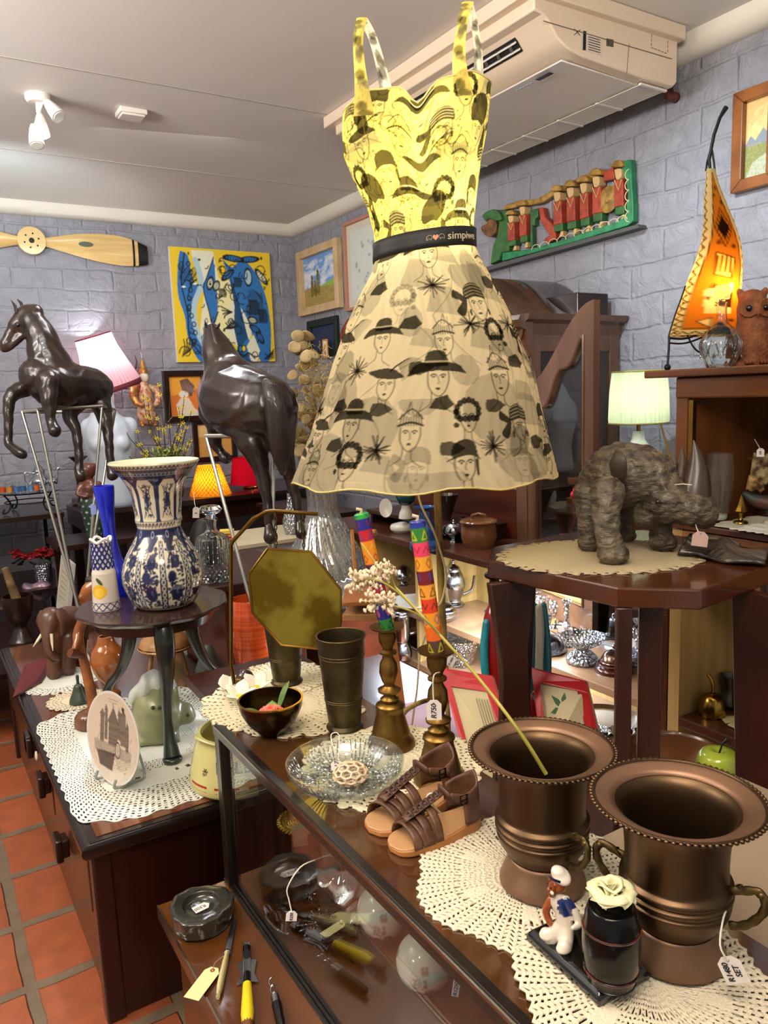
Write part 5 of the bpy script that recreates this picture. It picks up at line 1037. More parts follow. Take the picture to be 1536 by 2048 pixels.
xmas('red edged beige board leaning behind the dress lamp pole',(880,1335),(985,1352),(1060,1600),(950,1590),.24,0)
# ---- wooden bowl and green apple
base=S(1330,1540,ZLT);t,k_=vessel('wooden_bowl','shallow dark wooden bowl holding a green apple behind the large urn','bowl',(1345,1545),ZLT,0,[(40,0),(60,10),(92,34),(100,44)],M_walnut,n=48)
c=S(1440,1520,ZLT+.045);t=thing('green_apple','shiny yellow green apple resting at the edge of the wooden bowl','apple',tuple(S(1436,1562,ZLT+.02)));k_=K(t.location)
B().lathe(curve2([(0,3*k_),(16*k_,0),(36*k_,14*k_),(42*k_,38*k_),(34*k_,60*k_),(16*k_,66*k_),(4*k_,60*k_),(0,58*k_)],5),32).build('flesh',mat('apple','#a8b83a',.2,col2='#8ca030',ns=10,coat=.5),t)
B().tube([(0,0,58*k_),(6*k_,0,80*k_),(16*k_,0,88*k_)],[2*k_,2*k_,6*k_],6).build('stem',M_dwood,t)
# ==== far end of the shop: long table under the paintings
ZT1=.93
t=thing('long_table','long dark table along the far wall carrying lamps and the mannequin torso','table',(.2,5.15,0),0)
B().box2((.80,0,ZT1-.035),(2.55,.80,ZT1)).build('top',M_dwood,t,smooth=0);B().box2((.75,.05,ZT1-.16),(2.55,.75,ZT1-.035)).build('apron',M_dwood,t,smooth=0)
for x in(.80,2.5):
 for y in(.06,.74):B().box2((x-.03,y-.03,0),(x+.03,y+.03,ZT1-.16)).build('leg',M_dwood,t,smooth=0)
t=thing('tea_table','dark metal framed side table at the left edge carrying the tea tray','table',(.20,5.2,0),0)
B().box2((-.5,.0,ZT1-.03),(.62,.75,ZT1)).build('top',M_dwood,t,smooth=0);B().box2((-.5,.02,.43),(.62,.73,.45)).build('lower_shelf',M_dwood,t,smooth=0)
for x in(-.48,.60):
 for y in(.02,.72):B().box2((x-.012,y-.012,0),(x+.012,y+.012,ZT1-.03)).build('leg',M_iron,t,smooth=0)
p=S(38,1008,ZT1);p=Vector((.66,5.45,ZT1));t=thing('tea_stand','black wrought iron stand with a round silver tray at the left edge','stand',p);k_=K(p)
B().lathe([(0,38*k_),(56*k_,38*k_),(60*k_,41*k_),(58*k_,41*k_),(54*k_,39.5*k_),(0,39.5*k_)],40).build('tray',M_silver,t)
for i in range(4):
 a_=i*PI/2+.6;cx_,sx_=math.cos(a_),math.sin(a_);B().tube(smooth_path([(54*k_*cx_,54*k_*sx_,38*k_),(42*k_*cx_,42*k_*sx_,20*k_),(48*k_*cx_,48*k_*sx_,6*k_),(60*k_*cx_,60*k_*sx_,3*k_),(56*k_*cx_,56*k_*sx_,12*k_)],5),1.6*k_,6).build('scroll_leg',M_iron,t)
B().tube([(46*k_*math.cos(a_),46*k_*math.sin(a_),20*k_)for a_ in[j*PI/12 for j in range(24)]],1.2*k_,6,closed=True).build('ring',M_iron,t)
zt=ZT1+41*k_;rr=Matrix.Rotation(az(p),3,'Z')
def onp(x,y):return p+rr@Vector((x*k_,y*k_,39.6*k_))
t=thing('moroccan_teapot','silver Moroccan teapot with a tall pointed lid on the round tray','teapot',onp(22,10))
B().lathe(curve2([(0,0),(9*k_,0),(10*k_,3*k_),(17*k_,12*k_),(18*k_,20*k_),(12*k_,30*k_),(10*k_,34*k_),(11*k_,38*k_),(7*k_,46*k_),(3*k_,52*k_),(1*k_,60*k_),(0,62*k_)]),28).build('body',M_silver,t)
B().tube(smooth_path([(15*k_,0,12*k_),(30*k_,0,18*k_),(34*k_,0,38*k_),(38*k_,0,42*k_)],5),2.4*k_,8).build('spout',M_silver,t);B().tube(smooth_path([(-10*k_,0,34*k_),(-26*k_,0,36*k_),(-26*k_,0,20*k_),(-16*k_,0,12*k_)],5),1.6*k_,8).build('handle',M_silver,t)
t=thing('rosewater_bottle','slim silver sprinkler bottle beside the Moroccan teapot','bottle',onp(44,-8));B().lathe(curve2([(0,0),(7*k_,0),(3*k_,4*k_),(10*k_,14*k_),(10*k_,20*k_),(2.5*k_,28*k_),(1.5*k_,50*k_),(2.5*k_,52*k_),(0,53*k_)]),20).build('body',M_silver,t)
for i,(x,y,cA)in enumerate(((-46,-14,'#b84a1c'),(-34,-20,'#c8862a'),(-22,-22,'#3a6a9a'),(-10,-22,'#2c5a8a'),(4,-20,'#4a86b8'),(14,-22,'#c85a1c'),(-28,2,'#6a4a8a'))):
 t=thing('tea_glass','small Moroccan tea glass with a '+['rusty red','golden','grey blue','deep blue','pale blue','bright orange','violet'][i]+' band on the round tray','glass',onp(x,y),None,'tea glasses on the round tray')
 g=B().lathe(shell([(4.6*k_,0),(5.4*k_,8*k_),(6.2*k_,22*k_)],.001),16).build('glass',M_tg,t);B().lathe([(5.0*k_,3*k_),(5.9*k_,13*k_)],16,cap=False).build('coloured_band',mat('band'+cA,cA,.3),t)
p=Vector((.68,5.40,.451));t=thing('red_poinsettias','red flowers with dark leaves in a clear glass at the left','flowers',p);k_=K(p)
B().lathe(shell([(12*k_,0),(16*k_,40*k_)],.002),20).build('glass',M_tgs,t)
rs=random.Random(4)
for i in range(13):
 c=(rs.uniform(-44,40)*k_,rs.uniform(-12,12)*k_,(50+rs.uniform(0,18))*k_);b=B()
 for j in range(7):a_=j*.9+i;b.ell((c[0]+6*k_*math.cos(a_),c[1]+6*k_*math.sin(a_),c[2]+(j%3)*2*k_),(8*k_,5*k_,3*k_),8,6,rot=(rs.uniform(-.6,.6),rs.uniform(-.4,.4),a_))
 b.build('bloom',mat('bloom_red','#a8121c'),t)
for i in range(14):
 c=(rs.uniform(-50,48)*k_,rs.uniform(-10,14)*k_,(40+rs.uniform(0,14))*k_);B().ell(c,(9*k_,4*k_,1.2*k_),8,6,rot=(rs.uniform(-.8,.8),rs.uniform(-.8,.8),rs.uniform(0,3))).build('leaf',mat('leaf_dark','#142a18',.5),t)
t=thing('low_bench','low dark bench at the left edge carrying the mortar and the marbled bag','bench',(.0,3.95,0),0)
B().box2((-.9,.0,.325),(.72,1.0,.35)).build('top',M_dwood,t,smooth=0)
for x in(-.85,.66):
 for y in(.05,.95):B().box2((x-.03,y-.03,0),(x+.03,y+.03,.325)).build('leg',M_dwood,t,smooth=0)
p=S(78,1202,.351);t=thing('marbled_bag','crumpled bag of marbled pink, white and blue fabric on the low bench','bag',p);k_=K(p)
b=B();b.ell((0,0,16*k_),(34*k_,20*k_,17*k_)).ell((-10*k_,0,26*k_),(22*k_,16*k_,14*k_)).ell((12*k_,2*k_,28*k_),(18*k_,12*k_,12*k_));organic('body',b,.01,mat('marbled','#a87a8a',.35,col2='#3c4a5c',ns=14,det=6,coat=.4),t,disp=lambda co:.01*np.sin(co[:,0]*60+co[:,2]*50))
p=S(45,1292,.351);t=thing('mortar','dark carved wooden mortar on a pedestal foot at the left edge','mortar',p);k_=K(p)
B().lathe(shell(curve2([(22*k_,0),(24*k_,10*k_),(20*k_,18*k_),(13*k_,34*k_),(12*k_,44*k_),(22*k_,60*k_),(28*k_,84*k_),(29*k_,104*k_)]),.008),28).build('body',M_dwood,t)
t=thing('pestle','pale worn wooden pestle leaning out of the dark mortar','pestle',(p.x,p.y,.351+50*k_));B().tube([(6*k_,0,0),(-2*k_,0,50*k_),(-16*k_,0,112*k_)],[8*k_,9*k_,6.5*k_],12).build('stick',mat('pestle','#8a7048',.6,col2='#3c2a18',ns=12),t)
p=S(12,1215,.351);t=thing('white_saucer','white saucer at the left edge on the low bench','saucer',p);B().lathe(shell([(.04,0),(.08,.006),(.1,.02)],.003),32).build('dish',M_white,t)
p=Vector((1.30,5.74,ZT1+.001));t=thing('table_lamp','lit table lamp with tilted pink white pleated shade and dark red trim','lamp',p,az(p));k_=K(p)
c=P(205,722,dep(p))-p;c=Matrix.Rotation(-az(p),3,'Z')@c
sh=B().lathe([(57*k_,-50*k_),(46*k_,-10*k_),(38*k_,22*k_),(35*k_,50*k_)],240,lambda r,z,a_,i:(r*(1+.020*math.sin(44*a_)),z),cap=False).build('lamp_shade',shade_mat('shade_pink','#e6b0b0',False,.5,3,'#e6bcc8'),t);sh.location=c;sh.rotation_euler=(.10,-.28,0)
B().lathe([(58*k_,-60*k_),(57.6*k_,-50*k_)],60,cap=False).build('fringe',mat('fringe_red','#6a2430',.8),sh,solid=.003);B().tube([(35*k_*math.cos(a_),35*k_*math.sin(a_),50*k_)for a_ in[j*PI/24 for j in range(48)]],1.2*k_,6,closed=True).build('top_trim',mat('fringe_red','#6a2430',.8),sh)
B().lathe(curve2([(0,0),(22*k_,0),(24*k_,6*k_),(10*k_,14*k_),(16*k_,50*k_),(20*k_,90*k_),(8*k_,130*k_),(4*k_,170*k_),(4*k_,215*k_)]),28).build('lamp_base',M_white,t);B().ell((c.x,c.y,c.z-2*k_),(12*k_,12*k_,16*k_)).build('bulb',mat('bulb_lit3','#ffffff',em=5),t)
light('POINT',p+Matrix.Rotation(az(p),3,'Z')@Vector((c.x,c.y,c.z+18*k_)),8,(.93,.96,1),.03)
p=Vector((1.36,5.32,ZT1+.001));t=thing('mannequin_torso','headless white mannequin torso behind the black horse stand','mannequin',p,az(p));k_=K(p);p2=P(232,1000,dep(p));off=(Matrix.Rotation(-az(p),3,'Z')@(p2-p)).x/k_
b=B();limb(b,[((off*k_,0,4*k_),44*k_),((off*k_,0,60*k_),38*k_),((off*k_,0,110*k_),48*k_),(((off-4)*k_,0,150*k_),46*k_),(((off-6)*k_,0,178*k_),26*k_),(((off-2)*k_,0,210*k_),14*k_),(((off-2)*k_,0,222*k_),13*k_)])
for s in(-1,1):b.ell(((off+s*38)*k_,0,150*k_),(16*k_,16*k_,20*k_));b.ell(((off+s*20)*k_,-32*k_,120*k_),(18*k_,18*k_,18*k_))
organic('body',b,.012,mat('mannequin','#c3ccd6',.35),t)
B().lathe([(0,223*k_),(13*k_,223*k_),(14*k_,226*k_),(10*k_,236*k_),(0,240*k_)],20).build('neck_cap',mat('neck_blue','#7fa6b8',.4),t).location.x=(off-2)*k_
p=Vector((1.66,5.15,1.0));p=WY(340,985,5.2);p.z=ZT1+.001
t=thing('flowering_twigs','tangle of yellow flowered twigs above bushy green leaves beside the mannequin','plant',p,az(p));k_=K(p)
B().lathe(shell(curve2([(18*k_,0),(28*k_,20*k_),(24*k_,70*k_)]),.004),28).build('pot',M_blackm,t)
rs=random.Random(11);b=B();fl=B();lf=B()
for i in range(26):
 x0=rs.uniform(-14,14);x1=rs.uniform(-80,55);h=rs.uniform(120,250)*(1-abs(x1)/260);pts=smooth_path([(x0*k_,0,60*k_),((x0+x1)*.4*k_,rs.uniform(-20,20)*k_,h*.55*k_),(x1*.8*k_+rs.uniform(-6,6)*k_,rs.uniform(-20,20)*k_,h*.8*k_),(x1*k_,rs.uniform(-30,30)*k_,h*k_)],5)
 b.tube(pts,[1.3*k_*(1-.04*j)for j in range(len(pts))],5)
 for q in pts[6::2]:
  if rs.random()<.55:
   for j in range(5):a_=j*1.26;fl.ell((q.x+2.6*k_*math.cos(a_),q.y,q.z+2.6*k_*math.sin(a_)),(2*k_,1*k_,1.1*k_),6,4,rot=(0,-a_,0))
for i in range(420):
 a_=rs.uniform(0,2*PI);r_=rs.uniform(4,44)*k_;lf.ell((r_*math.cos(a_),r_*math.sin(a_)*.6,(66+rs.uniform(0,40))*k_),(5*k_,2*k_,.7*k_),6,4,rot=(rs.uniform(-1,1),rs.uniform(-1.2,.2),rs.uniform(0,6)))
b.build('twigs',mat('twig','#3c3020',.7),t);o=fl.build('yellow_flowers',mat('fl_yellow','#d8c22a',.6),t);o['kind']='stuff';o=lf.build('foliage',mat('leaf_green','#5a7a3a',.6,col2='#a8a850',ns=30),t);o['kind']='stuff'
p=WY(185,1024,4.9);p.z=.80
t=thing('side_table','small dark table in the background holding the carved woman','table',(p.x,4.9,0),0);B().box((0,0,.785),(.5,.42,.03)).build('top',M_dwood,t,smooth=0)
for sx in(-1,1):
 for sy in(-1,1):B().box((sx*.2,sy*.16,.385),(.035,.035,.77)).build('leg',M_dwood,t,smooth=0)
p=Vector((p.x,4.9,.801));t=thing('carved_woman','brown carved wooden woman in a green skirt with white spots','figurine',p,az(p));k_=K(p)
b=B();limb(b,[((0,0,76*k_),15*k_),((0,0,100*k_),17*k_),((0,0,112*k_),9*k_)]);b.ell((-2*k_,0,132*k_),(16*k_,15*k_,17*k_)).ell((6*k_,2*k_,138*k_),(12*k_,12*k_,10*k_))
for s in(-1,1):limb(b,[((s*16*k_,0,106*k_),6*k_),((s*24*k_,-6*k_,88*k_),5*k_),((s*8*k_,-16*k_,82*k_),4*k_)])
organic('body',b,.008,mat('carved_brown','#4a2418',.4,col2='#6a3424',ns=10,coat=.3),t)
a=Art(80,70,'#1f3a2a')
for i in range(8):
 for j in range(7):a.ell((i+.5*(j%2)+.3)/8,(j+.5)/7,.02,.02,'#d8dcc8')
painted_lathe('skirt',a,resample(curve2([(14*k_,0),(18*k_,30*k_),(21*k_,60*k_),(16*k_,80*k_)]),60),MA['matt'],t,80)
p=WY(128,1000,5.45);p.z=ZT1+.001;p.x=.98
t=thing('pillar_candle_stand','tall dark turned candle stand with a stub of dark candle before the far wall','candlestick',p,az(p));k_=K(p)
B().lathe(curve2([(0,0),(20*k_,0),(18*k_,6*k_),(7*k_,14*k_),(8*k_,60*k_),(6*k_,84*k_),(17*k_,96*k_),(18*k_,99*k_),(0,99*k_)],3),24).build('stand',M_dwood,t);B().lathe([(0,99*k_),(6*k_,99*k_),(5*k_,112*k_),(0,114*k_)],14).build('candle',M_blackm,t)
# ---- right part of the background: two lamps, box, ornaments
p=WY(420,1030,5.35);p.z=ZT1+.001;p.x=1.84
t=thing('table_lamp','lit table lamp with a woven yellow orange cone shade behind the decanter','lamp',p,az(p));k_=K(p)
cz_=((Matrix.Rotation(-az(p),3,'Z')@(P(421,960,dep(p))-p)))
M_wov=shade_mat('shade_woven','#e0a02c',False,.6,40,'#b87414',(1,1,1))
B().lathe([(42*k_,-30*k_),(22*k_,30*k_)],64,cap=False).build('lamp_shade',M_wov,t).location=(0,0,cz_.z)
b=B()
for s in(-1,1):
 for i in range(30):b.tube([((42-20*f)*k_*1.006*math.cos(i*PI/15+s*f*1.3),(42-20*f)*k_*1.006*math.sin(i*PI/15+s*f*1.3),(-30+60*f)*k_)for f in[j/8 for j in range(9)]],.5*k_,4)
b.build('weave',mat('weave_brown','#a86a14',.7),t).location=(0,0,cz_.z)
B().lathe(curve2([(0,0),(16*k_,0),(16*k_,4*k_),(6*k_,10*k_),(8*k_,20*k_),(4*k_,cz_.z-30*k_)]),20).build('lamp_base',M_mwood,t)
light('POINT',(p.x,p.y,p.z+cz_.z),5,(1,.62,.2),.03)
p=Vector((2.30,5.45,ZT1+.001));t=thing('table_lamp','unlit lamp with a plain red drum shade behind the second horse','lamp',p,az(p));k_=K(p)
cc=Matrix.Rotation(-az(p),3,'Z')@(P(500,940,dep(p))-p)
B().lathe([(40*k_,-26*k_),(33*k_,26*k_)],40,cap=False).build('lamp_shade',shade_mat('shade_red','#c01430',False,.4),t).location=(cc.x,0,cc.z);B().lathe(curve2([(0,0),(14*k_,0),(14*k_,4*k_),(4*k_,8*k_),(4*k_,cc.z)]),16).build('lamp_base',M_brassg,t).location=(cc.x,0,0)
light('POINT',(p.x,p.y,p.z+cc.z),.7,(1,.55,.4),.03)  # dim light added inside the shade of this unlit lamp
t=thing('white_chest','white painted chest with a black handle and a pale top behind the gong','box',(1.55,4.2,0),0)
B().box2((-.28,-.2,0),(.42,.25,.78)).build('body',mat('chest_white','#a8a8a2',.5),t,bev=.004,smooth=0);B().box2((-.3,-.22,.78),(.44,.27,.80)).build('top',mat('chest_top','#c9bc9a',.5),t,smooth=0)
B().tube([(.05,-.225,.68),(.05,-.235,.62),(.07,-.225,.56)],.008,8).build('handle',M_blackm,t)
p=Vector((1.55,4.15,.801));t=thing('painted_ornament','small yellow and orange painted tray of ornaments on the white chest','ornament',p,az(p));k_=K(p)
for i,(x,z,w_,h_,cA)in enumerate(((-20,18,34,4,'#d8b82a'),(-20,12,36,5,'#c86a1c'),(-22,5,38,5,'#c8481c'),(-14,22,28,3,'#e6cc50'))):B().box((x*k_,0,z*k_),(w_*k_,20*k_,h_*k_)).build('layer',mat('orn'+cA,cA,.5),t,bev=.002)
p=Vector((1.76,4.15,.801));t=thing('cream_figurine','little cream porcelain figurine on the white chest','figurine',p,az(p));b=B();limb(b,[((0,0,6*k_),7*k_),((0,0,22*k_),4*k_),((0,0,30*k_),4.5*k_)]);b.ell((0,0,38*k_),5*k_);organic('body',b,.004,mat('cream_porc','#d8c48a',.3),t)
p=Vector((1.90,4.12,.801));t=thing('clear_bottle','clear glass bottle with a round belly left of the second horse hoof','bottle',p,az(p));B().lathe(shell(curve2([(14*k_,0),(19*k_,20*k_),(16*k_,40*k_),(9*k_,60*k_),(7*k_,78*k_),(8*k_,84*k_)]),.003),28).build('body',M_tgs,t)
t=thing('brass_cane','slim ornate brass cane standing behind the hind leg of the second horse','cane',(1.98,4.6,0));B().tube([(0,0,0),(0,0,1.05)],.007,8).build('shaft',M_brassg,t);B().lathe(curve2([(.008,.98),(.014,1.0),(.008,1.03),(.016,1.06),(.01,1.1),(0,1.12)]),16).build('knob',M_brassg,t)
p=S(585,1030,.9);
t=thing('open_cupboard','dark wooden cupboard standing in the corner behind the glass vase','cupboard',(2.05,4.15,0),0)
B().box2((.0,.0,0),(.32,.8,.86)).build('carcass',M_rwood,t,bev=.004,smooth=0);B().box2((-.02,-.02,.86),(.34,.82,.885)).build('top',M_mwood,t,smooth=0)
B().box2((-.012,.05,.3),(0,.75,.8)).build('door',M_mwood,t,bev=.003,smooth=0)
# ---- round dark table with decanter and chinese vase
cR=Vector((.95,2.95,0));ZRT=.93
t=thing('red_cabinet','dark red cabinet with a rounded black top holding the cut glass decanter','cabinet',(1.12,2.80,0),0)
B().box2((-.17,-.10,0),(.16,.42,ZRT-.03)).build('body',M_rwood,t,bev=.004,smooth=0);B().prism([(-.40,.02),(-.36,-.08),(-.28,-.13),(-.16,-.15),(.18,-.15),(.18,.44),(-.34,.44),(-.40,.3)],.028,'z',ZRT-.029).build('top',M_mwood,t,bev=.005)
p=S(430,1160,ZRT);t=thing('cut_glass_decanter','squat cut crystal decanter with a wide faceted stopper behind the delft vase','decanter',(p.x,p.y,ZRT),None);k_=K(p)
pr=curve2([(30*k_,0),(33*k_,4*k_),(33*k_,74*k_),(30*k_,88*k_),(14*k_,98*k_),(10*k_,106*k_),(12*k_,122*k_),(14*k_,126*k_)],4)
B().lathe(shell(pr,.005),96,lambda r,z,a_,i:(r*(1+.03*abs(math.sin(12*a_))*(r>20*k_)),z)).build('body',M_glass,t);b=B()
for i in range(24):
 a_=i*PI/12;b.tube([(33.6*k_*math.cos(a_),33.6*k_*math.sin(a_),26*k_),(33.6*k_*math.cos(a_),33.6*k_*math.sin(a_),74*k_)],.9*k_,4)
 for j in range(4):b.ell((33*k_*math.cos(a_+.13*(j%2)),33*k_*math.sin(a_+.13*(j%2)),(4+6*j)*k_),2.6*k_,6,4)
b.build('cut_pattern',M_tgs,t)
st=B().lathe([(0,124*k_),(8*k_,124*k_),(10*k_,132*k_),(22*k_,138*k_),(24*k_,143*k_),(18*k_,150*k_),(0,152*k_)],12).build('stopper',M_glass,t,smooth=20)
p=S(384,1100,ZRT+.10);p=Vector((.86,3.08,ZRT));t=thing('chinese_vase','square tapering white vase lettered with columns of chinese writing behind the delft vase','vase',(p.x,p.y,ZRT),None);k_=K(p);cc=Matrix.Rotation(-az(p),3,'Z')@(P(383,1100,dep(p))-p);
hh=((Matrix.Rotation(-az(p),3,'Z')@(P(383,975,dep(p))-p))).z
B().lathe([(0,0),(17*k_,0),(24*k_,hh*.92),(22*k_,hh),(0,hh)],4).build('body',mat('navy_glaze','#26305c',.2,coat=.4),t,bev=.004,smooth=0).rotation_euler.z=PI/4
a=Art(44,150,'#d9cfae');rs=np.random.RandomState(9)
for c_ in range(4):
 for r_ in range(13):
  x0,y0=.17+.22*c_,.93-.068*r_
  if r_>12-c_*2:continue
  for q in range(5):x,y=x0+(rs.rand()-.5)*.12,y0+(rs.rand()-.5)*.04;a.line([(x,y),(x+(rs.rand()-.5)*.16,y+(rs.rand()-.5)*.035)],.006,'#3a3a44')
painted('inscription',a,27*k_,hh*.86,MA['gloss'],t,(0,-17.6*k_,hh*.48)).rotation_euler.x=0
t.children[-1].rotation_euler.x=-.045;t.children[-1].location.y=0
ptag('white price tag hanging beside the chinese lettered vase',392,1025,2.75,13,22,['R'],.1,sp=[(389,1005,0),(388,985,.05)])
p=Vector((1.10,3.05,ZRT+.001));t=thing('black_hat','black rounded felt hat shape standing behind the decanter','hat',p,az(p));k_=K(p)
B().lathe(curve2([(34*k_,0),(33*k_,20*k_),(28*k_,60*k_),(16*k_,84*k_),(0,90*k_)]),32).build('crown',M_blackm,t).location=(-40*k_,0,0)
# ==== black leather horses on tall metal stands
def horse(label,D0,base_px,parts,ears,tail,eye,bx):
 base=P(*base_px,D0);t=bpy.data.objects.new('horse_sculpture',None);COL.objects.link(t);t.location=base;tag(t,label,'sculpture','black leather horses');kh=D0/FPX
 W=lambda x,y,o=0:P(x,y,D0+o)-base
 b=B()
 for pts in parts:limb(b,[(W(*p[:3]),p[3]*kh)for p in pts])
 organic('body',b,.007,M_leather,t,2,disp=lambda co:.0012*np.sin(co[:,2]*90+4*np.sin(co[:,0]*30)))
 for p in ears:
  b=B();b.tube([W(*q)for q in p],[7*kh,6*kh,.8*kh],8,flat=(1,.5));b.build('ear',M_leather,t)
 if tail:b=B();limb(b,[(W(*p[:3]),p[3]*kh)for p in tail]);organic('tail',b,.007,mat('horse_tail','#1a1311',.35,0,'#2c201a',20,bump=1,bs=30,stretch=(8,8,.6),coat=.3),t)
 if eye:B().ell(W(*eye),4*kh).build('eye',M_black,t)
 mane=B();limb(mane,[(W(*p[:3]),p[3]*kh)for p in bx]);organic('mane',mane,.006,M_leather,t)
 return t
horse('rearing black leather horse in profile at the left, standing on a steel stand',3.6,(130,815),[[(9,696,0,10),(13,686,0,12),(22,668,0,12),(36,648,0,17),(56,630,0,21),(70,626,0,18)],[(40,662,0,10),(54,650,0,20),(60,644,0,20)],[(14,698,0,6),(26,690,0,7),(42,672,0,9)],[(5,690,-.01,5),(10,684,-.01,5)],[(62,636,0,24),(82,672,0,30),(94,712,.02,38),(112,752,.05,46)],[(78,752,0,40),(110,768,.04,50),(150,770,.12,44),(184,772,.22,38),(196,776,.26,34)],[(52,776,.06,18),(28,786,.02,15),(18,806,0,12),(17,850,0,9),(17,884,0,9),(22,894,0,9)],[(20,890,0,9),(34,902,-.02,11),(44,908,-.03,11)],[(97,760,-.08,22),(98,800,-.09,16),(101,834,-.09,10),(104,848,-.09,11)],[(102,848,-.09,9),(110,862,-.1,13)],[(168,790,.14,26),(140,826,.12,17),(152,862,.12,11),(158,910,.12,9),(158,944,.12,10),(162,952,.12,13)],[(196,790,.24,26),(208,830,.22,18),(216,868,.2,11),(220,915,.2,9),(222,940,.2,10),(225,950,.2,13)]],[[(34,628,-.03),(30,612,-.03),(22,600,-.03)],[(46,622,.03),(42,606,.03),(34,598,.03)]],[(204,768,.30,12),(212,800,.32,9),(212,840,.32,6)],(36,650,-.055),[(50,618,0,7),(72,622,0,8),(90,652,0,8),(112,700,.02,8),(128,730,.04,5)])
horse('black leather horse seen from behind, standing on a steel stand beside the dress lamp',2.75,(500,880),[[(424,662,.12,18),(432,690,.10,30),(446,730,.08,42),(462,765,.05,58)],[(446,786,.14,56),(470,800,.05,74),(505,812,-.05,74),(530,815,-.1,66)],[(425,820,.12,32),(440,845,.1,30)],[(492,850,-.08,40),(505,890,-.1,28),(519,925,-.1,19),(527,962,-.1,14),(535,1005,-.1,10),(538,1030,-.1,11)],[(537,1040,-.1,11),(538,1050,-.1,8),(541,1074,-.11,15)],[(556,840,-.1,40),(562,885,-.12,28),(572,925,-.1,18),(584,965,-.08,13),(594,1010,-.08,9),(598,1038,-.08,9)],[(598,1044,-.08,8),(602,1068,-.09,12)],[(430,855,.14,18),(432,890,.15,12),(446,908,.15,9)],[(442,905,.15,9),(452,916,.14,13)]],[[(416,658,.1),(412,650,.1),(410,642,.1)],[(434,656,.1),(438,650,.1),(440,645,.1)]],[(534,768,-.19,12),(548,795,-.21,20),(556,850,-.2,22),(562,905,-.18,19),(566,945,-.17,8)],None,[(424,650,.08,6),(436,690,.05,9),(452,724,.03,9),(466,745,0,6)])
def stand(label,corners,feet,D0,zf):
 q=[P(x,y,D0+o)for x,y,o in corners];c=sum(q,Vector())/len(q);t=thing('steel_stand',label,'stand',(c.x,c.y,zf),0);L=Vector((c.x,c.y,zf))
 B().tube([p-L for p in q],.009,8,closed=True).build('top_frame',M_steel,t)
 for i,(x,y,o)in enumerate(feet):
  f=P(x,y,D0+o)-L;a_=q[i]-L;dd=f-a_;f=a_+dd*(-(a_.z)/dd.z if dd.z<0 else 1);B().tube([a_,f],.007,8).build('leg',M_steel,t)
 return t
stand('slim steel stand with converging legs under the horse in profile',[(44,823,0),(75,820,-.02),(204,812,.15),(230,820,.30),(110,824,.3)],[(150,1190,0),(150,1190,0),(176,1150,.15),(176,1150,.15)],3.6,.521)
stand('slim steel stand with converging legs under the horse seen from behind',[(412,872,.08),(535,870,-.05),(548,872,.15),(425,872,.25)],[(492,1170,.05),(541,1180,-.05),(545,1180,.12)],2.75,.598)
# ==== low sideboard on the left
ZS=.52;XA,XB,YA,YB=.285,.93,1.915,3.80
t=thing('sideboard','low dark wooden sideboard with square knobs and rounded black edge at the left','sideboard',(XA,YA,0),0)
M_sbt=wood('sb_top','#6e3e22','#472412',7,(1,.12,1),.10,.8);M_edge=mat('edge_black','#1c120e',.25,coat=.5);M_sbs=wood('sb_side','#5c3418','#3c200f',6,(1,.12,1),.35,.3);M_sbe=wood('sb_end','#2c0e09','#180705',5,(1,1,.15),.3,.3)
B().box2((.02,.02,ZS-.03),(XB-XA-.02,YB-YA-.02,ZS)).build('top',M_sbt,t,smooth=0)
w_,l_=XB-XA,YB-YA
B().tube([(-.005,-.005,ZS-.022),(w_,-.005,ZS-.022),(w_,l_,ZS-.022),(-.005,l_,ZS-.022)],.020,12,closed=True).build('rounded_edge',M_edge,t);
b=B();b.box2((.0,.0,ZS-.035),(w_,.03,ZS-.002));b.box2((0,l_-.03,ZS-.035),(w_,l_,ZS-.002));b.box2((0,.03,ZS-.035),(.03,l_-.03,ZS-.002));b.box2((w_-.03,.03,ZS-.035),(w_,l_-.03,ZS-.002));b.build('edge_boards',M_edge,t,smooth=0)
B().box2((.012,.02,.03),(.03,l_-.01,ZS-.04)).build('side_panel',M_sbs,t,bev=.004,smooth=0)
B().box2((.03,.015,.0),(w_-.01,.035,ZS-.04)).build('end_panel',M_sbe,t,bev=.004,smooth=0);B().box2((.03,l_-.03,0),(w_-.01,l_,ZS-.04)).build('end_panel',M_sbe,t,smooth=0);B().box2((w_-.03,.03,0),(w_-.01,l_-.03,ZS-.04)).build('back_panel',M_sbe,t,smooth=0)
for y in(0,l_-.05):B().box2((.0,y+.005,0),(.05,y+.055,ZS-.04)).build('corner_post',M_sbe,t,bev=.006)
for y0,y1 in((.08,.62),(.66,1.18),(1.22,1.78)):
 dr=B().box2((.0,y0,ZS-.24),(.014,y1,ZS-.06)).build('drawer',M_sbs,t,bev=.003,smooth=0)
for px in((130,1690),(94,1565),(70,1488),(64,1440)):
 q=WX(*px,XA-.012);kb=B();kb.box((0,0,0),(.034,.055,.055));kb.box((-.012,0,0),(.02,.07,.07));o=kb.build('square_knob',M_dwood,t,bev=.005);o.location=(-.02,q.y-YA,min(ZS-.07,q.z))
q=WX(68,1455,XA-.02);o=B().tube([(0,.013*math.cos(a_),.013*math.sin(a_))for a_ in[j*PI/8 for j in range(16)]],.0035,8,closed=True).build('screw_eye',M_white,t);o.location=(-.022,q.y-YA,ZS-.075)
c=S(270,1500,ZS);
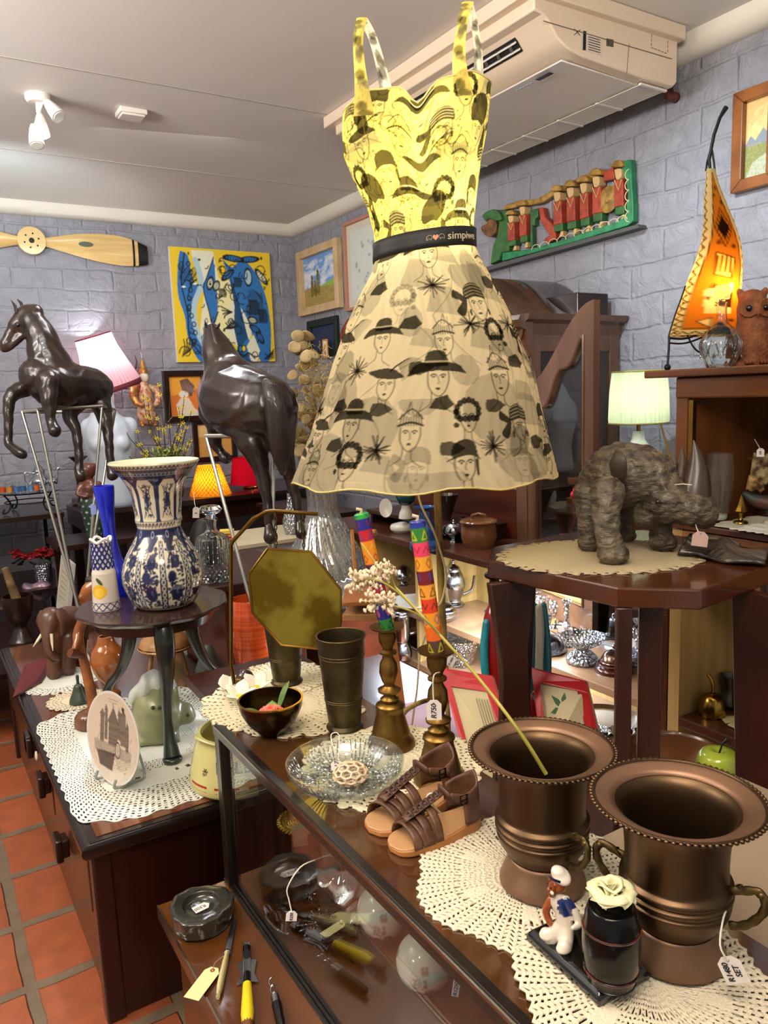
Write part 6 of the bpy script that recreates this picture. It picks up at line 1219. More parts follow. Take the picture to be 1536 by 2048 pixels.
doily('doily','large white crocheted cloth on the near end of the low sideboard',(.575,2.40),ZS,lambda a_:min(.30/max(.001,abs(math.cos(a_))),.44/max(.001,abs(math.sin(a_))),.47)*(1+.012*math.cos(40*a_)),M_lacew,72,320,lambda i,j,a_:i<3 or(not((i%2==0 and j%2==0)and(i>46 or(20<i<32 and math.cos(7*a_)>0)))and not(i in(36,37,38)and j%8 in(0,1,2)and math.cos(9*a_)>.2)),wob=.0016)
c=S(120,1362,ZS);doily('doily','round white doily under the wooden elephant',(c.x,c.y),ZS,lambda a_:.15*(1+.03*math.cos(20*a_)),M_lacew,20,100,filet(20,2,range(0,12)))
c=S(160,1400,ZS);doily('doily','small cream doily under the grey bell on the sideboard',(c.x-.01,c.y),ZS+.004,lambda a_:.105*(1+.03*math.cos(18*a_)),M_lace,16,90,filet(16,2,range(0,8)))
p=S(238,1566,ZS);t=thing('castle_plate','cream decorative plate with a black ink drawing of a castle, standing upright on the doily','plate',(p.x,p.y,ZS+.004),az(p)-1.05);k_=K(p);R_=93*k_
a=Art(200,200,'#d8c9b4');kk='#26221e';rs=np.random.RandomState(12)
def tower(x,w_,y0,y1,roof):
 a.poly([(x-w_,y0),(x+w_,y0),(x+w_,y1),(x-w_,y1)],'#4a443c',.85);a.poly([(x-w_*1.3,y1),(x+w_*1.3,y1),(x,y1+roof)],kk,.85);a.line([(x,y1+roof),(x,y1+roof+.03)],.006,kk)
 for q in range(10):yy=y0+(y1-y0)*rs.rand();a.line([(x-w_,yy),(x+w_,yy+.01)],.004,kk,.7)
for x,w_,y0,y1,r_ in((.28,.04,.4,.72,.07),(.36,.03,.45,.78,.08),(.5,.09,.4,.66,.2),(.62,.03,.5,.78,.07),(.7,.05,.45,.8,.06),(.78,.03,.4,.66,.08)):tower(x,w_,y0,y1,r_)
a.ell(.7,.86,.03,.03,kk);a.poly([(.12,.42),(.88,.42),(.86,.3),(.15,.28)],'#8a8072',.7);a.poly([(.18,.3),(.55,.33),(.5,.12),(.26,.14)],'#332e28',.9);a.ell(.6,.38,.05,.09,'#b8ac98');a.ell(.6,.38,.05,.09,kk,1,0,.01)
for i in range(150):x,y=.14+.72*rs.rand(),.12+.5*rs.rand();a.line([(x,y),(x+.05*(rs.rand()-.3),y+.05*(rs.rand()-.5))],.005,kk,.8)
for i in range(12):y=.32-.012*i;a.line([(.5+.01*i,y),(.9-.02*i,y-.03)],.004,kk,.7)
a.line([(.4,.93),(.6,.93)],.008,'#7a6a5a');a.line([(.42,.9),(.58,.9)],.006,'#7a6a5a')
o=B().lathe([(0,0),(R_*.6,0),(R_*.98,3*k_),(R_,6*k_),(R_*.97,6*k_),(R_*.62,3.5*k_),(0,3.5*k_)],64).build('plate',M_white,t)
V=[];UV=[];F=[]
for i in range(61):
 for j in range(97):r_=R_*.95*i/60;a_=2*PI*j/96;V.append((r_*math.cos(a_),r_*math.sin(a_),(3.9+2.2*max(0,(i/60-.62)/.38))*k_));UV.append((.5+.5*i/60*math.cos(a_),.5+.5*i/60*math.sin(a_)))
for i in range(60):
 for j in range(96):F.append((i*97+j,i*97+j+1,(i+1)*97+j+1,(i+1)*97+j))
me=bpy.data.meshes.new('ink_drawing');me.from_pydata(V,[],F);ink(me,a,UV);o2=link_mesh(me,'ink_drawing',MA['gloss'],o,180)
o.rotation_euler=(PI/2-.12,0,0);o.location=(0,0,R_+1*k_)
b=B()
for s in(-1,1):b.tube(smooth_path([(s*.35*R_,-.035,.035),(s*.35*R_,-.04,.012),(s*.35*R_,.02,.008),(s*.3*R_,.06,.01),(s*.1*R_,.05,.12)],5),.004,8)
b.build('plate_stand',mat('stand_clear','#8a8d84',.2),t)
ZV=.985;cT=S(306,1206,ZV);cT=Vector((cT.x,cT.y,0))
t=thing('scalloped_table','small dark side table with scalloped top and cabriole legs standing on the sideboard','table',(cT.x,cT.y,ZS),0);hT=ZV-ZS;kT=K((cT.x,cT.y,ZV));R_=143*kT
pc=lambda r,z,a_,i:(r*(1+.035*abs(math.cos(5*a_))),z)
M_sct=wood('table_umber','#36201a','#20120d',6,(.2,1,1),.25,.3)
B().lathe([(0,hT-.018),(R_*.93,hT-.018),(R_*.97,hT-.010),(R_,hT-.006),(R_*.99,hT),(R_*.95,hT),(0,hT-.001)],120,pc).build('top',M_sct,t);B().lathe([(R_*.80,hT-.055),(R_*.83,hT-.018),(R_*.78,hT-.018),(R_*.77,hT-.055)],60).build('apron',M_sct,t)
M_leg=mat('leg_green_black','#1c2420',.3,col2='#0f1412',ns=8,coat=.3)
for i,px in enumerate(((345,1524),(215,1425),(462,1405))):
 f=S(*px,ZS);v=Vector((f.x-cT.x,f.y-cT.y,0));dr=v.normalized();R0=R_*.78
 pts=[dr*R0*.98+Vector((0,0,hT-.02)),dr*(R0+.012)+Vector((0,0,hT-.07)),dr*(R0+.004)+Vector((0,0,hT-.15)),dr*((R0+v.length)/2-.03)+Vector((0,0,hT*.42)),dr*(v.length-.025)+Vector((0,0,.10)),dr*v.length+Vector((0,0,.018))]
 b=B();pp=smooth_path(pts,6);rr_=[q.x for q in smooth_path([(.026,0,0),(.030,0,0),(.024,0,0),(.016,0,0),(.015,0,0),(.026,0,0)],6)];b.tube(pp,rr_,12);b.ell((dr*v.length*1.03)+Vector((0,0,.012)),(.03,.03,.012));b.build('leg',M_leg,t,smooth=60)
p=S(331,1208,ZV);t=thing('delft_vase','large blue and white ribbed delft vase with flared rim on the scalloped table','vase',(p.x,p.y,ZV+.001));k_=K(p)
pr=resample(curve2([(54*k_,0),(60*k_,6*k_),(66*k_,16*k_),(76*k_,44*k_),(77*k_,70*k_),(70*k_,98*k_),(56*k_,124*k_),(44*k_,146*k_),(42*k_,160*k_),(45*k_,170*k_),(44*k_,180*k_),(46*k_,200*k_),(50*k_,228*k_),(62*k_,254*k_),(80*k_,276*k_),(86*k_,284*k_)],6),230)
a=Art(420,260,'#ded6ba');nb='#1b2348';rs=np.random.RandomState(21);nP=10
for i in range(nP):
 u0=i/nP
 for(v0,v1)in((.03,.48),):
  a.poly([(u0-.014,v0),(u0+.014,v0),(u0+.012,v1),(u0-.012,v1)],nb);
  for j in range(11):a.ell(u0,v0+.02+.042*j,.010,.016,'#cfcab4',1,0,.005)
 for j in range(130):
  x,y=u0+.018+.064*rs.rand(),.04+.44*rs.rand();a.ell(x,y,.005+.004*rs.rand(),.012,nb,1,rs.rand()*3)
 for(x,y,r_)in((.05,.14,.042),(.055,.34,.032),(.035,.25,.022),(.045,.44,.022)):
  a.ell(u0+x,y,r_*.9,r_,nb);a.ell(u0+x+.01,y+.01,r_*.35,r_*.35,'#5a6288',1,0,.008)
  for q in range(8):a.ell(u0+x+r_*.62*math.cos(q*.785)*.62*1.0,y+r_*math.sin(q*.785),.012,.02,nb,1,q*.785)
 for(x,y)in((.03,.4),(.07,.42)):a.line([(u0+x,y-.04),(u0+x+.006,y),(u0+x-.005,y+.02)],.007,nb,1,3)
a.poly([(0,0),(1,0),(1,.03),(0,.03)],nb)
for j in range(90):a.ell(j/90,.018,.008,.008,'#ded6ba')
a.poly([(0,.50),(1,.50),(1,.555),(0,.555)],nb)
for j in range(nP):a.poly([(j/nP+.01,.50),(j/nP+.09,.50),(j/nP+.05,.42)],nb);a.ell(j/nP+.05,.52,.015,.02,'#9aa0b4',1,0,.006)
a.poly([(0,.555),(1,.555),(1,.60),(0,.60)],'#ded6ba');a.line([(0,.553),(1,.553)],.006,'#1b2348');a.line([(0,.602),(1,.602)],.006,'#1b2348')
for j in range(40):a.line([(j/40,.565),(j/40+.008,.59),(j/40+.018,.59),(j/40+.014,.575)],.009,nb)
for j in range(8):
 u0=j/8;a.poly([(u0-.012,.6),(u0+.012,.6),(u0+.014,.86),(u0-.014,.86)],nb);a.poly([(u0-.02,.6),(u0+.02,.6),(u0,.66)],nb);a.line([(u0-.03,.84),(u0-.045,.8),(u0-.045,.68),(u0-.03,.63)],.008,nb)
 a.line([(u0+.03,.84),(u0+.045,.8),(u0+.045,.68),(u0+.03,.63)],.008,nb);a.ell(u0+.0625,.74,.02,.05,nb)
 for q in range(60):a.ell(u0+.04+.045*rs.rand(),.64+.2*rs.rand(),.005,.012,nb,1,rs.rand()*3)
 a.poly([(u0-.06,.93),(u0+.06,.93),(u0,.80)],nb);a.ell(u0,.89,.02,.02,'#9aa0b4',1,0,.006)
a.poly([(0,.88),(1,.88),(1,.965),(0,.965)],nb,.9);
for j in range(60):a.ell(j/60,.925,.016,.010,'#aeb2bc',.8,.6,.005)
a.poly([(0,.965),(1,.965),(1,1),(0,1)],'#ded6ba')
for j in range(64):a.line([(j/64,.972),(j/64+.006,.99),(j/64+.010,.975)],.009,nb)
ribm=lambda r,z,a_,i:(r*(1+.03*abs(math.cos(nP/2*(a_+PI/2)))*max(0,1-abs(z/k_-70)/70)),z)
painted_lathe('body',a,pr,mat('delft_glaze','#fff',.10,attr=1,coat=.8),t,420,ribm)
B().lathe([(86*k_,284*k_),(85*k_,287*k_),(75*k_,275*k_),(56*k_,252*k_),(44*k_,225*k_),(38*k_,180*k_),(38*k_,120*k_),(0,100*k_)],80,cap=False).build('inner_glaze',mat('inner_cream','#c9c6a4',.2),t)
B().lathe([(0,.001),(54*k_,.001),(54*k_,2*k_)],48,cap=False).build('foot',M_white,t)
ptag('white price tag tied round the neck of the delft vase',283,985,dep(p)-.10,15,20,['R250'],.05,size=.0075,sp=[(268,955,0),(262,935,.02),(290,930,0),(284,970,0)])
p=S(236,1190,ZV);t=thing('blue_glass_vase','tall slender cobalt blue glass vase leaning behind the lemon jar','vase',(p.x,p.y,ZV+.001));k_=K(p)
pr=[(0,0),(20*k_,0),(30*k_,20*k_),(28*k_,44*k_),(16*k_,80*k_),(12*k_,120*k_),(15*k_,170*k_),(20*k_,215*k_),(17*k_,215*k_),(12*k_,170*k_),(9*k_,120*k_),(12*k_,80*k_),(0,20*k_)]
o=B().lathe(curve2(pr,3),36).build('body',mat('cobalt_glass','#0a18d8',.05,em=.25,emc='#0410c0',coat=.6),t);o.data.materials[0].node_tree.nodes['Principled BSDF'].inputs['Emission Strength'].default_value=0;q=o.data.materials[0].node_tree.nodes['Principled BSDF'];q.inputs['Transmission Weight'].default_value=.55;q.inputs['Base Color'].default_value=(.01,.03,.95,1)
for v in o.data.vertices:v.co.x-=.04*v.co.z*1.0
t2=ptag('pale blue price tag on the cobalt glass vase',187,1018,dep(p)-.05,11,22,[],0,mat('tag_blue','#8fa2d8',.6),sp=[(190,995,0),(197,975,.04)])
p=S(214,1218,ZV);t=thing('lemon_jar','white ceramic utensil jar with a yellow lemon and openwork blue lattice rim','jar',(p.x,p.y,ZV+.001));k_=K(p)
a=Art(150,120,'#e0d4c8');nb='#1c2a6c'
for i in range(22):
 for y in(.03,.16):pass
 a.line([(i/11,.02),(i/11+.09,.2)],.02,nb);a.line([(i/11,.2),(i/11+.09,.02)],.02,nb)
for y in(.02,.2):a.line([(0,y),(1,y)],.014,nb)
a.ell(.42,.48,.13,.17,'#e8b41c');a.ell(.42,.46,.08,.11,'#f0c840');a.ell(.43,.72,.035,.10,'#2c4a1c',1,.5)
painted_lathe('body',a,resample([(27*k_,0),(26*k_,20*k_),(23*k_,75*k_),(20*k_,84*k_)],90),MA['gloss'],t,150)
B().lathe([(20*k_,84*k_),(16*k_,82*k_),(20*k_,4*k_),(0,2*k_)],40,cap=False).build('inside',M_white,t)
b=B();
for s in(-1,1):
 for i in range(12):b.tube([((20-2*f)*k_*math.cos(i*PI/6+s*f*1.7),(20-2*f)*k_*math.sin(i*PI/6+s*f*1.7),(84+52*f)*k_)for f in[j/8 for j in range(9)]],1.9*k_,6)
b.build('lattice',mat('lattice_blue','#1c2a6c',.15,coat=.5),t);b=B()
for s in(-1,1):
 for i in range(12):b.tube([((18.4-2*f)*k_*math.cos(i*PI/6+.26+s*f*1.7),(18.4-2*f)*k_*math.sin(i*PI/6+.26+s*f*1.7),(84+52*f)*k_)for f in[j/8 for j in range(9)]],2.2*k_,6)
b.build('lattice_white',M_white,t);B().tube([((18.5+1.2*math.sin(4*a_))*k_*math.cos(a_),(18.5+1.2*math.sin(4*a_))*k_*math.sin(a_),(140+4*math.sin(4*a_))*k_)for a_ in[j*PI/20 for j in range(40)]],3*k_,8,closed=True).build('wavy_rim',M_white,t)
p=S(130,1350,ZS);t=bpy.data.objects.new('wooden_elephant',None);COL.objects.link(t);t.location=(p.x,p.y,ZS+.004);tag(t,'carved brown wooden elephant with white tusks on a white doily','figurine');DE=dep(p);kE=DE/FPX
def W(px,py,off=0):return P(px,py,DE+off)-t.location
b=B();limb(b,[(W(120,1248,0),30*kE),(W(140,1246,.08),36*kE),(W(156,1252,.16),30*kE)]);limb(b,[(W(102,1238,-.03),25*kE),(W(98,1255,-.05),20*kE),(W(95,1272,-.07),12*kE),(W(96,1296,-.08),9*kE),(W(103,1312,-.08),8*kE),(W(116,1318,-.07),6*kE)])
for x,o_ in((108,-.04),(138,.0),(128,.14),(158,.16)):f=W(x,1350,o_);f.z=10*kE;limb(b,[(W(x,1275,o_),18*kE),(W(x,1315,o_),14*kE),(f,15*kE)])
organic('body',b,.006,wood('elephant_wood','#5c3a28','#45291a',10,(1,1,.3),.4,.2),t)
for s,pts in((-1,((84,1222),(78,1245),(88,1264))),(1,((118,1218),(132,1246),(124,1272)))):
 b=B();b.tube(smooth_path([W(*q,-.02 if s<0 else-.05)for q in pts],4),[8*kE,12*kE,15*kE,16*kE,16*kE,14*kE,11*kE,7*kE,3*kE],10,flat=(1,.3));b.build('ear',wood('elephant_wood','#5c3a28','#45291a'),t)
for pts in(((84,1268,-.07),(76,1280,-.09),(66,1294,-.1)),((103,1268,-.09),(104,1284,-.1),(106,1302,-.11))):B().tube([W(*q)for q in pts],[3.2*kE,2.8*kE,.5*kE],8).build('tusk',mat('ivory','#d8cdb0',.3),t)
p=S(185,1452,ZS);t=bpy.data.objects.new('carved_piper',None);COL.objects.link(t);t.location=(p.x,p.y,ZS+.004);tag(t,'tall orange brown root carving of a piper on a ridged wooden base','carving');DE=dep(p);kE=DE/FPX
M_amb=mat('amber_wood','#9a5a26',.25,0,'#5c2c10',9,1,5,.1,40,coat=.5)
B().lathe(curve2([(0,0),(30*kE,0),(32*kE,8*kE),(30*kE,22*kE),(20*kE,30*kE),(0,32*kE)],3),60,lambda r,z,a_,i:(r*(1+.03*math.sin(22*a_)),z)).build('base',M_walnut,t)
b=B();limb(b,[(gz(W(188,1430),24*kE),13*kE),(W(184,1395),11*kE),(W(172,1340),10*kE),(W(162,1300),9*kE)]);limb(b,[(W(160,1302),10*kE),(W(156,1270),11*kE),(W(164,1244),10*kE),(W(176,1222),9*kE)]);limb(b,[(W(176,1222),9*kE),(W(172,1200),14*kE),(W(180,1182),18*kE),(W(190,1172),16*kE)]);limb(b,[(W(164,1196,-.02),7*kE),(W(158,1194,-.02),4*kE)]);limb(b,[(W(160,1262),8*kE),(W(152,1290,-.03),7*kE),(W(146,1306,-.04),6*kE)])
organic('body',b,.005,M_amb,t);B().tube([W(140,1305,-.06),W(166,1312,-.02)],[9*kE,6*kE],12).build('pipe_bowl',mat('amber_dark','#5c2c12',.3),t);b=B();limb(b,[(W(178,1160),9*kE),(W(194,1164),13*kE),(W(204,1180),11*kE)]);organic('hair',b,.005,M_blackm,t)
p=S(222,1392,ZS);t=thing('amber_vase','glossy amber wooden vase with swelling body and narrow stem behind the table legs','vase',(p.x,p.y,ZS+.004));k_=K(p)
B().lathe(shell(curve2([(18*k_,0),(18*k_,6*k_),(8*k_,14*k_),(9*k_,24*k_),(24*k_,44*k_),(32*k_,70*k_),(28*k_,92*k_),(18*k_,108*k_),(14*k_,122*k_)]),.006),36,lambda r,z,a_,i:(r*(1+.06*math.cos(2*a_)),z)).build('body',mat('amber_gloss','#b0662c',.12,col2='#7a3c14',ns=5,coat=.8),t)
p=S(160,1408,ZS);t=thing('grey_bell','small grey green metal hand bell on the small cream doily','bell',(p.x,p.y,ZS+.009));k_=K(p);B().lathe(curve2([(20*k_,0),(18*k_,8*k_),(12*k_,22*k_),(8*k_,34*k_),(3*k_,38*k_),(3*k_,54*k_),(0,56*k_)]),28).build('body',mat('verdigris','#4c5248',.4,.6),t)
p=S(60,1345,ZS);t=thing('red_booklet','dark red folded booklet overhanging the left edge of the sideboard','booklet',(.30,3.1,ZS+.001),0);B().prism([(-.06,-.02),(.06,.10),(.17,.42),(.03,.36)],.006).build('cover',mat('booklet_red','#5c1c1c',.35),t,smooth=0)
o=B().prism([(-.06,-.02),(.06,.10),(.17,.42),(.15,.42),(.04,.11)],.003,'z',.006).build('spine',mat('booklet_dark','#3c1010',.35),t)
p=S(336,1352,ZS);t=thing('round_stool','small round three legged stool with wooden top and gold braid edge','stool',(p.x,p.y,ZS),None);k_=K(p)
B().lathe(curve2([(0,62*k_),(50*k_,62*k_),(51*k_,68*k_),(44*k_,80*k_),(22*k_,90*k_),(0,92*k_)]),40).build('seat',M_lwood,t);B().lathe([(52*k_,60*k_),(53*k_,64*k_),(52*k_,68*k_),(50*k_,64*k_)],60,cap=False).build('braid',M_brassg,t)
for i in range(3):a_=i*2.094-.5;B().tube([(30*k_*math.cos(a_),30*k_*math.sin(a_),62*k_),(44*k_*math.cos(a_),44*k_*math.sin(a_),0)],[5*k_,3.4*k_],10).build('leg',M_lwood,t)
p=S(318,1478,ZS);t=thing('stone_face_jug','pale green stone jug shaped like a rough face with white drips on top','jug',(p.x,p.y,ZS+.004));k_=K(p)
b=B();limb(b,[((0,0,24*k_),44*k_),((0,0,60*k_),50*k_),((2*k_,0,90*k_),44*k_)]);b.ell((50*k_,0,44*k_),(26*k_,22*k_,26*k_));b.box((0,0,6*k_),(80*k_,70*k_,12*k_));organic('body',b,.008,mat('soapstone','#8c8e66',.35,col2='#6f7250',ns=9,coat=.3),t,disp=lambda co:.004*np.sin(co[:,2]*70+co[:,0]*40))
b=B();limb(b,[((-40*k_,-8*k_,92*k_),12*k_),((-10*k_,-14*k_,118*k_),22*k_),((20*k_,-8*k_,112*k_),20*k_),((42*k_,0,86*k_),10*k_)]);b.ell((-4*k_,0,132*k_),(12*k_,10*k_,14*k_));organic('white_top',b,.006,mat('drip_white','#cfd6cc',.3,coat=.3),t,disp=lambda co:.004*np.sin(co[:,0]*150))
for q in((58,-20,46),(-6,-50,84),(6,-50,82)):B().ell((q[0]*k_,q[1]*k_,q[2]*k_),(4*k_,3*k_,4*k_)).build('pit',mat('pit_dark','#3a3c2a',.6),t)
p=S(478,1555,ZS);p=Vector((p.x,p.y,ZS+.003));t=thing('scotch_ice_bucket','round cream advertising bucket lettered Scotch with red bands, beside the display case','bucket',p);k_=K(p);
M_cr=mat('bucket_cream','#d4cc84',.3,coat=.3)
B().lathe(shell(curve2([(92*k_,0),(95*k_,6*k_),(94*k_,24*k_),(84*k_,66*k_),(76*k_,92*k_),(74*k_,104*k_)]),.008),72).build('body',M_cr,t)
for i in range(9):
 if i%9 in(2,):continue
 a0=i*2*PI/9;b=B();b.grid(lambda u,v:((95.3-1*v)*k_*math.cos(a0+u*.52),(95.3-1*v)*k_*math.sin(a0+u*.52),(12+12*v)*k_),10,2);b.build('red_band',mat('band_red','#a8281c',.4),t)
def wrap(R0,zz,a0):
 return lambda co:Vector(((R0+co.z)*math.sin((co.x)/R0+a0),-(R0+co.z)*math.cos(co.x/R0+a0),zz+co.y))
text('Scotch',17*k_,M_ink,t,fn=wrap(91.5*k_,34*k_,.02),name='lettering',ext=.001);text("BELL'S",34*k_,M_ink,t,fn=wrap(87.6*k_,60*k_,.02),name='lettering',ext=.0012,bold=.0006);text('EXTRA SPECIAL',9*k_,M_white,t,fn=wrap(96*k_,17*k_,-.1),name='lettering',ext=.0012)
text('WHISKY',7*k_,M_ink,t,fn=wrap(93*k_,24*k_,.02),name='lettering',ext=.001)
b=B();
for i in range(8):a_=i*.785;b.tube([wrap(89.5*k_,48*k_,-.78)(Vector((7*k_*math.cos(a_)*q,10*k_*math.sin(a_+.4)*q,0)))for q in(.3,.7,1)],.0012,5)
b.build('crest',mat('crest_brown','#5c5230',.5),t)
b=B();b.tube(smooth_path([(-76*k_,-8*k_,100*k_),(-70*k_,-40*k_,108*k_),(-40*k_,-66*k_,104*k_),(0,-76*k_,98*k_)],5),5*k_,8,flat=(1,.6));b.build('lip',M_cr,t)
p=S(424,1398,ZS);t=thing('grey_domed_jar','dark cylinder jar with a frosted grey domed lid behind the table leg','jar',(p.x,p.y,ZS));k_=K(p);B().lathe([(0,0),(24*k_,0),(24*k_,62*k_),(0,62*k_)],28).build('body',mat('jar_brown','#2c1a12',.4),t);B().lathe(curve2([(28*k_,62*k_),(27*k_,68*k_),(14*k_,100*k_),(6*k_,112*k_),(0,113*k_)]),28).build('lid',mat('frost_grey','#3e423c',.5),t)
t=thing('plain_plinth','plain dark pedestal behind the display case carrying the gong','pedestal',(.79,1.86,0),0);B().box2((-.07,-.155,.0),(.11,.045,.82)).build('column',M_dwood,t,smooth=0);B().box2((-.20,-.165,.82),(.14,.18,.849)).build('top',M_mwood,t,bev=.004,smooth=0)
t=thing('orange_vase','tall orange red lacquered vase with thin rings behind the gong','vase',(.0,.0,.0),0);p=WX(508,1352,.995);ZO2=p.z;t.location=(p.x,p.y,ZO2);k_=K(p)
B().lathe(shell(curve2([(26*k_,0),(32*k_,16*k_),(38*k_,60*k_),(39*k_,120*k_),(36*k_,160*k_)]),.005),48).build('body',mat('orange_lacquer','#e0602c',.15,0,'#b03a14',14,1,2,0,40,(.02,.02,5),.7),t);t.rotation_euler.z=0
tt=tag(B().box2((.956,2.44,0),(1.13,2.66,ZO2-.001)).build('stool_block',M_dwood,None,smooth=0,bev=.004),'dark block stool under the orange vase and steel stand','stool')
A_,B_,C_,D_=[P(x,y,d)for x,y,d in((122,1110,3.9),(143,1128,3.75),(133,1232,3.75),(112,1216,3.9))];c=(A_+B_+C_+D_)/4
t=thing('framed_card','small white framed card with faint lines leaning in front of the horse stand','picture',(c.x,c.y,c.z),0);b=B();n=(B_-A_).cross(D_-A_).normalized()*.02;Q=[q-c for q in(A_,B_,C_,D_)]
b.add(Q+[q+n for q in Q],[(0,1,2,3),(7,6,5,4),(0,4,5,1),(1,5,6,2),(2,6,7,3),(3,7,4,0)]).build('frame',mat('frame_white','#b8b4ac',.4),t,smooth=0)
for(h0,nn)in((1.03,'card'),):
 s_=-1 if n.dot(CAM-c)<0 else 1;nn_=n*(1.05 if s_>0 else-.05);Q2=[Q[0].lerp(Q[2],.14)+nn_,Q[1].lerp(Q[3],.14)+nn_,Q[2].lerp(Q[0],.14)+nn_,Q[3].lerp(Q[1],.14)+nn_];B().add(Q2,[(0,1,2,3)]).build('card',mat('card_grey','#a8a08c',.6),t,smooth=0)
 for i in range(6):f=.15+.13*i;e0=Q2[0].lerp(Q2[3],f);e1=Q2[1].lerp(Q2[2],f+.05);B().tube([e0.lerp(e1,.15)+nn_*.04,e0.lerp(e1,.85)+nn_*.04],.0015,4).build('printed_line',mat('print_grey','#6c6450'),t)
# ==== glass display case in the foreground
ZK=.85;ZF=.44;KX0,KX1,KY0,KY1=.55,.905,-.25,1.69
t=thing('display_case','long glass fronted wooden display case with black metal edged top in the foreground','display case',(KX0,KY1,0),0)
Ly=KY0-KY1;Wx=KX1-KX0
M_top=wood('case_top','#4a2c16','#352010',5,(1,.2,1),.07,.9);M_frame=mat('case_frame','#15100d',.3,coat=.3);M_strip=mat('strip_metal','#8f8674',.22,1)
B().box2((.012,Ly,ZK-.018),(Wx,0,ZK)).build('top',M_top,t,smooth=0);B().box2((-.004,Ly,ZK-.030),(.014,0,ZK+.0015)).build('front_rail',M_frame,t,bev=.002,smooth=0);B().box2((-.0055,Ly,ZK-.010),(-.0035,0,ZK-.004)).build('metal_strip',M_strip,t,smooth=0)
b=B();b.box2((-.002,-.035,ZF),(.028,0,ZK-.018));o=b.build('corner_post',M_frame,t,bev=.002,smooth=0);B().box2((-.005,-.037,ZF),(-.002,-.033,ZK-.03)).build('post_strip',M_strip,o,smooth=0)
B().box2((Wx-.03,-.03,ZF),(Wx,0,ZK-.018)).build('corner_post',M_frame,t,smooth=0)
B().box2((Wx-.012,Ly,ZF),(Wx,-.03,ZK-.018)).build('back_panel',wood('case_back','#43200f','#2b140a',5),t,smooth=0)
B().box2((.008,Ly,ZF+.006),(.012,-.036,ZK-.018)).build('front_glass',M_pane,t,smooth=0);B().box2((.03,-.008,ZF),(Wx-.03,-.004,ZK-.018)).build('end_glass',M_pane,t,smooth=0)
B().box2((.10,-.95,.60),(Wx-.012,-.01,.606)).build('glass_shelf',thin_glass('shelf_glass',(.90,.95,.94),.04),t,smooth=0)
b=B()
for i in range(3):b.box2((-.004+i*.009,Ly,ZF),(.002+i*.009,0,ZF+.007))
b.build('sliding_track',M_frame,t,smooth=0)
M_low=wood('case_floor','#5c3414','#43240e',6,(1,.2,1),.12,.7)
B().box2((-.165,Ly,ZF-.03),(Wx,.0,ZF)).build('floor_board',M_low,t,smooth=0);B().box2((-.168,Ly,ZF-.032),(-.164,.0,ZF+.002)).build('lip_strip',M_strip,t,smooth=0)
B().box2((-.13,Ly,.0),(Wx,-.02,ZF-.03)).build('base_cabinet',wood('base_orange','#6e3c14','#4a260c',6),t,smooth=0)
# ---- doilies on the case
def dr(x,y,z):
 if x<KX0-.004:e=KX0-.004-x;x=KX0-.006-.002*math.sin(y*300);z=z-e*.95
 return x,y,z
pet=lambda n,a0=0:(lambda a_:1+.07*abs(math.cos(n/2*(a_+a0)))-.03)
M_l1=mat('lace_ecru','#d8caa8',.85,bump=.7,bs=260);M_l2=mat('lace_butter','#e0d4ba',.85,bump=.7,bs=260)
doily('doily','ecru crocheted doily under the brass bowl, hanging over the far corner of the case',(.72,1.68),ZK,lambda a_:(.165+.05*abs(math.cos(a_-2.0))**2)*(1+.035*math.cos(16*a_)),M_l1,30,150,filet(30,3,(0,1,2,3,10,11,12,13,20,21)),dr,th=.003)
doily('doily','fan patterned doily under the gong and the rear brass tumbler',(.79,1.845),ZK+.003,lambda a_:.13*(1+.03*math.cos(18*a_)),M_lace,20,120,filet(20,3,range(0,12)),th=.003)
doily('doily','round cream doily under the cut glass dish and brass candlesticks',(.775,1.26),ZK,lambda a_:.185*(1+.025*math.cos(26*a_)),M_lace,30,150,filet(30,2,(0,1,2,3,4,5,28)),th=.003)
doily('doily','large cream petalled doily with pineapple pattern under the smaller bronze urn',(.745,.83),ZK,lambda a_:.158*(1+.10*abs(math.cos(3*a_+.4)))*(1+.02*math.cos(60*a_)),M_l2,40,180,lambda i,j,a_:i<4 or(not(i%2==0 and j%2==0)if not(abs(math.cos(3*a_+.4))>.93 and 14<i<26)else True)and not(i in(12,13,24,25)and j%4==0),th=.0035)
doily('doily','butter coloured petalled doily under the sailor figurine and the larger bronze urn',(.715,.575),ZK+.004,lambda a_:.150*(1+.10*abs(math.cos(3*a_-.3)))*(1+.02*math.cos(56*a_)),M_l2,36,170,lambda i,j,a_:i<4 or(not(i%2==0 and j%2==0)if not(abs(math.cos(3*a_-.3))>.93 and 12<i<22)else True)and not(i in(10,11,22,23)and j%4==0),th=.0035)
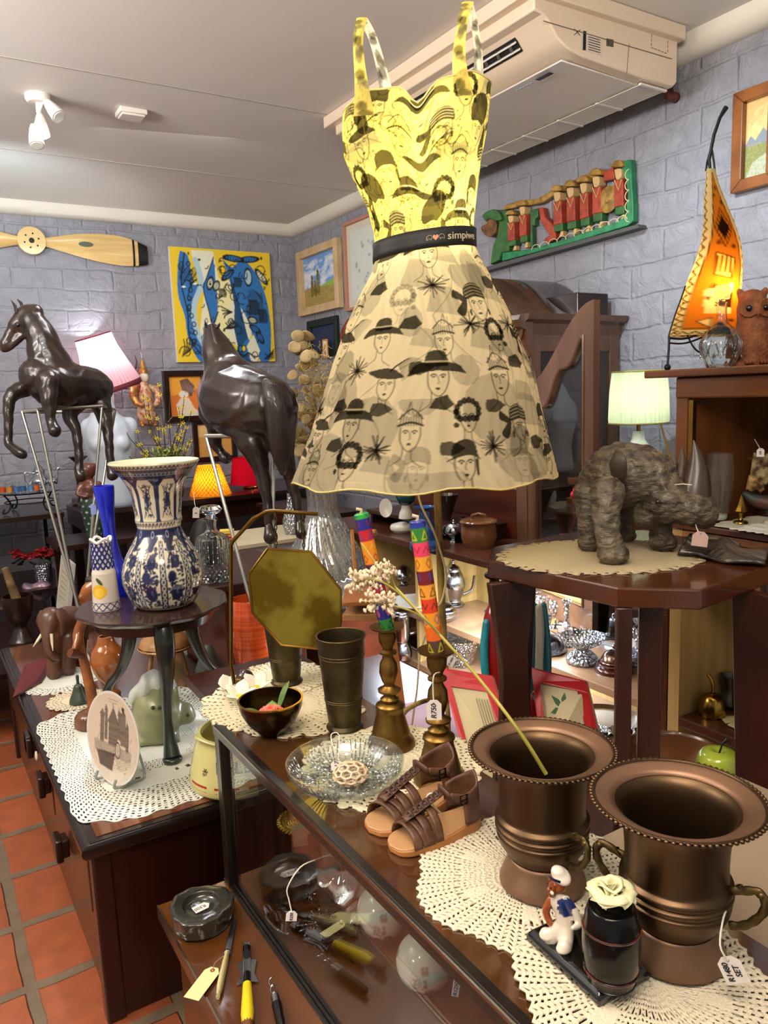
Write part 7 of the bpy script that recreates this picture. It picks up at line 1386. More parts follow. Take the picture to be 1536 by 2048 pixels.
# ---- gong
base=S(478,1398,ZK);GY=ZK+.007
t=bpy.data.objects.new('gong',None);COL.objects.link(t);t.location=(base.x,base.y,GY);tag(t,'octagonal brass gong hanging on chains from a bent brass frame','gong');DG=dep(base)
def W(px,py,off=0):return P(px,py,DG+off)-t.location
kG=DG/FPX
M_gf=mat('gong_frame','#8a6a30',.3,1,'#6a4c1c',9);M_gp=mat('gong_plate','#a8923a',.28,1,'#6a5618',9,1,6,.1,20,rough2=.4,ramp=(.42,.56))
b=B();b.tube([gz(W(482,1405),.004),W(470,1375),W(462,1330),W(462,1200),W(462,1090),W(466,1082),W(506,1038),W(532,1024),W(545,1022),W(636,1028)],5*kG,8,flat=(1,.7));b.build('frame',M_gf,t)
b=B();b.box((W(482,1400).x,W(482,1400).y,.012),(.03,.05,.024));b.tube([(W(482,1400).x,W(482,1400).y,.02),(W(482,1400).x,W(482,1400).y,.05)],.012,12);b.build('foot',M_brassd,t,bev=.003);B().ell((W(492,1390,.05).x,W(492,1390,.05).y,.028),.024).build('knob',mat('knob_dark','#2a1a16',.3,coat=.4),t)
oc8=[(535,1098),(622,1103),(682,1180),(681,1250),(640,1298),(563,1290),(505,1226),(497,1148)]
Q=[W(x,y,-.02)for x,y in oc8];n=(Q[1]-Q[0]).cross(Q[4]-Q[0]).normalized()*.010;n=n if n.dot(_fh)>0 else-n;c=sum(Q,Vector())/8
b=B();b.add(Q+[q+n for q in Q],[tuple(range(8)),tuple(range(8,16))[::-1]]+[(i,(i+1)%8,(i+1)%8+8,i+8)for i in range(8)]);pl=b.build('plate',M_gp,t,smooth=0)
B().tube(Q,.0035,8,closed=True).build('plate_rim',M_gf,pl)
for(x0,y0,x1,y1)in((551,1027,552,1098),(606,1030,608,1102)):
 b=B();A_,E_=W(x0,y0,-.0),W(x1,y1,-.012);nl=9
 for i in range(nl):
  c0=A_.lerp(E_,(i+.5)/nl);L2=(E_-A_).length/nl*.62;ax=(RT if i%2 else _fh)
  b.tube([c0+Vector((0,0,1))*L2*math.sin(a_)+ax*L2*.5*math.cos(a_)for a_ in[j*PI/5 for j in range(10)]],.0016,5,closed=True)
 b.build('chain',M_brassd,t)
# ---- brass tumblers, bowl and flowers
def tumbler(loc,label):
 t=thing('brass_tumbler',label,'tumbler',loc);k_=K(loc)
 B().lathe(shell(curve2([(36*k_,0),(37*k_,4*k_),(31*k_,10*k_),(33*k_,18*k_),(40*k_,90*k_),(47*k_,172*k_),(49*k_,190*k_)],3),.0025),48).build('body',mat('tumbler_brass','#5f553c',.38,.95,'#3c3424',18,1,6,.35,60,rough2=.55),t)
 b=B()
 for z,r in((60,37.7),(64,38),(150,45.5),(156,46)):b.tube([(r*k_*math.cos(a_),r*k_*math.sin(a_),z*k_)for a_ in[j*PI/20 for j in range(40)]],.0006,4,closed=True)
 b.build('engraved_lines',M_brassd,t);B().tube([(49*k_*math.cos(a_),49*k_*math.sin(a_),190*k_)for a_ in[j*PI/20 for j in range(40)]],.0016,6,closed=True).build('rim',M_brassd,t);return t
p=S(690,1456,ZK);t1=tumbler(Vector((p.x,p.y,ZK+.003)),'tall dull brass tumbler beside the left candlestick')
p=S(574,1368,ZK);dup(t1,(p.x,p.y,ZK+.006),az(p),'brass tumbler half hidden behind the octagonal gong')
p=S(545,1468,ZK);p=Vector((p.x,p.y,ZK+.003));t=thing('brass_bowl','dark engraved brass bowl holding a pink carnation and leaves','bowl',p);k_=K(p)
B().lathe(shell(curve2([(24*k_,0),(26*k_,3*k_),(46*k_,24*k_),(60*k_,50*k_),(64*k_,70*k_)]),.003),56).build('body',mat('bowl_brass','#4c3a1c',.25,1,'#241a0c',16,1,4,.2,60),t)
B().lathe([(64.5*k_,69*k_),(65*k_,72*k_),(61*k_,72*k_)],48,cap=False).build('rim',M_brassg,t)
tf=thing('pink_carnation','artificial pink carnation lying in the dark brass bowl','flower',(p.x,p.y,ZK+.003+30*k_));rs=random.Random(5)
b=B()
for i in range(44):
 a_=i*2.4;r_=(3+2.6*i**.5)*k_;b.grid(lambda u,v:(r_*math.cos(a_)+(u-.5)*13*k_*math.cos(a_+1.57)+v*5*k_*math.cos(a_),-4*k_+r_*math.sin(a_)+(u-.5)*13*k_*math.sin(a_+1.57)+v*5*k_*math.sin(a_),(12+v*14-i*.22+2*math.sin(u*18+i))*k_),8,3)
b.build('petals',mat('carnation','#d8604c',.6,col2='#e89a84',ns=60),tf,solid=.0005)
def leafm(name,parent,A_,B_,w_,m,up=Vector((0,0,1))):
 d=B_-A_;s=d.cross(up).normalized()
 b=B();b.grid(lambda u,v:A_+d*v+s*((u-.5)*2*w_*math.sin(PI*min(1,v*.97+.02))**.8)+up*(.12*d.length*math.sin(PI*v)-.3*w_*abs(u-.5)),6,14);return b.build(name,m,parent,solid=.0006)
M_lf=mat('leaf_art','#4c6a34',.5,col2='#6a8448',ns=30)
for(A_,B_,w_)in(((-6,0,24),(-54,4,56),15),((10,0,22),(46,-8,56),17),((10,14,30),(40,26,96),11),((0,10,22),(4,46,50),14)):leafm('leaf',tf,Vector(A_)*k_-Vector((0,0,30*k_)),Vector(B_)*k_-Vector((0,0,30*k_)),w_*k_,M_lf)
for i,(px,r_)in enumerate((((486,1408),26),((518,1390),26),((462,1392),15))):
 q=S(*px,ZK);q=Vector((q.x-.01,q.y-.01,ZK+.012));tf=thing('frangipani',['artificial cream frangipani with yellow heart beside the brass bowl, nearest the gong foot','artificial cream frangipani behind the rim of the brass bowl','small artificial frangipani against the gong foot'][i],'flower',q);kq=K(q)*1.25
 for j in range(5):
  a_=j*1.257+i;leafm('petal',tf,Vector((0,0,4*kq)),Vector((r_*kq*math.cos(a_),r_*kq*math.sin(a_)*.9,(22+8*math.sin(a_))*kq)),12*kq,mat('frangipani','#f4ecd8',.5))
 B().ell((0,0,9*kq),(7*kq,7*kq,3*kq)).build('heart',mat('frangi_yellow','#e0b42c',.5),tf)
# ---- cut glass dish and openwork ball
p=S(692,1566,ZK);p=Vector((p.x,p.y,ZK+.004));t=thing('cut_glass_dish','wide round cut glass dish with petal fluting on the cream doily','dish',p);k_=K(p)
pr=curve2([(74*k_,0),(78*k_,1*k_),(96*k_,10*k_),(114*k_,30*k_),(118*k_,46*k_)],6)
B().lathe(shell(pr,.0035),216,lambda r,z,a_,i:(r,z+(.9*k_*math.sin(72*a_)if 20*k_<z<44*k_ and math.cos(6*a_)>-.6 else 0))).build('dish',thin_glass('dish_glass',(.92,.96,.94),.12,.03,white=.02),t)
b=B()
for s in range(6):
 for j in range(9):
  a_=s*PI/3+(j-4)*.09;b.tube(smooth_path([(60*k_*math.cos(a_*.98),60*k_*math.sin(a_*.98),4*k_),(92*k_*math.cos(a_),92*k_*math.sin(a_),11*k_),(112*k_*math.cos(a_+(j-4)*.012),112*k_*math.sin(a_+(j-4)*.012),36*k_)],4),1.5*k_,6)
for i in range(-6,7):
 L_=math.sqrt(max(0,70**2-(i*11)**2));b.tube([(i*11*k_,-L_*k_,4.4*k_),(i*11*k_,L_*k_,4.4*k_)],1.1*k_,5);b.tube([(-L_*k_,i*11*k_,4.4*k_),(L_*k_,i*11*k_,4.4*k_)],1.1*k_,5)
b.build('cut_pattern',M_tgs,t)
q=p+Matrix.Rotation(az(p),3,'Z')@Vector((10*k_,-22*k_,0));q.z=ZK+.004+6*k_;tb=thing('openwork_ball','squat cream openwork carved ball lying in the cut glass dish','ornament',q)
bm=bmesh.new();bmesh.ops.create_icosphere(bm,subdivisions=2,radius=1);bm.verts.ensure_lookup_table();b=B()
fc={f.index:f.calc_center_median().normalized()for f in bm.faces}
for e in bm.edges:
 f0,f1=e.link_faces;A_,E_=fc[f0.index],fc[f1.index];sc=Vector((34,30,21))*k_;b.tube([Vector((A_[i]*sc[i]for i in range(3))),Vector((E_[i]*sc[i]for i in range(3)))],2.5*k_,6)
bm.free();o=b.build('openwork',mat('bone','#d8bfa0',.5),tb);o.location.z=20*k_
b=B()
for i in range(4):b.tube([(24*k_*math.cos(i*1.57+.5),20*k_*math.sin(i*1.57+.5),6*k_),(24*k_*math.cos(i*1.57+.5),22*k_*math.sin(i*1.57+.5),-3*k_)],1.5*k_,6)
b.build('feet',mat('bone','#d8bfa0'),tb)
ptag('small white price tag lettered 117 in the cut glass dish',674,1531,dep(p)+.02,24,18,['117'],0,size=.012,sp=[(668,1500,0),(662,1470,.03),(678,1470,.03),(676,1520,0)],lean=-.3)
# ---- candlesticks and candles
cprof=[(0,0),(47,0),(48,6),(44,16),(38,24),(38,30),(36,36),(32,54),(27,72),(26,84),(29,88),(28,93),(17,98),(19,106),(12,112),(12,116),(22,122),(23,127),(12,134),(10,138),(14,146),(19,166),(17,186),(10,200),(10,204),(17,208),(17,212),(10,216),(11,222),(17,234),(18,250),(16,254),(17,258),(32,264),(34,268),(32,268),(15,262),(0,262)]
def candlestick(px,label):
 p=S(*px,ZK);p=Vector((p.x,p.y,ZK+.004));t=thing('brass_candlestick',label,'candlestick',p,None,None);k_=.000985
 B().lathe([(r*k_*1.1,z*k_)for r,z in cprof],48).build('stick',M_brass,t,smooth=60);return t,k_
tR,kc=candlestick((880,1563),'nearer brass candlestick with a leaning striped candle and price tag R750');
p2=S(783,1492,ZK);tL=dup(tR,(p2.x,p2.y,ZK+.004),None,'farther brass candlestick standing behind the cut glass dish')
def candle(t0,top_px,label,cols,lenpx):
 b0=Vector(t0.location)+Vector((0,0,.262*.985));t=thing('striped_candle',label,'candle',b0,az(b0));d0=dep(b0);e=P(*top_px,d0-.0)-b0;e=Matrix.Rotation(-az(b0),3,'Z')@e;e.y=0;L_=e.length;R_=.0152
 a=Art(80,240,cols[0]);n=len(cols);rs=random.Random(len(label))
 for i,cA in enumerate(cols):
  v0,v1=i/n,(i+1)/n;a.poly([(0,v0),(1,v0),(1,v1),(0,v1)],cA);inkc=('#141414','#7a1c1c','#1c3a8a','#c8b41c','#d85a20')[rs.randint(0,4)]if cA!='#141414' else '#ccc'
  kind=i%4;c_=(v0+v1)/2;h=(v1-v0)
  for q in range(4):
   u=q/4+.12
   if kind==0:a.line([(u-.07,c_-h*.3),(u,c_+h*.3),(u+.07,c_-h*.3),(u-.07,c_-h*.3)],.007,inkc)
   elif kind==1:a.line([(u+.05*f*math.cos(f*9),c_+h*.35*f*math.sin(f*9))for f in[j/10 for j in range(11)]],.006,inkc)
   elif kind==2:a.line([(u,c_-h*.35),(u+.06,c_),(u,c_+h*.35),(u-.06,c_),(u,c_-h*.35)],.006,inkc)
   else:a.line([(u-.08,c_-h*.2),(u-.02,c_+h*.2),(u+.04,c_-h*.2),(u+.1,c_+h*.2)],.006,inkc)
 o=painted_lathe('wax',a,resample([(R_,0),(R_,L_)],200)+[(R_*.7,L_+.002),(0.0003,L_)],mat('candle_wax','#fff',.25,attr=1,coat=.3),t,80);o.rotation_euler.y=math.atan2(e.x,e.z)
 B().tube([(0,0,L_),(.002,0,L_+.008),(-.008,0,L_+.012)],.0035,8).build('wick',mat('wick','#c8b49c',.7),o);return t
candle(tR,(835,1036),'tall leaning candle with orange, maroon, pink, green and blue bands in the nearer candlestick',['#4c3a2c','#e0661c','#e8941c','#cc3a1c','#e0942c','#6c141c','#e09a20','#d83a5c','#2c7a2c','#26348c'],0)
candle(tL,(723,1022),'leaning candle with a green tip and blue, red and orange bands in the farther candlestick',['#1c6a2c','#1c1c6c','#1c1c6c','#8c1c3c','#5a2440','#5a2440','#e0861c','#e0861c','#b81c1c','#26267c','#2ca02c'],0)
ptag('white price tag R750 hanging from the nearer candlestick',868,1420,dep(tR.location)-.075,30,42,['R750'],0,size=.0135,sp=[(866,1380,0),(868,1350,.0),(884,1344,.04)])
# ---- dried flower stem lying out of the small urn
base=S(1085,1768,ZK);UB=Vector((base.x,base.y,ZK+.005))
def prc(px,d):return P(px[0],px[1],d)
dU=dep(UB)
t=bpy.data.objects.new('dried_flower_stem',None);COL.objects.link(t);sb=P(1092,1545,dU-.02);t.location=sb;tag(t,'long dried stem with clusters of tiny cream blossoms leaning out of the smaller urn','flower')
def W(px,py,off=0):return P(px,py,dU+off)-sb
stm=smooth_path([W(1092,1548,-.02),W(1040,1465,-.02),W(960,1360,.02),W(880,1270,.05),(W(815,1200,.08)),W(770,1150,.1),W(722,1085,.12)],6)
b=B();b.tube(stm,[.0032-.00005*i for i in range(len(stm))],8);b.tube(smooth_path([W(880,1268,.05),W(840,1232,.04),W(800,1215,.03),W(740,1205,.02)],5),.0017,6);b.tube(smooth_path([W(830,1218,.08),W(790,1180,.07),W(750,1160,.06),W(705,1165,.05)],5),.0017,6);b.tube(smooth_path([W(790,1172,.09),W(780,1150,.09),W(765,1130,.09)],4),.0015,6)
b.build('stem',mat('stem_green','#8a8434',.5,col2='#a89c44',ns=20),t);rs=random.Random(3)
for nm,line in(('a',((745,1203,.02),(790,1208,.03))),('b',((706,1163,.05),(752,1158,.06))),('c',((752,1150,.07),(792,1132,.09)))):
 b=B();A_,E_=W(*line[0]),W(*line[1])
 for i in range(46):
  c=A_.lerp(E_,rs.random());d=(RT*rs.uniform(-.3,1)*(-1)+UP*rs.uniform(-1,1)+_fh*rs.uniform(-1,1)).normalized();L_=rs.uniform(.010,.024);e=c+d*L_
  b.tube([c,e],.0006,4);b.ell(e,(.0026,.0026,.0042),8,6,rot=(d.x,d.y,0));b.ell(c+d*L_*.7+RT*.002,(.0020,.0020,.0034),8,6)
 b.build('blossom_cluster',mat('blossom','#c8ae90',.7,col2='#e0cfae',ns=90),t)
# ---- bronze urns
M_urn=mat('urn_bronze','#66503c',.34,1,'#4c3c2a',5,1,4,.04,40,rough2=.48)
def urn(loc,label,rz):
 t=thing('bronze_urn',label,'urn',loc,rz,None);u=.000655
 pr=curve2([(92,0),(97,4),(98,10),(93,24),(84,44),(78,62),(77,72),(86,84),(98,104),(104,120),(105,132),(101,136),(107,142),(108,150),(103,154),(108,160),(107,168),(101,174),(98,182),(98,220),(101,262),(106,292),(113,308),(126,318),(148,325),(162,329)],3)
 B().lathe(shell([(r*u,z*u)for r,z in pr],.002),72).build('body',M_urn,t,smooth=50)
 M_fl=mat('urn_flange','#8a6a54',.46,.75,'#745844',6);B().lathe([(118*u,316.5*u),(132*u,323.5*u),(150*u,328.8*u),(160*u,331*u)],72,cap=False).build('rim_flange',M_fl,t,solid=.0008);B().lathe([(98.6*u,5*u),(98.8*u,10*u),(94*u,24*u),(85*u,44*u),(79*u,62*u),(78.2*u,72*u)],72,cap=False).build('foot',M_fl,t,solid=.0008)
 b=B()
 for i in range(84):a_=i*2*PI/84;b.ell((163*u*math.cos(a_),163*u*math.sin(a_),331*u),(5*u,5*u,4*u),8,6)
 o=b.build('beaded_rim',M_urn,t);B().tube([(158*u*math.cos(a_),158*u*math.sin(a_),332*u)for a_ in[j*PI/32 for j in range(64)]],3*u,6,closed=True).build('rim_wire',M_urn,t)
 for s in(0,PI):
  h=B();pts=smooth_path([(100,0,172),(122,0,178),(146,0,186),(160,0,176),(160,0,150),(144,0,124),(124,0,106),(102,0,98)],5);h.tube([p_*u for p_ in pts],[5.5*u+1.5*u*abs(math.sin(i*.7))for i in range(len(pts))],10,flat=(1,1.3))
  h.ell((154*u,0,182*u),(9*u,9*u,8*u));h.tube([p_*u for p_ in smooth_path([(104,0,172),(112,8,180),(120,4,186),(116,-4,184)],4)],2.5*u,8);o=h.build('handle',M_brassd,t);o.rotation_euler.z=s
 return t
uS=urn(UB,'smaller looking bronze urn with beaded rim holding the dried stem, behind',-.95+az(UB))
base=S(1372,1915,ZK);UL=Vector((base.x-.012,base.y+.01,ZK+.009));uL=dup(uS,UL,az(UL)-.25,'nearest bronze urn at the right with a price tag on its handle')
ptag('white price tag R1480 SET hanging from the nearest urn handle',1465,1940,dep(UL)-.10,46,58,['R1480','SET'],-.45,size=.0095,sp=[(1440,1890,0),(1447,1835,.02),(1462,1800,.05),(1468,1790,.07)])
# ---- sandals
def sandal(toe,heel,label,side):
 A_,E_=S(*toe,ZK),S(*heel,ZK);L_=(E_-A_).length;ang=math.atan2(A_.y-E_.y,A_.x-E_.x)
 t=thing('leather_sandal',label,'sandal',(E_.x,E_.y,ZK+.001),ang,None);w_=L_*.19
 M_s=mat('sole_tan','#a8703c',.5,col2='#8a5828',ns=12);M_l=mat('leather_brown','#5e3c28',.5,0,'#452a1c',30,bump=.5,bs=80);M_in=mat('insole','#a07850',.55)
 def outl(f):return w_*(.78+.30*math.sin(min(1,f*1.05)*PI*.62)-.05*math.sin(f*9))*(1 if f<.82 else math.sqrt(max(0,1-((f-.82)/.18)**2)))*(1 if f>.12 else math.sqrt(max(0,1-((.12-f)/.12)**2)))
 N_=30;fs_=[i/N_ for i in range(N_+1)];pts=[(f*L_,outl(f))for f in fs_]+[(f*L_,-outl(f))for f in fs_[::-1][1:-1]]
 def layer(z0,z1,sc,nm,mm,wedge=0):
  n=len(pts);zf=lambda x:(1-x/L_)*wedge
  vs=[(x,y*sc,z0)for x,y in pts]+[(x,y*sc,z1+zf(x))for x,y in pts];return B().add(vs,[tuple(range(n))[::-1],tuple(range(n,2*n))]+[(i,(i+1)%n,(i+1)%n+n,i+n)for i in range(n)]).build(nm,mm,t,bev=.002)
 layer(0,.010,1,'sole',M_s,.012);o=layer(.009,.0125,.93,'insole',M_in,.012)
 z0=.012;zz=lambda x:z0+(1-x/L_)*.012
 b=B();b.grid(lambda u,v:(L_*.14-L_*.125*math.cos((u-.5)*PI*1.05)+.004*v+max(0,abs(u-.5)-.3)*L_*.5,w_*.9*math.sin((u-.5)*PI*1.05)*(1-.08*v),zz(0)+v*L_*.44*(1-.35*abs(u-.5)*2)),20,8);b.build('heel_counter',M_l,t,solid=.0035)
 def strap(f0,f1,wd,h,nm='strap',k0=0,k1=1,skew=0):
  b=B();b.grid(lambda u,v:((f0+(f1-f0)*(k0+(k1-k0)*u))*L_+(v-.5)*wd+skew*(u-.5)*L_,(outl(f0+(f1-f0)*u)*.98)*math.cos((k0+(k1-k0)*u)*PI),zz(f0*L_)-.004+h*math.sin((k0+(k1-k0)*u)*PI)**.8),18,3);return b.build(nm,M_l,t,solid=.003)
 strap(.80,.82,L_*.09,L_*.17,skew=.02);strap(.66,.72,L_*.09,L_*.22);strap(.54,.62,L_*.08,L_*.26,skew=-.05)
 strap(.70,.84,L_*.07,L_*.19,k0=0,k1=.55);strap(.50,.74,L_*.07,L_*.24,k0=.45,k1=1)
 b=B();b.grid(lambda u,v:(L_*(.42+.42*v),(u-.5)*w_*.5,zz(0)+L_*(.30-.16*v)+.002*math.cos((u-.5)*PI)),8,14);b.build('tongue',M_l,t,solid=.003)
 b=B()
 for i in range(6):
  x=L_*(.46+.06*i);z=zz(0)+L_*(.302-.022*i-.01);b.tube(smooth_path([(x,-w_*.2,z),(x+L_*.02,0,z+.005),(x,w_*.2,z)],4),.0028,6);b.tube(smooth_path([(x+L_*.03,-w_*.16,z-.001),(x,0,z+.006),(x+L_*.03,w_*.16,z-.001)],4),.0026,6)
 b.build('laces',mat('lace_dark','#3a2216',.6),t)
 b=B();b.grid(lambda u,v:(L_*(.18+.20*u)+L_*.12*math.sin(u*PI)*0,-side*(w_*.92*(1-.35*u)),zz(0)+L_*(.24+.05*u)+(v-.5)*L_*.09),10,2);b.grid(lambda u,v:(L_*(.38+.04*math.sin(u*PI)),-side*w_*(.6-1.2*u),zz(0)+L_*(.29+.05*math.sin(u*PI))+(v-.5)*L_*.07),12,2);b.build('ankle_strap',M_l,t,solid=.0028)
 b=B();cx_,cy2,cz2=L_*.27,-side*(w_*.84+.003),zz(0)+L_*.265;b.tube([(cx_-.007,cy2,cz2-.008),(cx_+.007,cy2,cz2-.008),(cx_+.007,cy2,cz2+.008),(cx_-.007,cy2,cz2+.008)],.0016,6,closed=True);b.tube([(cx_-.007,cy2,cz2),(cx_+.006,cy2-side*.002,cz2)],.001,6);b.build('buckle',mat('buckle','#2c2a28',.25,1),t)
 return t
s1=sandal((738,1668),(905,1592),'far sandal of a brown leather pair, nearer the doily',-1);s2=sandal((780,1705),(955,1645),'near sandal of a brown leather pair, tied to its fellow with white string',-1)
mm_=(Vector(s1.location)+Vector(s2.location))/2
o=tag(B().tube(smooth_path([P(850,1605,dep(mm_)-.06),P(858,1588,dep(mm_)-.07),P(872,1592,dep(mm_)-.07),P(864,1606,dep(mm_)-.07),P(880,1625,dep(mm_)-.06),P(895,1640,dep(mm_)-.05)],5),.0016,6).tube(smooth_path([P(866,1604,dep(mm_)-.07),P(856,1612,dep(mm_)-.07),P(864,1618,dep(mm_)-.07),P(868,1632,dep(mm_)-.06)],4),.0016,6).build('white_string',M_string,None),'white string knotted between the two brown sandals','string')
# ---- sailor figurine with barrel and rose
A_,Bc,Cc=S(1062,1900,ZK),S(1212,2040,ZK),S(1288,1962,ZK);Dd=A_+Cc-Bc;c=(A_+Cc)/2;u_=(Bc-A_).normalized();v_=(Cc-Bc).normalized();Lx,Ly2=(Bc-A_).length,(Cc-Bc).length;ZB2=ZK+.009
t=thing('sailor_figurine','porcelain sailor figurine with cap leaning beside a black barrel on a glossy black base','figurine',(c.x,c.y,ZB2),math.atan2(u_.y,u_.x));kf=K(c)
b=B();vs=[];
for z,i_ in((0,0),(.010,0),(.018,.007)):
 for sx,sy in((-1,-1),(1,-1),(1,1),(-1,1)):vs.append((sx*(Lx/2-i_),sy*(Ly2/2-i_),z))
b.add(vs,[(3,2,1,0),(8,9,10,11)]+[(i*4+j,i*4+(j+1)%4,i*4+4+(j+1)%4,i*4+4+j)for i in(0,1)for j in range(4)]);b.build('base',M_black,t,bev=.003,smooth=30)
inv=Matrix.Rotation(-t.rotation_euler.z,3,'Z');DF=dep(P(1130,1830,dep(c)))
def W(px,py,off=0):return inv@(P(px,py,DF+off)-Vector(t.location))
bc=inv@(S(1222,1955,ZB2+.018)-Vector(t.location));bc.z=.018
o=B().lathe(curve2([(0,0),(42*kf,0),(44*kf,4*kf),(52*kf,40*kf),(54*kf,75*kf),(52*kf,110*kf),(44*kf,146*kf),(36*kf,150*kf),(34*kf,156*kf),(0,156*kf)],4),48).build('barrel',mat('black_barrel','#070606',.16,spec=.35),t);o.location=bc
for z,r in((22,49.5),(108,52.5)):B().tube([(r*kf*math.cos(a_),r*kf*math.sin(a_),z*kf)for a_ in[j*PI/20 for j in range(40)]],2.2*kf,8,closed=True).build('hoop',mat('hoop_red','#5c1c18',.15,col2='#14100f',ns=60,coat=.6),o)
M_por=mat('porcelain','#e0d4c4',.15,coat=.5,sub=0);M_rust=mat('rust_glaze','#9a4c18',.25,col2='#6a2c10',ns=60,coat=.4)
b=B();ft=W(1128,1912,-.015);ft.z=.028;ft2=W(1092,1885,.01);ft2.z=.028
limb(b,[(W(1130,1848),17*kf),(W(1132,1868,-.004),16*kf),(W(1130,1890,-.01),15*kf),(ft,14*kf)]);limb(b,[(W(1128,1850),16*kf),(W(1112,1862,.005),15*kf),(W(1104,1880,.01),12*kf),(ft2,13*kf)]);b.ell((ft.x,ft.y,.026),(14*kf,18*kf,9*kf)).ell((ft2.x,ft2.y,.026),(15*kf,14*kf,9*kf))
limb(b,[(W(1130,1848),17*kf),(W(1126,1824),17*kf),(W(1118,1802),18*kf),(W(1114,1790),13*kf)])
limb(b,[(W(1133,1800,-.006),9*kf),(W(1150,1824,-.01),8*kf),(W(1158,1848,-.012),8*kf),(W(1146,1856,-.02),5*kf)])
o=organic('body',b,.0018,None,t,3)
me=o.data;a_l=me.color_attributes.new('ink','FLOAT_COLOR','POINT');rs=np.random.RandomState(6);blobs=[(W(x,y,-.012),r)for x,y,r in((1120,1806,6),(1128,1815,7),(1136,1806,7),(1122,1826,5),(1133,1830,6),(1116,1818,4),(1143,1812,6),(1128,1800,3),(1140,1822,4))]
cols=[];hz=W(1126,1838).z
for v in me.vertices:
 cC=(*lin('#e0d4c4'),1)
 for q,r in blobs:
  if(Vector((v.co.x-q.x,0,v.co.z-q.z))).length<r*kf and(v.co-q).length<r*kf*4:cC=(*lin('#1c2a5c'),1)
 cols+=cC
a_l.data.foreach_set('color',np.array(cols,dtype=np.float32));me.materials.append(mat('porcelain_painted','#fff',.15,attr=1,coat=.5))
b=B();limb(b,[(W(1113,1784),9*kf),(W(1113,1776),17*kf),(W(1118,1762),16*kf)]);b.ell(W(1102,1778,-.012),(7*kf,9*kf,7*kf)).ell(W(1104,1788,-.008),(8*kf,8*kf,7*kf));hd=organic('head',b,.0018,M_rust,t,2)
B().ell(W(1101,1776,-.022),(3*kf,3*kf,2.4*kf)).build('nose',M_ink,hd);
for x in(1106,1095):B().ell(W(x,1767,-.018 if x>1100 else-.012),1.6*kf).build('eye',M_ink,hd)
B().ell(W(1104,1786,-.020),(5*kf,3*kf,4*kf)).build('muzzle',M_por,hd)
for x in(1100,1132):B().ell(W(x,1756,0),(5*kf,3*kf,6*kf)).build('ear',M_rust,hd)
b=B();b.ell(W(1122,1751),(24*kf,20*kf,9*kf),rot=(0,.45,0));b.ell(W(1116,1742),(14*kf,14*kf,7*kf),rot=(0,.3,0));organic('cap',b,.0018,M_por,t,3);B().tube([W(1098,1752,-.012),W(1108,1760,-.016),W(1120,1764,-.014)],2.6*kf,8).build('cap_band',mat('navy','#161c3a',.2),t)
b=B();limb(b,[(W(1102,1798,.005),8*kf),(W(1092,1822,.008),8*kf),(W(1100,1846,.005),7*kf)]);organic('arm',b,.0018,M_rust,t)
rb=Vector(t.location)+Matrix.Rotation(t.rotation_euler.z,3,'Z')@bc+Vector((0,0,157*kf));t=thing('rose','pale cream artificial rose resting on top of the black barrel','flower',rb);kf2=K(rb)
M_rose=mat('rose_cream','#e6e2b4',.5,sub=.15)
for i in range(17):
 ring=0 if i<3 else(1 if i<8 else 2);a_=i*2.4;op=(.15,.45,1.0)[ring];R0=(5,10,14)[ring];H0=(44,42,34)[ring];WD=(20,30,40)[ring]
 b=B();b.grid(lambda u,v:((R0+op*v*v*34+3*math.sin(u*PI*3+i)*v)*math.cos(a_+(u-.5)*WD/(R0+op*v*30+6)*2.1)*kf2,(R0+op*v*v*34)*math.sin(a_+(u-.5)*WD/(R0+op*v*30+6)*2.1)*kf2,(6+H0*math.sin(v*1.45)*(1-.35*(2*u-1)**2)-op*v**4*14+2.5*math.sin(u*6+i)*v)*kf2),12,8)
 b.build('petal',M_rose,t,solid=.0007)
B().lathe([(0,0),(14*kf2,0),(10*kf2,8*kf2),(0,10*kf2)],16).build('calyx',M_lf,t)
# ==== things inside and on the lower ledge of the case
p=S(405,1846,ZF);t=thing('stone_ashtray','round black polished stone ashtray with rough edge on the lower ledge','ashtray',(p.x,p.y,ZF+.001));k_=K(p)
B().lathe(curve2([(0,0),(50*k_,0),(58*k_,10*k_),(62*k_,34*k_),(60*k_,42*k_),(40*k_,44*k_),(36*k_,43*k_),(30*k_,34*k_),(0,30*k_)],4),64,lambda r,z,a_,i:(r*(1+(.05*math.sin(3*a_+1)+.025*math.sin(11*a_))*(z>4*k_ and r>45*k_)),z)).build('body',mat('black_stone','#22241f',.12,0,'#3c362c',12,.7,4,.3,60,coat=.6),t)
pz=p+Vector((0,0,36*k_));t=thing('price_tag','white price tag R300 lying in the black stone ashtray','tag',(p.x,p.y,ZF+.001+33.5*k_),az(p)+.4);B().prism([(-.018,-.012),(.012,-.012),(.020,0),(.012,.012),(-.018,.012)],.0006).build('card',M_tag,t,smooth=0);text('R300',.013,M_ink,t.children[0],(-.003,0,.0008),(0,0,PI),'handwriting',.0002)
def flat_thing(px0,px1,z,name,label,cat):
 A_,E_=S(*px0,z),S(*px1,z);return thing(name,label,cat,((A_.x+E_.x)/2,(A_.y+E_.y)/2,z),math.atan2(E_.y-A_.y,E_.x-A_.x)),(E_-A_).length
t,L_=flat_thing((436,2000),(472,1835),ZF+.001,'pocket_knife','open pocket knife with pearly handle lying on the ledge beside the ashtray','knife')
B().lathe([(0,-.5),(.06,-.49),(.10,-.3),(.10,.2),(.07,.48),(0,.5)],16,sy=.5).build('handle',mat('pearl','#b8a86a',.15,col2='#e0d8a8',ns=60,coat=.7),t).scale=(.13,.13,L_*.5)
o=t.children[0];o.rotation_euler=(0,PI/2,0);o.location=(-L_*.25,0,.007)
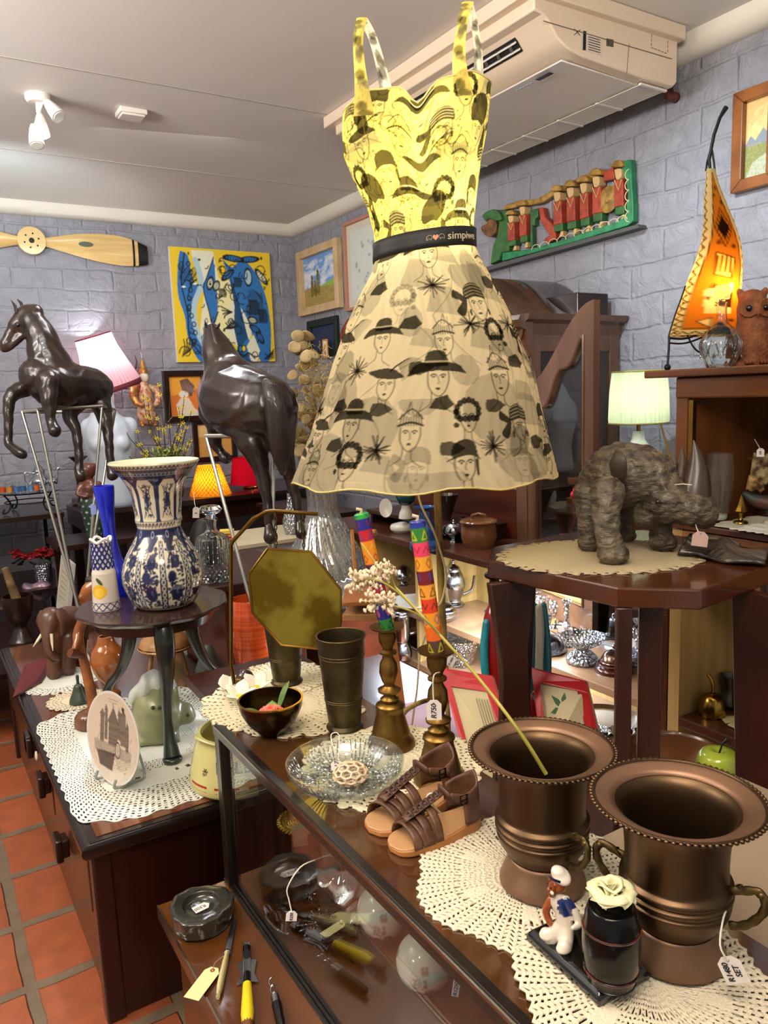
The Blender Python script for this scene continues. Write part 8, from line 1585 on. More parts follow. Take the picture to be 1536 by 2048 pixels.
B().prism([(-L_*.02,-.006),(L_*.40,-.005),(L_*.52,.003),(L_*.40,.006),(-L_*.02,.006)],.0015,'z',.006).build('blade',M_silver,t,bev=.0006);B().ell((-.0*L_,0,.007),(.008,.009,.007)).build('bolster',M_silver,t)
p=S(408,1972,ZF);t=thing('price_tag','cream luggage tag with a red eyelet tied to the pocket knife','tag',(p.x-.0,p.y,ZF+.008),math.atan2(S(430,1950,ZF).y-S(385,2010,ZF).y,S(430,1950,ZF).x-S(385,2010,ZF).x));B().prism([(-.045,-.017),(.030,-.017),(.042,-.008),(.042,.008),(.030,.017),(-.045,.017)],.0007).build('card',M_tagc,t,smooth=0);B().lathe([(.002,.0008),(.005,.0012),(.002,.0014)],16,cap=False).build('eyelet',mat('eyelet','#8a3a2c',.5),t).location=(.033,0,0);B().tube(smooth_path([(.033,0,.001),(.05,.004,.004),(.07,-.004,.006)],4),.0009,5).build('string',mat('twine','#8a7a58',.8),t)
t,L_=flat_thing((496,2062),(494,1892),ZF+.001,'can_opener','old can opener with yellow and black handle and steel wings on the ledge','opener')
B().tube([(-L_*.5,0,.011),(-L_*.38,0,.012),(-L_*.05,0,.012)],[.010,.013,.009],14).build('yellow_handle',mat('handle_yellow','#d8c01c',.3,coat=.4),t);B().tube([(-L_*.62,0,.011),(-L_*.46,0,.011)],[.010,.011],12).build('handle_end',M_walnut,t);B().tube([(-L_*.06,0,.012),(L_*.08,0,.012)],[.0085,.0075],12).build('black_collar',M_black,t)
B().box2((L_*.07,-.008,.004),(L_*.5,.008,.010)).build('steel_bar',M_silver,t,bev=.001);B().prism([(L_*.02,-.006),(L_*.0,-.022),(L_*.12,-.014),(L_*.28,-.020),(L_*.30,0),(L_*.28,.020),(L_*.12,.014),(L_*.0,.022),(L_*.02,.006)],.003,'z',.001).build('wings',M_silver,t);B().tube([(L_*.33+i*.0035,0,.012)for i in range(6)],.0088,14).build('ribbed_grip',M_black,t)
t,L_=flat_thing((566,2075),(543,1965),ZF+.001,'corkscrew','chrome corkscrew with a black handle at the bottom of the picture','corkscrew')
B().tube([(-L_*.5,0,.010),(0,0,.010)],[.008,.010],14).build('handle',M_black,t);B().tube([(L_*f*.5,.006*math.cos(f*22),.010+.006*math.sin(f*22))for f in[j/40 for j in range(41)]],.0014,6).build('worm',M_silver,t);B().tube([(0,0,.01),(L_*.15,0,.010)],.0085,12).build('collar',M_silver,t)
def inpx(x,y,z,xm=.60):
 p=S(x,y,z);return p
p=S(655,1855,ZF);p=Vector((max(p.x,.67),p.y,ZF+.001));p=S(640,1850,ZF+.001);t=thing('crystal_bowl','cut crystal bowl with star pattern and tag inside the display case','bowl',p);k_=K(p)
B().lathe(shell(curve2([(50*k_,0),(62*k_,4*k_),(92*k_,26*k_),(108*k_,52*k_)]),.004),96,lambda r,z,a_,i:(r*(1+.02*math.cos(20*a_)*(z>30*k_)),z+2*k_*math.cos(20*a_)*(z>40*k_))).build('bowl',thin_glass('crystal_pink',(.88,.82,.82),.28,.05),t)
b=B()
for s in range(7):
 a0=s*2*PI/7;c0=Vector((78*k_*math.cos(a0),78*k_*math.sin(a0),17*k_))
 for j in range(10):a_=j*PI/5;e=c0+Vector((18*k_*math.cos(a_)*.9,18*k_*math.sin(a_)*.9,0));e.z=10*k_+(math.hypot(e.x,e.y)/k_-66)*.55*k_;b.tube([c0,e],.9*k_,4)
for j in range(16):a_=j*PI/8;b.tube([(8*k_*math.cos(a_),8*k_*math.sin(a_),4.5*k_),(46*k_*math.cos(a_),46*k_*math.sin(a_),4.5*k_)],1.0*k_,4)
b.build('star_cuts',M_tgs,t)
ptag('white price tag R250 inside the crystal bowl in the case',583,1832,1.40,22,22,['R250'],.15,size=.0075,sp=[(578,1800,0),(575,1775,0),(600,1735,0),(630,1720,.03)])
p=S(668,1868,ZF);t=thing('price_tag','cream luggage tag lying in front of the crystal bowl in the case','tag',(max(p.x,.60),p.y,ZF+.012),.2);B().prism([(-.030,-.011),(.020,-.011),(.028,-.005),(.028,.005),(.020,.011),(-.030,.011)],.0007).build('card',M_tagc,t,smooth=0);B().lathe([(.002,.0008),(.004,.0012),(.002,.0014)],16,cap=False).build('eyelet',mat('eyelet','#8a3a2c'),t).location=(.022,0,0)
a=Art(180,90,'#dcd4c8');rs=np.random.RandomState(14)
for cx_ in(.12,.37,.62,.87):
 for(dx,dy,r_,cA)in((0,.5,.09,'#b06a70'),(.05,.35,.06,'#7a6a60'),(.02,.68,.05,'#7a8a70'),(-.03,.3,.05,'#a85c68')):
  for i in range(50):a.ell(cx_+dx+(rs.rand()-.5)*r_*.9,dy+(rs.rand()-.5)*r_*1.8,.012,.014,(cA,'#8a7a6c','#c88a88')[rs.randint(3)],.8)
for i,(px,rr_,lb)in enumerate((((768,1868),52,'white porcelain sphere vase with rose sprays inside the case, farther one'),((850,1972),56,'white porcelain sphere vase with rose sprays inside the case, nearer one'))):
 p=S(*px,ZF+.001);p.x=min(p.x,.84);t=thing('porcelain_sphere',lb,'vase',p,az(p)-.9);k_=K(p)
 painted_lathe('body',a,resample([(rr_*k_*math.sin(a_)+.0003,rr_*k_*(1-math.cos(a_)))for a_ in[j*PI/30 for j in range(0,28)]],80),MA['gloss'],t,180);B().tube([(rr_*.33*k_*math.cos(a_),rr_*.33*k_*math.sin(a_),rr_*1.93*k_)for a_ in[j*PI/12 for j in range(24)]],3*k_,8,closed=True).build('rim',M_white,t)
p=S(565,1660,.607);t=thing('gold_mat','round gold woven mat with a braided edge on the glass shelf of the case','mat',(max(.70,p.x),p.y,.608));k_=K(p)
b=B()
for r in range(8,46,5):b.tube([(r*k_*math.cos(a_),r*k_*math.sin(a_),(3+1.2*math.sin(a_*24))*k_)for a_ in[j*PI/40 for j in range(80)]],3*k_,6,closed=True)
for s in(0,1):b.tube([((47+3*math.cos(a_*18+s*PI))*k_*math.cos(a_),(47+3*math.cos(a_*18+s*PI))*k_*math.sin(a_),(5+3*math.sin(a_*18+s*PI))*k_)for a_ in[j*PI/120 for j in range(240)]],2.6*k_,6,closed=True)
b.build('weave',mat('gold_weave','#a8842c',.4,.4),t)
p=S(600,1650,.607);t=thing('white_jug','plain white cylindrical jug on the glass shelf of the case','jug',(max(.74,p.x),p.y-.07,.607));k_=K(p);B().lathe(shell(curve2([(24*k_,0),(26*k_,4*k_),(23*k_,50*k_),(24*k_,66*k_)]),.003),36).build('body',M_white,t)
t=thing('price_tag','grey beige tag hanging inside the case below the white jug','tag',(P(600,1672,dep(p)-.06)),None);B().prism([(-.017,-.025),(.017,-.025),(.017,.018),(.010,.026),(-.010,.026),(-.017,.018)],.0008,'y').build('card',mat('tag_taupe','#8a7864',.6),t,smooth=0)
for i in range(5):
 p=Vector((.80+.012*(i%2),1.22-.062*i,.607));t=thing('dark_figurine',['small dark carved figure on the glass shelf nearest the white jug','second small dark figure from the white jug on the glass shelf','middle small dark figure of the row on the glass shelf','fourth small dark figure from the white jug on the glass shelf','small dark figure on the glass shelf farthest from the white jug'][i],'figurine',p,az(p),'row of small dark figures in the case');k_=K(p)
 b=B();limb(b,[((0,0,8*k_),11*k_),((0,0,30*k_),9*k_),((0,0,48*k_),7*k_)]);b.ell((0,0,60*k_),(7*k_,7*k_,8*k_));limb(b,[((8*k_,0,44*k_),4*k_),((14*k_,-6*k_,30*k_),3.5*k_),((6*k_,-10*k_,22*k_),3*k_)]);organic('body',b,.004,mat('fig_dark','#2c1c14',.4,col2='#5a2c1c',ns=30),t)
t=thing('ring_tray','flat glass lidded jewellery tray on the floor of the case at the bottom','tray',(.72,.80,ZF+.001),0);B().box2((-.10,-.15,0),(.09,.13,.012)).build('base',mat('velvet_plum','#3c2c2e',.9,sheen=.5),t,smooth=0)
b=B()
for(x0,x1,y0,y1)in((-.11,-.10,-.16,.14),(.09,.10,-.16,.14),(-.10,.09,-.16,-.15),(-.10,.09,.13,.14)):b.box2((x0,y0,0),(x1,y1,.022))
b.build('frame',mat('tray_brass','#5c4a2a',.3,.8),t,smooth=0);B().box2((-.10,-.15,.019),(.09,.13,.021)).build('glass_lid',M_pane,t,smooth=0)
ptag('pale blue price tag R1250 at the front edge of the case',912,1975,1.10,14,40,['R1250'],.15,mat('tag_blue2','#9fb0c4',.6),size=.0085,trot=PI/2)
t=thing('link_chain','short length of dark chain hanging inside the case at the bottom edge','chain',(.66,.52,.70),0)
b=B()
for i in range(12):
 b.tube([((.008*math.cos(a_)*(i%2)),(.008*math.cos(a_)*((i+1)%2)),-i*.017+.012*math.sin(a_))for a_ in[j*PI/6 for j in range(12)]],.0018,6,closed=True)
b.build('links',M_silver,t)
# ==== the dress lamp
bp=S(893,1500,ZLT);HD=(bp-CAM).dot(_fh)
def PV(x,y,h=HD):q=ray(x,y);return CAM+q*(h/q.dot(_fh))
t=thing('dress_lamp','tall lit paper dress lamp printed with ladies in hats, with a black waistband','lamp',(bp.x,bp.y,ZLT+.001),-PSI)
T0=Vector(t.location);Ri=Matrix.Rotation(PSI,3,'Z')
def LW(p):return Ri@(p-T0)
ld=LW(PV(850,485)).y
def row(y,cx,hw):p=LW(PV(cx,y));e=LW(PV(cx+hw,y));return p.z,p.x,e.x-p.x
sk=[row(*q)for q in((503,849,99),(530,851,108),(580,852,135),(640,855,163),(700,858,185),(750,861,204),(820,857,222),(880,853,240),(952,848,262))]
bd=[row(*q)for q in((505,849,99),(485,849,98),(450,847,101),(400,844,110),(340,834,128),(290,830,143),(235,831,148),(200,834,148))]
def interp(tab,z):
 tab=sorted(tab);
 for i in range(len(tab)-1):
  if z<=tab[i+1][0]or i==len(tab)-2:
   f=(z-tab[i][0])/(tab[i+1][0]-tab[i][0]);f=max(0,min(1,f));g=f;return tab[i][1]+(tab[i+1][1]-tab[i][1])*g,tab[i][2]+(tab[i+1][2]-tab[i][2])*g
skz0,skz1=sk[-1][0],sk[0][0];bz0,bz1=bd[0][0],bd[-1][0]
yc=ld
def tiltz(x,f):return f*.12*x
INK='#15120c'
def lady(a,cu,cv,s,kind,su,sv,flip=1,ink_=INK,al=.92):
 def m(x,y):return(cu+flip*x*s*su,cv+y*s*sv)
 L=lambda pts,w=.05,sm=3,c=ink_:a.line([m(*p)for p in pts],w*s*sv,c,al,sm)
 Pl=lambda pts,sm=3,c=ink_,A=al:a.poly([(p.x,p.y)for p in smooth_path([(*m(*q),0)for q in pts+[pts[0]]],sm)]if sm else[m(*q)for q in pts],c,A)
 E=lambda x,y,rx,ry,c=ink_,A=al:Pl([(x+rx*math.cos(q*PI/5),y+ry*math.sin(q*PI/5))for q in range(10)],2,c,A)
 L([(-.62,.4),(-.66,-.1),(-.45,-.7),(-.1,-1.0),(.25,-.85),(.55,-.35),(.6,.4)])
 L([(-.45,.15),(-.3,.22),(-.12,.14)],.07);L([(.1,.16),(.27,.24),(.42,.15)],.07);E(-.28,.06,.10,.05);E(.26,.08,.10,.05)
 L([(.02,.1),(-.06,-.25),(.04,-.3)],.035);E(-.0,-.58,.15,.07);L([(-.2,-1.0),(-.25,-1.5),(-.8,-1.9)],.04);L([(.35,-.8),(.38,-1.4),(.9,-1.8)],.04)
 if kind==0:Pl([(-.8,.35),(-.75,1.0),(-.1,1.35),(.6,1.15),(.85,.35),(1.15,.1),(.4,.45),(-.3,.42),(-1.1,.12)]);E(.75,-.2,.12,.5)
 elif kind==1:Pl([(-1.7,.2),(-1.2,.75),(0,1.0),(1.3,.8),(1.8,.15),(1.0,.35),(0,.42),(-1.0,.35)]);Pl([(-.7,.7),(-.55,1.5),(.5,1.5),(.7,.7)]);L([(-.7,.95),(.7,.95)],.09,0,'#cfc49a')
 elif kind==2:
  Pl([(-.8,.3),(-.7,1.1),(0,1.4),(.75,1.1),(.8,.35),(0,.5)]);[L([(-.7,.5+q*.2),(0,.7+q*.2),(.75,.5+q*.2)],.03,3,'#cfc49a')for q in range(4)];Pl([(.7,.4),(1.5,1.0),(1.7,.5),(1.1,.2),(1.6,-.4),(1.1,-.7),(.75,.1)]);E(-.68,-.5,.08,.2);E(.66,-.5,.08,.2)
 elif kind==3:
  Pl([(-1.3,.5),(-.6,.4),(.8,.5),(1.5,.9),(.6,1.1),(-.5,1.05)])
  for q in range(16):L([(-.2,.9),(-.8-.05*q,1.3+.03*q),(-1.2-.09*q,.2+.09*q)],.03)
 elif kind==4:
  for q in range(16):a_=q*.42;E(math.cos(a_)*.85,.35+math.sin(a_)*.75 if math.sin(a_)>-.5 else-.1,.22,.22)
  E(.85,-.5,.18,.18)
 elif kind==5:Pl([(-.5,.3),(-1.2,.9),(-1.4,1.9),(-.6,2.4),(.4,2.0),(.8,1.2),(.75,.35),(0,.5)]);Pl([(-1.0,.6),(-1.5,-.2),(-1.6,-1.1),(-1.0,-1.6),(-.6,-1.2),(-.8,-.4)])
 elif kind==6:
  for q in range(9):L([(-.7+.17*q,.5),(-.6+.15*q,1.1+.1*math.sin(q))],.05)
  L([(-.75,.5),(0,.7),(.75,.5)],.12);[L([(x0,1.2),(x0+.3*math.cos(x0*9),1.9)],.03)for x0 in(-.4,-.1,.2,.4)];L([(-.75,.9),(0,1.5),(.75,.9)],.07)
def greys(a,n,rs,su,sv,sz):
 for i in range(n):
  cu,cv=rs.rand(),rs.rand();s=sz*(.7+rs.rand());k=rs.randint(3)
  if k==0:pts=[(cu+s*su*1.3*math.cos(q*PI/6),cv+s*sv*.55*math.sin(q*PI/6)+.2*s*sv*math.cos(q*PI/3))for q in range(12)]
  elif k==1:pts=[(cu+s*su*math.cos(q*PI/6),cv+s*sv*math.sin(q*PI/6))for q in range(12)]
  else:pts=[(cu-s*su,cv),(cu-s*su*.6,cv+s*sv),(cu+s*su*.5,cv+s*sv*.8),(cu+s*su,cv-s*sv*.3)]
  a.poly(pts,'#6e6a5c',.42)
HS=skz1-skz0;rs=np.random.RandomState(31)
aS=Art(820,400,'#f0e2bc');greys(aS,70,rs,1/1.6,1/HS,.045)
def circ(v):c,hw=interp(sk,skz0+v*HS);return 2*PI*hw*1.0
for i in range(26):x,y=rs.rand(),rs.rand();aS.line([(x,y),(x+.02*rs.randn(),y-.1),(x+.03*rs.randn(),y-.2)],.003,'#5c5030',.6,4)
k=0
for jr,v in enumerate((.93,.76,.59,.42,.26,.10)):
 n=int(circ(v)/.135)
 for i in range(n):
  u=(i+.5*(jr%2)+.25*rs.rand())/n;lady(aS,u,v+.02*rs.randn(),.031+.008*rs.rand(),(k*5+jr)%7,1/circ(v),1/HS,1 if rs.rand()<.5 else-1,INK,.92 if rs.rand()<.75 else .45);k+=1
  if rs.rand()<.7:
   u2,v2,s=u+.5/n,v+.06,.030;cc_=circ(v2 if v2<1 else 1);kk_=rs.randint(3)
   if kk_==0:aS.poly([(u2-s/cc_,v2),(u2-s*.5/cc_,v2+s*.7/HS),(u2+s*.4/cc_,v2+s*.9/HS),(u2+s*.9/cc_,v2+s*.2/HS),(u2+s*.3/cc_,v2-s*.2/HS)],INK,.9)
   elif kk_==1:
    for q in range(22):aS.line([(u2,v2),(u2+s*(.5+rs.rand())/cc_*math.cos(q*.3),v2+s*(.4+.8*rs.rand())/HS*math.sin(q*.3))],.005,INK,.85)
   else:aS.poly([(u2+s*.9*math.cos(q*.7)*(1+.3*math.cos(q*2.1))/cc_,v2+s*.5*math.sin(q*.7)/HS)for q in range(9)],INK,.85)
HB=bz1-bz0;aB=Art(560,260,'#ead878');greys(aB,60,rs,1/.95,1/HB,.04)
for i in range(30):x,y=rs.rand(),rs.rand();aB.line([(x,y),(x+.03*rs.randn(),y-.15),(x+.04*rs.randn(),y-.3)],.004,'#3c3418',.8,4)
for jr,v in enumerate((.88,.68,.48,.30,.12)):
 for i in range(10):lady(aB,(i+.5*(jr%2)+.2*rs.rand())/10,v,.032,(i*3+jr)%7,1/.95,1/HB,1 if rs.rand()<.5 else-1,INK,.9)
for i in range(130):
 x,y,t_=rs.rand(),rs.rand(),rs.rand()*6;aB.line([(x+.012*(1+.2*q)*math.cos(t_+q)*1.0,y+.03*(1+.2*q)*math.sin(t_+q))for q in range(4+rs.randint(5))],.005,'#1c160a',.85,3)
for i in range(200):aB.ell(rs.rand(),rs.rand(),.006,.006,'#3a3018',.7)
for u in[j/12+.04 for j in range(12)]:aB.line([(u,0),(u+.01,.5),(u-.005,1)],.004,'#6a5a20',.7,3)
def mesh_uv(name,fn,nu,nv,art,m,parent,cond=None):
 V=[];UV=[];F=[]
 for j in range(nv+1):
  for i in range(nu+1):V.append(fn(i/nu,j/nv));UV.append((i/nu,j/nv))
 for j in range(nv):
  for i in range(nu):F.append((j*(nu+1)+i,j*(nu+1)+i+1,(j+1)*(nu+1)+i+1,(j+1)*(nu+1)+i))
 me=bpy.data.meshes.new(name);me.from_pydata([tuple(v)for v in V],[],F);ink(me,art,UV);return link_mesh(me,name,m,parent,180)
def skirt(u,v):
 z=skz0+v*HS;c,hw=interp(sk,z);a_=-PI/2-PI+2*PI*u;f=(1-v)
 rg=1-abs(math.sin(4.5*a_+.3));pl=1+.05*f*(rg**1.6-.35)+.008*f*math.cos(23*a_)+.004*min(1,3*f)*math.sin(61*a_+9*math.sin(v*7))-.045*max(0,math.cos(9*a_+.6))**10*min(1,f*2)
 x=hw*pl*math.cos(a_);y=hw*(.80+.18*f)*pl*math.sin(a_);zz=z+tiltz(x,max(0,1-f*2.2))+.006*math.cos(9*a_)*(f>.97);return(c+x,yc+y,zz)
def bust(u,v):
 a_=-PI/2-PI+2*PI*u;fr=max(0,-math.sin(a_));ca=math.cos(a_)
 top=bz1-.045*math.exp(-(ca/.16)**2)*(math.sin(a_)<0)+.012*math.exp(-((abs(ca)-.68)/.18)**2)-.02*(math.sin(a_)>0)
 z=bz0+(top-bz0)*v;c,hw=interp(bd,z);zr=(z-bz0)/HB
 bb=.62+.2*(1-zr);bump=.032*math.exp(-((abs(ca)-.48)/.26)**2)*math.exp(-((zr-.70)/.20)**2)*fr
 x=hw*ca;y=hw*bb*math.sin(a_)-bump;return(c+x,yc+y,z+tiltz(x,.6+.6*zr))
M_pap=shade_mat('dress_paper','#fff',True,.62)
mesh_uv('skirt',skirt,820,360,aS,M_pap,t);mesh_uv('bodice',bust,560,240,aB,M_pap,t)
cW,hwW=interp(bd,(bz0+bd[1][0])/2);zb0,zb1=row(512,849,99)[0],row(475,849,99)[0]
def bandpt(a_,z,off=0):
 c,hw=interp(bd,z);hw=(hw if z>bz0 else hwW)+off;x=hw*math.cos(a_);return Vector((c+x,yc+hw*.81*math.sin(a_),z+tiltz(x,.9)))
b=B();b.grid(lambda u,v:bandpt(2*PI*u,zb0+(zb1-zb0)*v,.006),96,3,wrapu=True);band=b.build('waistband',mat('band_black','#0c0b0b',.6),t,solid=.0015,smooth=180)
def bandtext(x0):return lambda co:bandpt(-PI/2+(co.x+x0)/hwW/.88,(zb0+zb1)/2+co.y,.0076+co.z)
M_let=mat('band_letters','#b8a88c',.5)
text('simpiwe',.024,M_let,band,fn=bandtext(.079),name='lettering',ext=.0004,sx=1)
h=B();f_=bandtext(.016);hp=[(0,-.007),(.0055,0),(.0045,.005),(.002,.0055),(0,.003),(-.002,.0055),(-.0045,.005),(-.0055,0)]
h.add([tuple(f_(Vector((x,y,.0008))))for x,y in hp]+[tuple(f_(Vector((0,0,.0012))))],[(i,(i+1)%8,8)for i in range(8)]);h.build('heart_emblem',mat('band_heart','#c87a5c',.5),band)
h=B()
for s in(-1,1):
 el=[(6,2),(9,5),(13,5),(16,2),(16,-5),(14,-5),(13.5,-2),(10,-2),(10,-5),(8,-5),(7.5,0),(5.5,-2),(4,1),(6,2)]
 h.tube([f_(Vector((s*x*.00105,y*.00105,.0008)))for x,y in el],.0005,4)
h.build('elephant_emblem',M_let,band)
def strap(pts,w0,nm='strap',bg='#ead878'):
 ps=smooth_path(pts,8);n=len(ps);b_=Art(24,120,bg);r_=np.random.RandomState(n)
 for i in range(14):b_.ell(r_.rand(),r_.rand(),.04+.05*r_.rand(),.03+.03*r_.rand(),INK if r_.rand()<.5 else '#6a6450',.7)
 for i in range(20):x,y=r_.rand(),r_.rand();b_.line([(x,y),(x+.3*r_.randn(),y+.08)],.006,INK,.8)
 def fn(u,v):
  q=ps[min(n-1,int(v*(n-1)))];q2=ps[min(n-1,int(v*(n-1))+1)];f=v*(n-1)-int(v*(n-1));p=q.lerp(q2,f);w_=w0[0]+(w0[1]-w0[0])*v;w_=w_*(1-.35*math.sin(PI*min(1,v)))
  tn=ps[min(n-1,int(v*(n-1))+1)]-ps[max(0,int(v*(n-1))-1)];s=Vector((1,0,0))if abs(tn.z)>abs(tn.x)*.4 else Vector((.6,0,-.6*tn.x/max(.01,abs(tn.x))));return p+s*((u-.5)*w_)+Vector((0,-.004*math.cos((u-.5)*PI),0))
 return mesh_uv(nm,fn,8,60,b_,M_pap,t)
def SP(x,y,dy):p=LW(PV(x,y,HD+dy));return Vector((p.x,p.y,p.z))
k_=HD/FPX
strap([SP(729,232,-.105),SP(722,160,-.08),SP(716,80,-.035),SP(724,36,0)],(40*k_,20*k_));strap([SP(724,36,0),SP(745,75,.05),SP(766,150,.09),SP(783,246,.10)],(20*k_,36*k_),bg='#fffdf0')  # whiter colour on the back straps stands in for the lamp's brightness
strap([SP(926,192,-.105),SP(918,110,-.08),SP(926,40,-.04),SP(936,4,0)],(38*k_,22*k_));strap([SP(936,4,0),SP(949,50,.04),SP(957,110,.08),SP(955,190,.09)],(18*k_,26*k_),bg='#fffdf0')
b=B();b.tube([tuple(Vector(bust(j/80,1)))for j in range(80)],.0022,6,closed=True);b.build('neck_wire',mat('wire_pale','#c8b46a',.5),t)
b=B();b.tube([tuple(Vector(skirt(j/120,0)))for j in range(120)],.0022,6,closed=True);b.build('hem_wire',mat('wire_pale','#c8b46a',.5),t)
M_pole=mat('pole_gilt','#b8954c',.5,0,'#4c3818',26,1,5,.8,80,(1,1,.25))
LP=lambda x,y,o=0:LW(PV(x,y,HD+o))
B().tube(smooth_path([LP(893,1400),LP(886,1250),LP(880,1120),LP(874,980),LP(868,860),LP(872,500)],5),.0095,10).build('pole',M_pole,t)
for nm,pts in(('foot',[LP(893,1396),LP(840,1405,-.06),LP(800,1440,-.10),(LP(785,1480,-.12).x,LP(785,1480,-.12).y,.006)]),('foot',[LP(893,1396),LP(940,1392,.03),LP(985,1408,.06),(LP(1010,1440,.1).x,LP(1010,1440,.1).y,.006)]),('foot',[LP(893,1396),LP(896,1430,-.02),LP(897,1470,-.03),(LP(897,1490,-.03).x,LP(897,1490,-.03).y,.006)]),('foot',[LP(888,1398),LP(884,1430,.05),(LP(882,1460,.10).x,LP(882,1460,.10).y,.006)])):B().tube(smooth_path(pts,6),.0062,8).build(nm,M_pole,t)
B().tube(smooth_path([LP(834,975),LP(842,1010,-.02),LP(866,1060,-.03),LP(880,1100,-.02),LP(892,1150,-.02),LP(884,1200,-.02),LP(868,1225,-.01),LP(842,1300,.02),LP(834,1380,.02),LP(828,1420,.02),(LP(818,1460,.03).x,LP(818,1460,.03).y,.004)],6),.0028,8).build('power_cord',mat('cord_cream','#c9b98c',.5),t)
gl=T0+Matrix.Rotation(-PSI,3,'Z')@LP(905,425);B().ell(LP(905,425),(.025,.025,.035)).build('bulb',mat('bulb_dress','#fff4c8',em=6),t)
light('POINT',gl,8.5,(1,.88,.45),.035);light('POINT',T0+Matrix.Rotation(-PSI,3,'Z')@LP(850,300),2.6,(1,.86,.40),.04)
ptag('white price tag R1600 tied to the dress lamp pole',902,1322,HD/math.cos(PIT)*1.0-.06,17,22,['R1600'],.5,size=.0075,sp=[(900,1300,0),(888,1275,.04)])
# ==== ribbed glass floor vase with dried branches, pine easel
zb=.72;p=S(655,1210,zb);vz=Vector((p.x,p.y,zb));kz=K(vz)
tt=thing('side_cabinet','plain dark cabinet behind the gong carrying the ribbed glass vase','cabinet',(vz.x,vz.y,0),0);B().box2((-.12,-.16,0),(.22,.20,zb-.02)).build('body',M_rwood,tt,bev=.004,smooth=0);B().box2((-.13,-.18,zb-.02),(.24,.22,zb-.001)).build('top',M_mwood,tt,smooth=0)
t=thing('ribbed_glass_vase','large ribbed clear glass vase with a round belly holding dried branches beside the dress','vase',vz);pr=curve2([(52*kz,0),(76*kz,20*kz),(86*kz,60*kz),(74*kz,100*kz),(48*kz,150*kz),(32*kz,185*kz),(30*kz,215*kz),(36*kz,270*kz),(43*kz,300*kz)],6)
B().lathe(shell(pr,.004),120,lambda r,z,a_,i:(r*(1+.022*math.sin(30*(a_+z*1.6))),z)).build('body',thin_glass('ribbed',(.90,.92,.88),.26,.05,white=.10),t)
b=B()
for i in range(40):
 b.tube([(r*1.01*math.cos(i*PI/20+z*2.6),r*1.01*math.sin(i*PI/20+z*2.6),z)for r,z in resample(pr,22)[:14]],.0012,4)
b.build('spiral_ribs',M_tgs,t)
d0=dep(vz);cc=Vector(t.location)
t=thing('dried_arrangement','dried arrangement of pale round leaves and fine yellow twigs in the ribbed glass vase','dried plant',cc+Vector((0,0,.12)));t.rotation_euler.z=0;T1=Vector(t.location)
def W(px,py,off=0):return P(px,py,d0+off)-T1
M_dry=mat('dry_leaf','#a89468',.7,col2='#8a754c',ns=14);rs=random.Random(17)
b=B();stems=[((650,930),(640,850),(620,760),(600,680)),((655,930),(640,860),(590,820),(572,790)),((650,930),(620,880),(590,860),(575,850)),((655,920),(650,800),(640,740),(650,690)),((660,930),(668,820),(670,760),(676,720)),((650,930),(630,900),(600,890),(585,880))]
for s_ in stems:b.tube(smooth_path([W(*q,rs.uniform(-.05,.05))for q in((648,1050),)+s_],6),.0022,5)
b.build('stems',mat('dry_stem','#7a6638',.7),t)
lv=[]
for s_ in stems[:3]+stems[5:]:
 for i in range(17):
  f=rs.random()*2.6+.35;j=min(2,int(f));g=f-j;q0,q1=s_[j],s_[min(3,j+1)];lv.append((q0[0]+(q1[0]-q0[0])*g+rs.uniform(-16,16),q0[1]+(q1[1]-q0[1])*g+rs.uniform(-14,14)))
lv+=[(596,672),(604,690),(590,700),(612,712),(600,735),(585,750),(610,760)]
for(x,y)in lv:
 c=W(x,y,rs.uniform(-.07,.07));r_=rs.uniform(8,13)*kz*1.1;E_=Euler((rs.uniform(-1.0,1.0)+PI/2,rs.uniform(-.5,.5),rs.uniform(-1.2,.6))).to_matrix();b=B()
 b.grid(lambda u,v:c+E_@Vector((r_*v*math.cos(2*PI*u)*1.15,r_*v*math.sin(2*PI*u),.18*r_*v*v*math.sin(4*PI*u))),14,4,wrapu=True);b.build('round_leaf',M_dry,t,solid=.0007,smooth=180)
b=B()
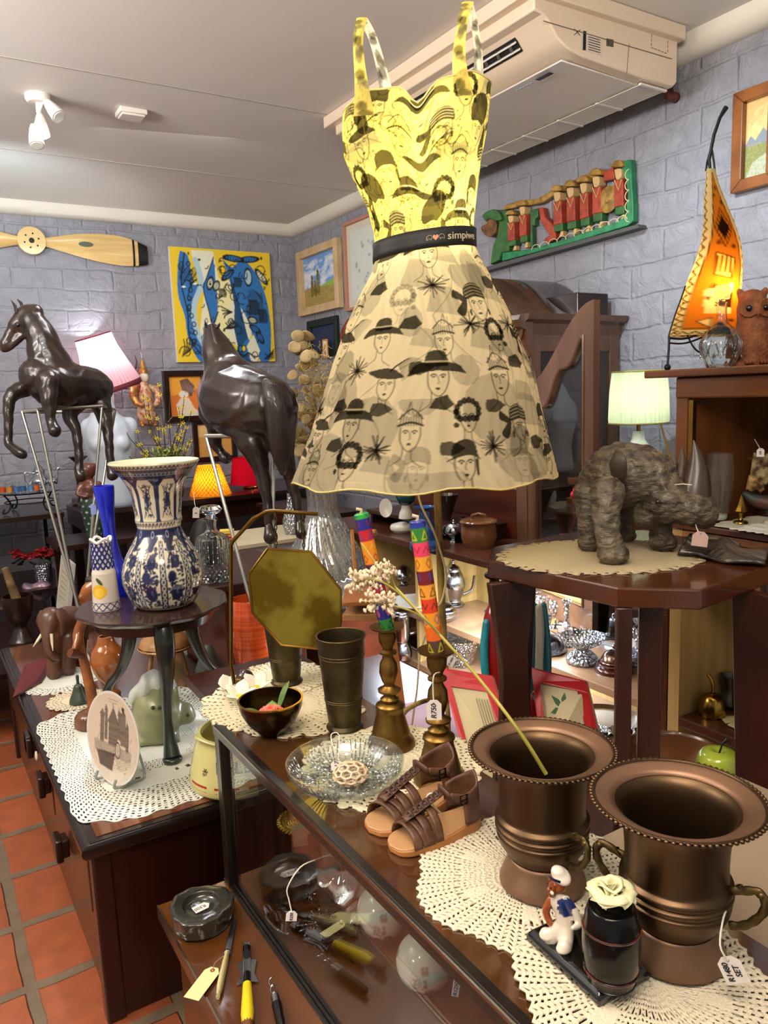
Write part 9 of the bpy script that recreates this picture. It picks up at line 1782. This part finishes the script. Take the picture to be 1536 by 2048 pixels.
for i in range(900):
 x,y=628+rs.gauss(0,20),800+rs.gauss(0,60);
 if x<598 or y>930 or y<690:continue
 c=W(x,y,rs.uniform(-.08,.08));pts=[c];d=Vector((rs.gauss(0,1),rs.gauss(0,1),rs.gauss(.2,1))).normalized()
 for q in range(3):d=(d+Vector((rs.gauss(0,.6),rs.gauss(0,.6),rs.gauss(0,.6)))).normalized();pts.append(pts[-1]+d*.010)
 b.tube(pts,.0012,3)
 if rs.random()<.35:b.ell(pts[-1],.0026,6,4)
o=b.build('fine_twigs',mat('dry_twig','#b09a50',.7,col2='#8a6e34',ns=40),t);o['kind']='stuff'
p=S(818,1425,ZLT);t=thing('pine_easel','orange pine easel with a sloping shelf behind the candlesticks','easel',(p.x,p.y,ZLT+.001),0);d0=dep(p)
def W(px,py,off=0):return P(px,py,d0+off)-Vector(t.location)
M_pine=wood('pine','#b8763a','#8f5422',10,(1,1,.15),.4,.2)
def beam(a_,b_,w_,h_,nm,m=M_pine):
 d=(b_-a_);q=d.to_track_quat('Z','Y');o=B().box((0,0,d.length/2),(w_,h_,d.length)).build(nm,m,t,bev=.002,smooth=0);o.location=a_;o.rotation_mode='QUATERNION';o.rotation_quaternion=q;return o
f=W(802,1445);f.z=.0;beam(f,W(772,1200,.03),.032,.014,'slat')
f2=W(786,1440,-.02);f2.z=0;beam(f2,W(764,1210,.02),.028,.014,'slat')
beam(W(704,1060,.22),W(712,1165,.16),.012,.012,'upright');beam(W(738,1045,.22),W(750,1160,.2),.010,.010,'upright');B().ell(W(748,1065,.2),.011).build('peg',M_lwood,t)
b=B();q=[W(684,1205,.02),W(690,1175,.14),W(778,1168,.16),W(780,1200,.02)];b.add([tuple(v)for v in q]+[(v.x,v.y,v.z-.014)for v in q],[(0,1,2,3),(7,6,5,4),(0,4,5,1),(1,5,6,2),(2,6,7,3),(3,7,4,0)]).build('sloping_shelf',M_pine,t,bev=.002,smooth=0)
b=B();q=[W(684,1230,.04),W(700,1205,.12),W(784,1200,.14),W(782,1228,.03)];b.add([tuple(v)for v in q]+[(v.x,v.y,v.z-.02)for v in q],[(0,1,2,3),(7,6,5,4),(0,4,5,1),(1,5,6,2),(2,6,7,3),(3,7,4,0)]).build('lower_shelf',M_lwood,t,bev=.002,smooth=0)
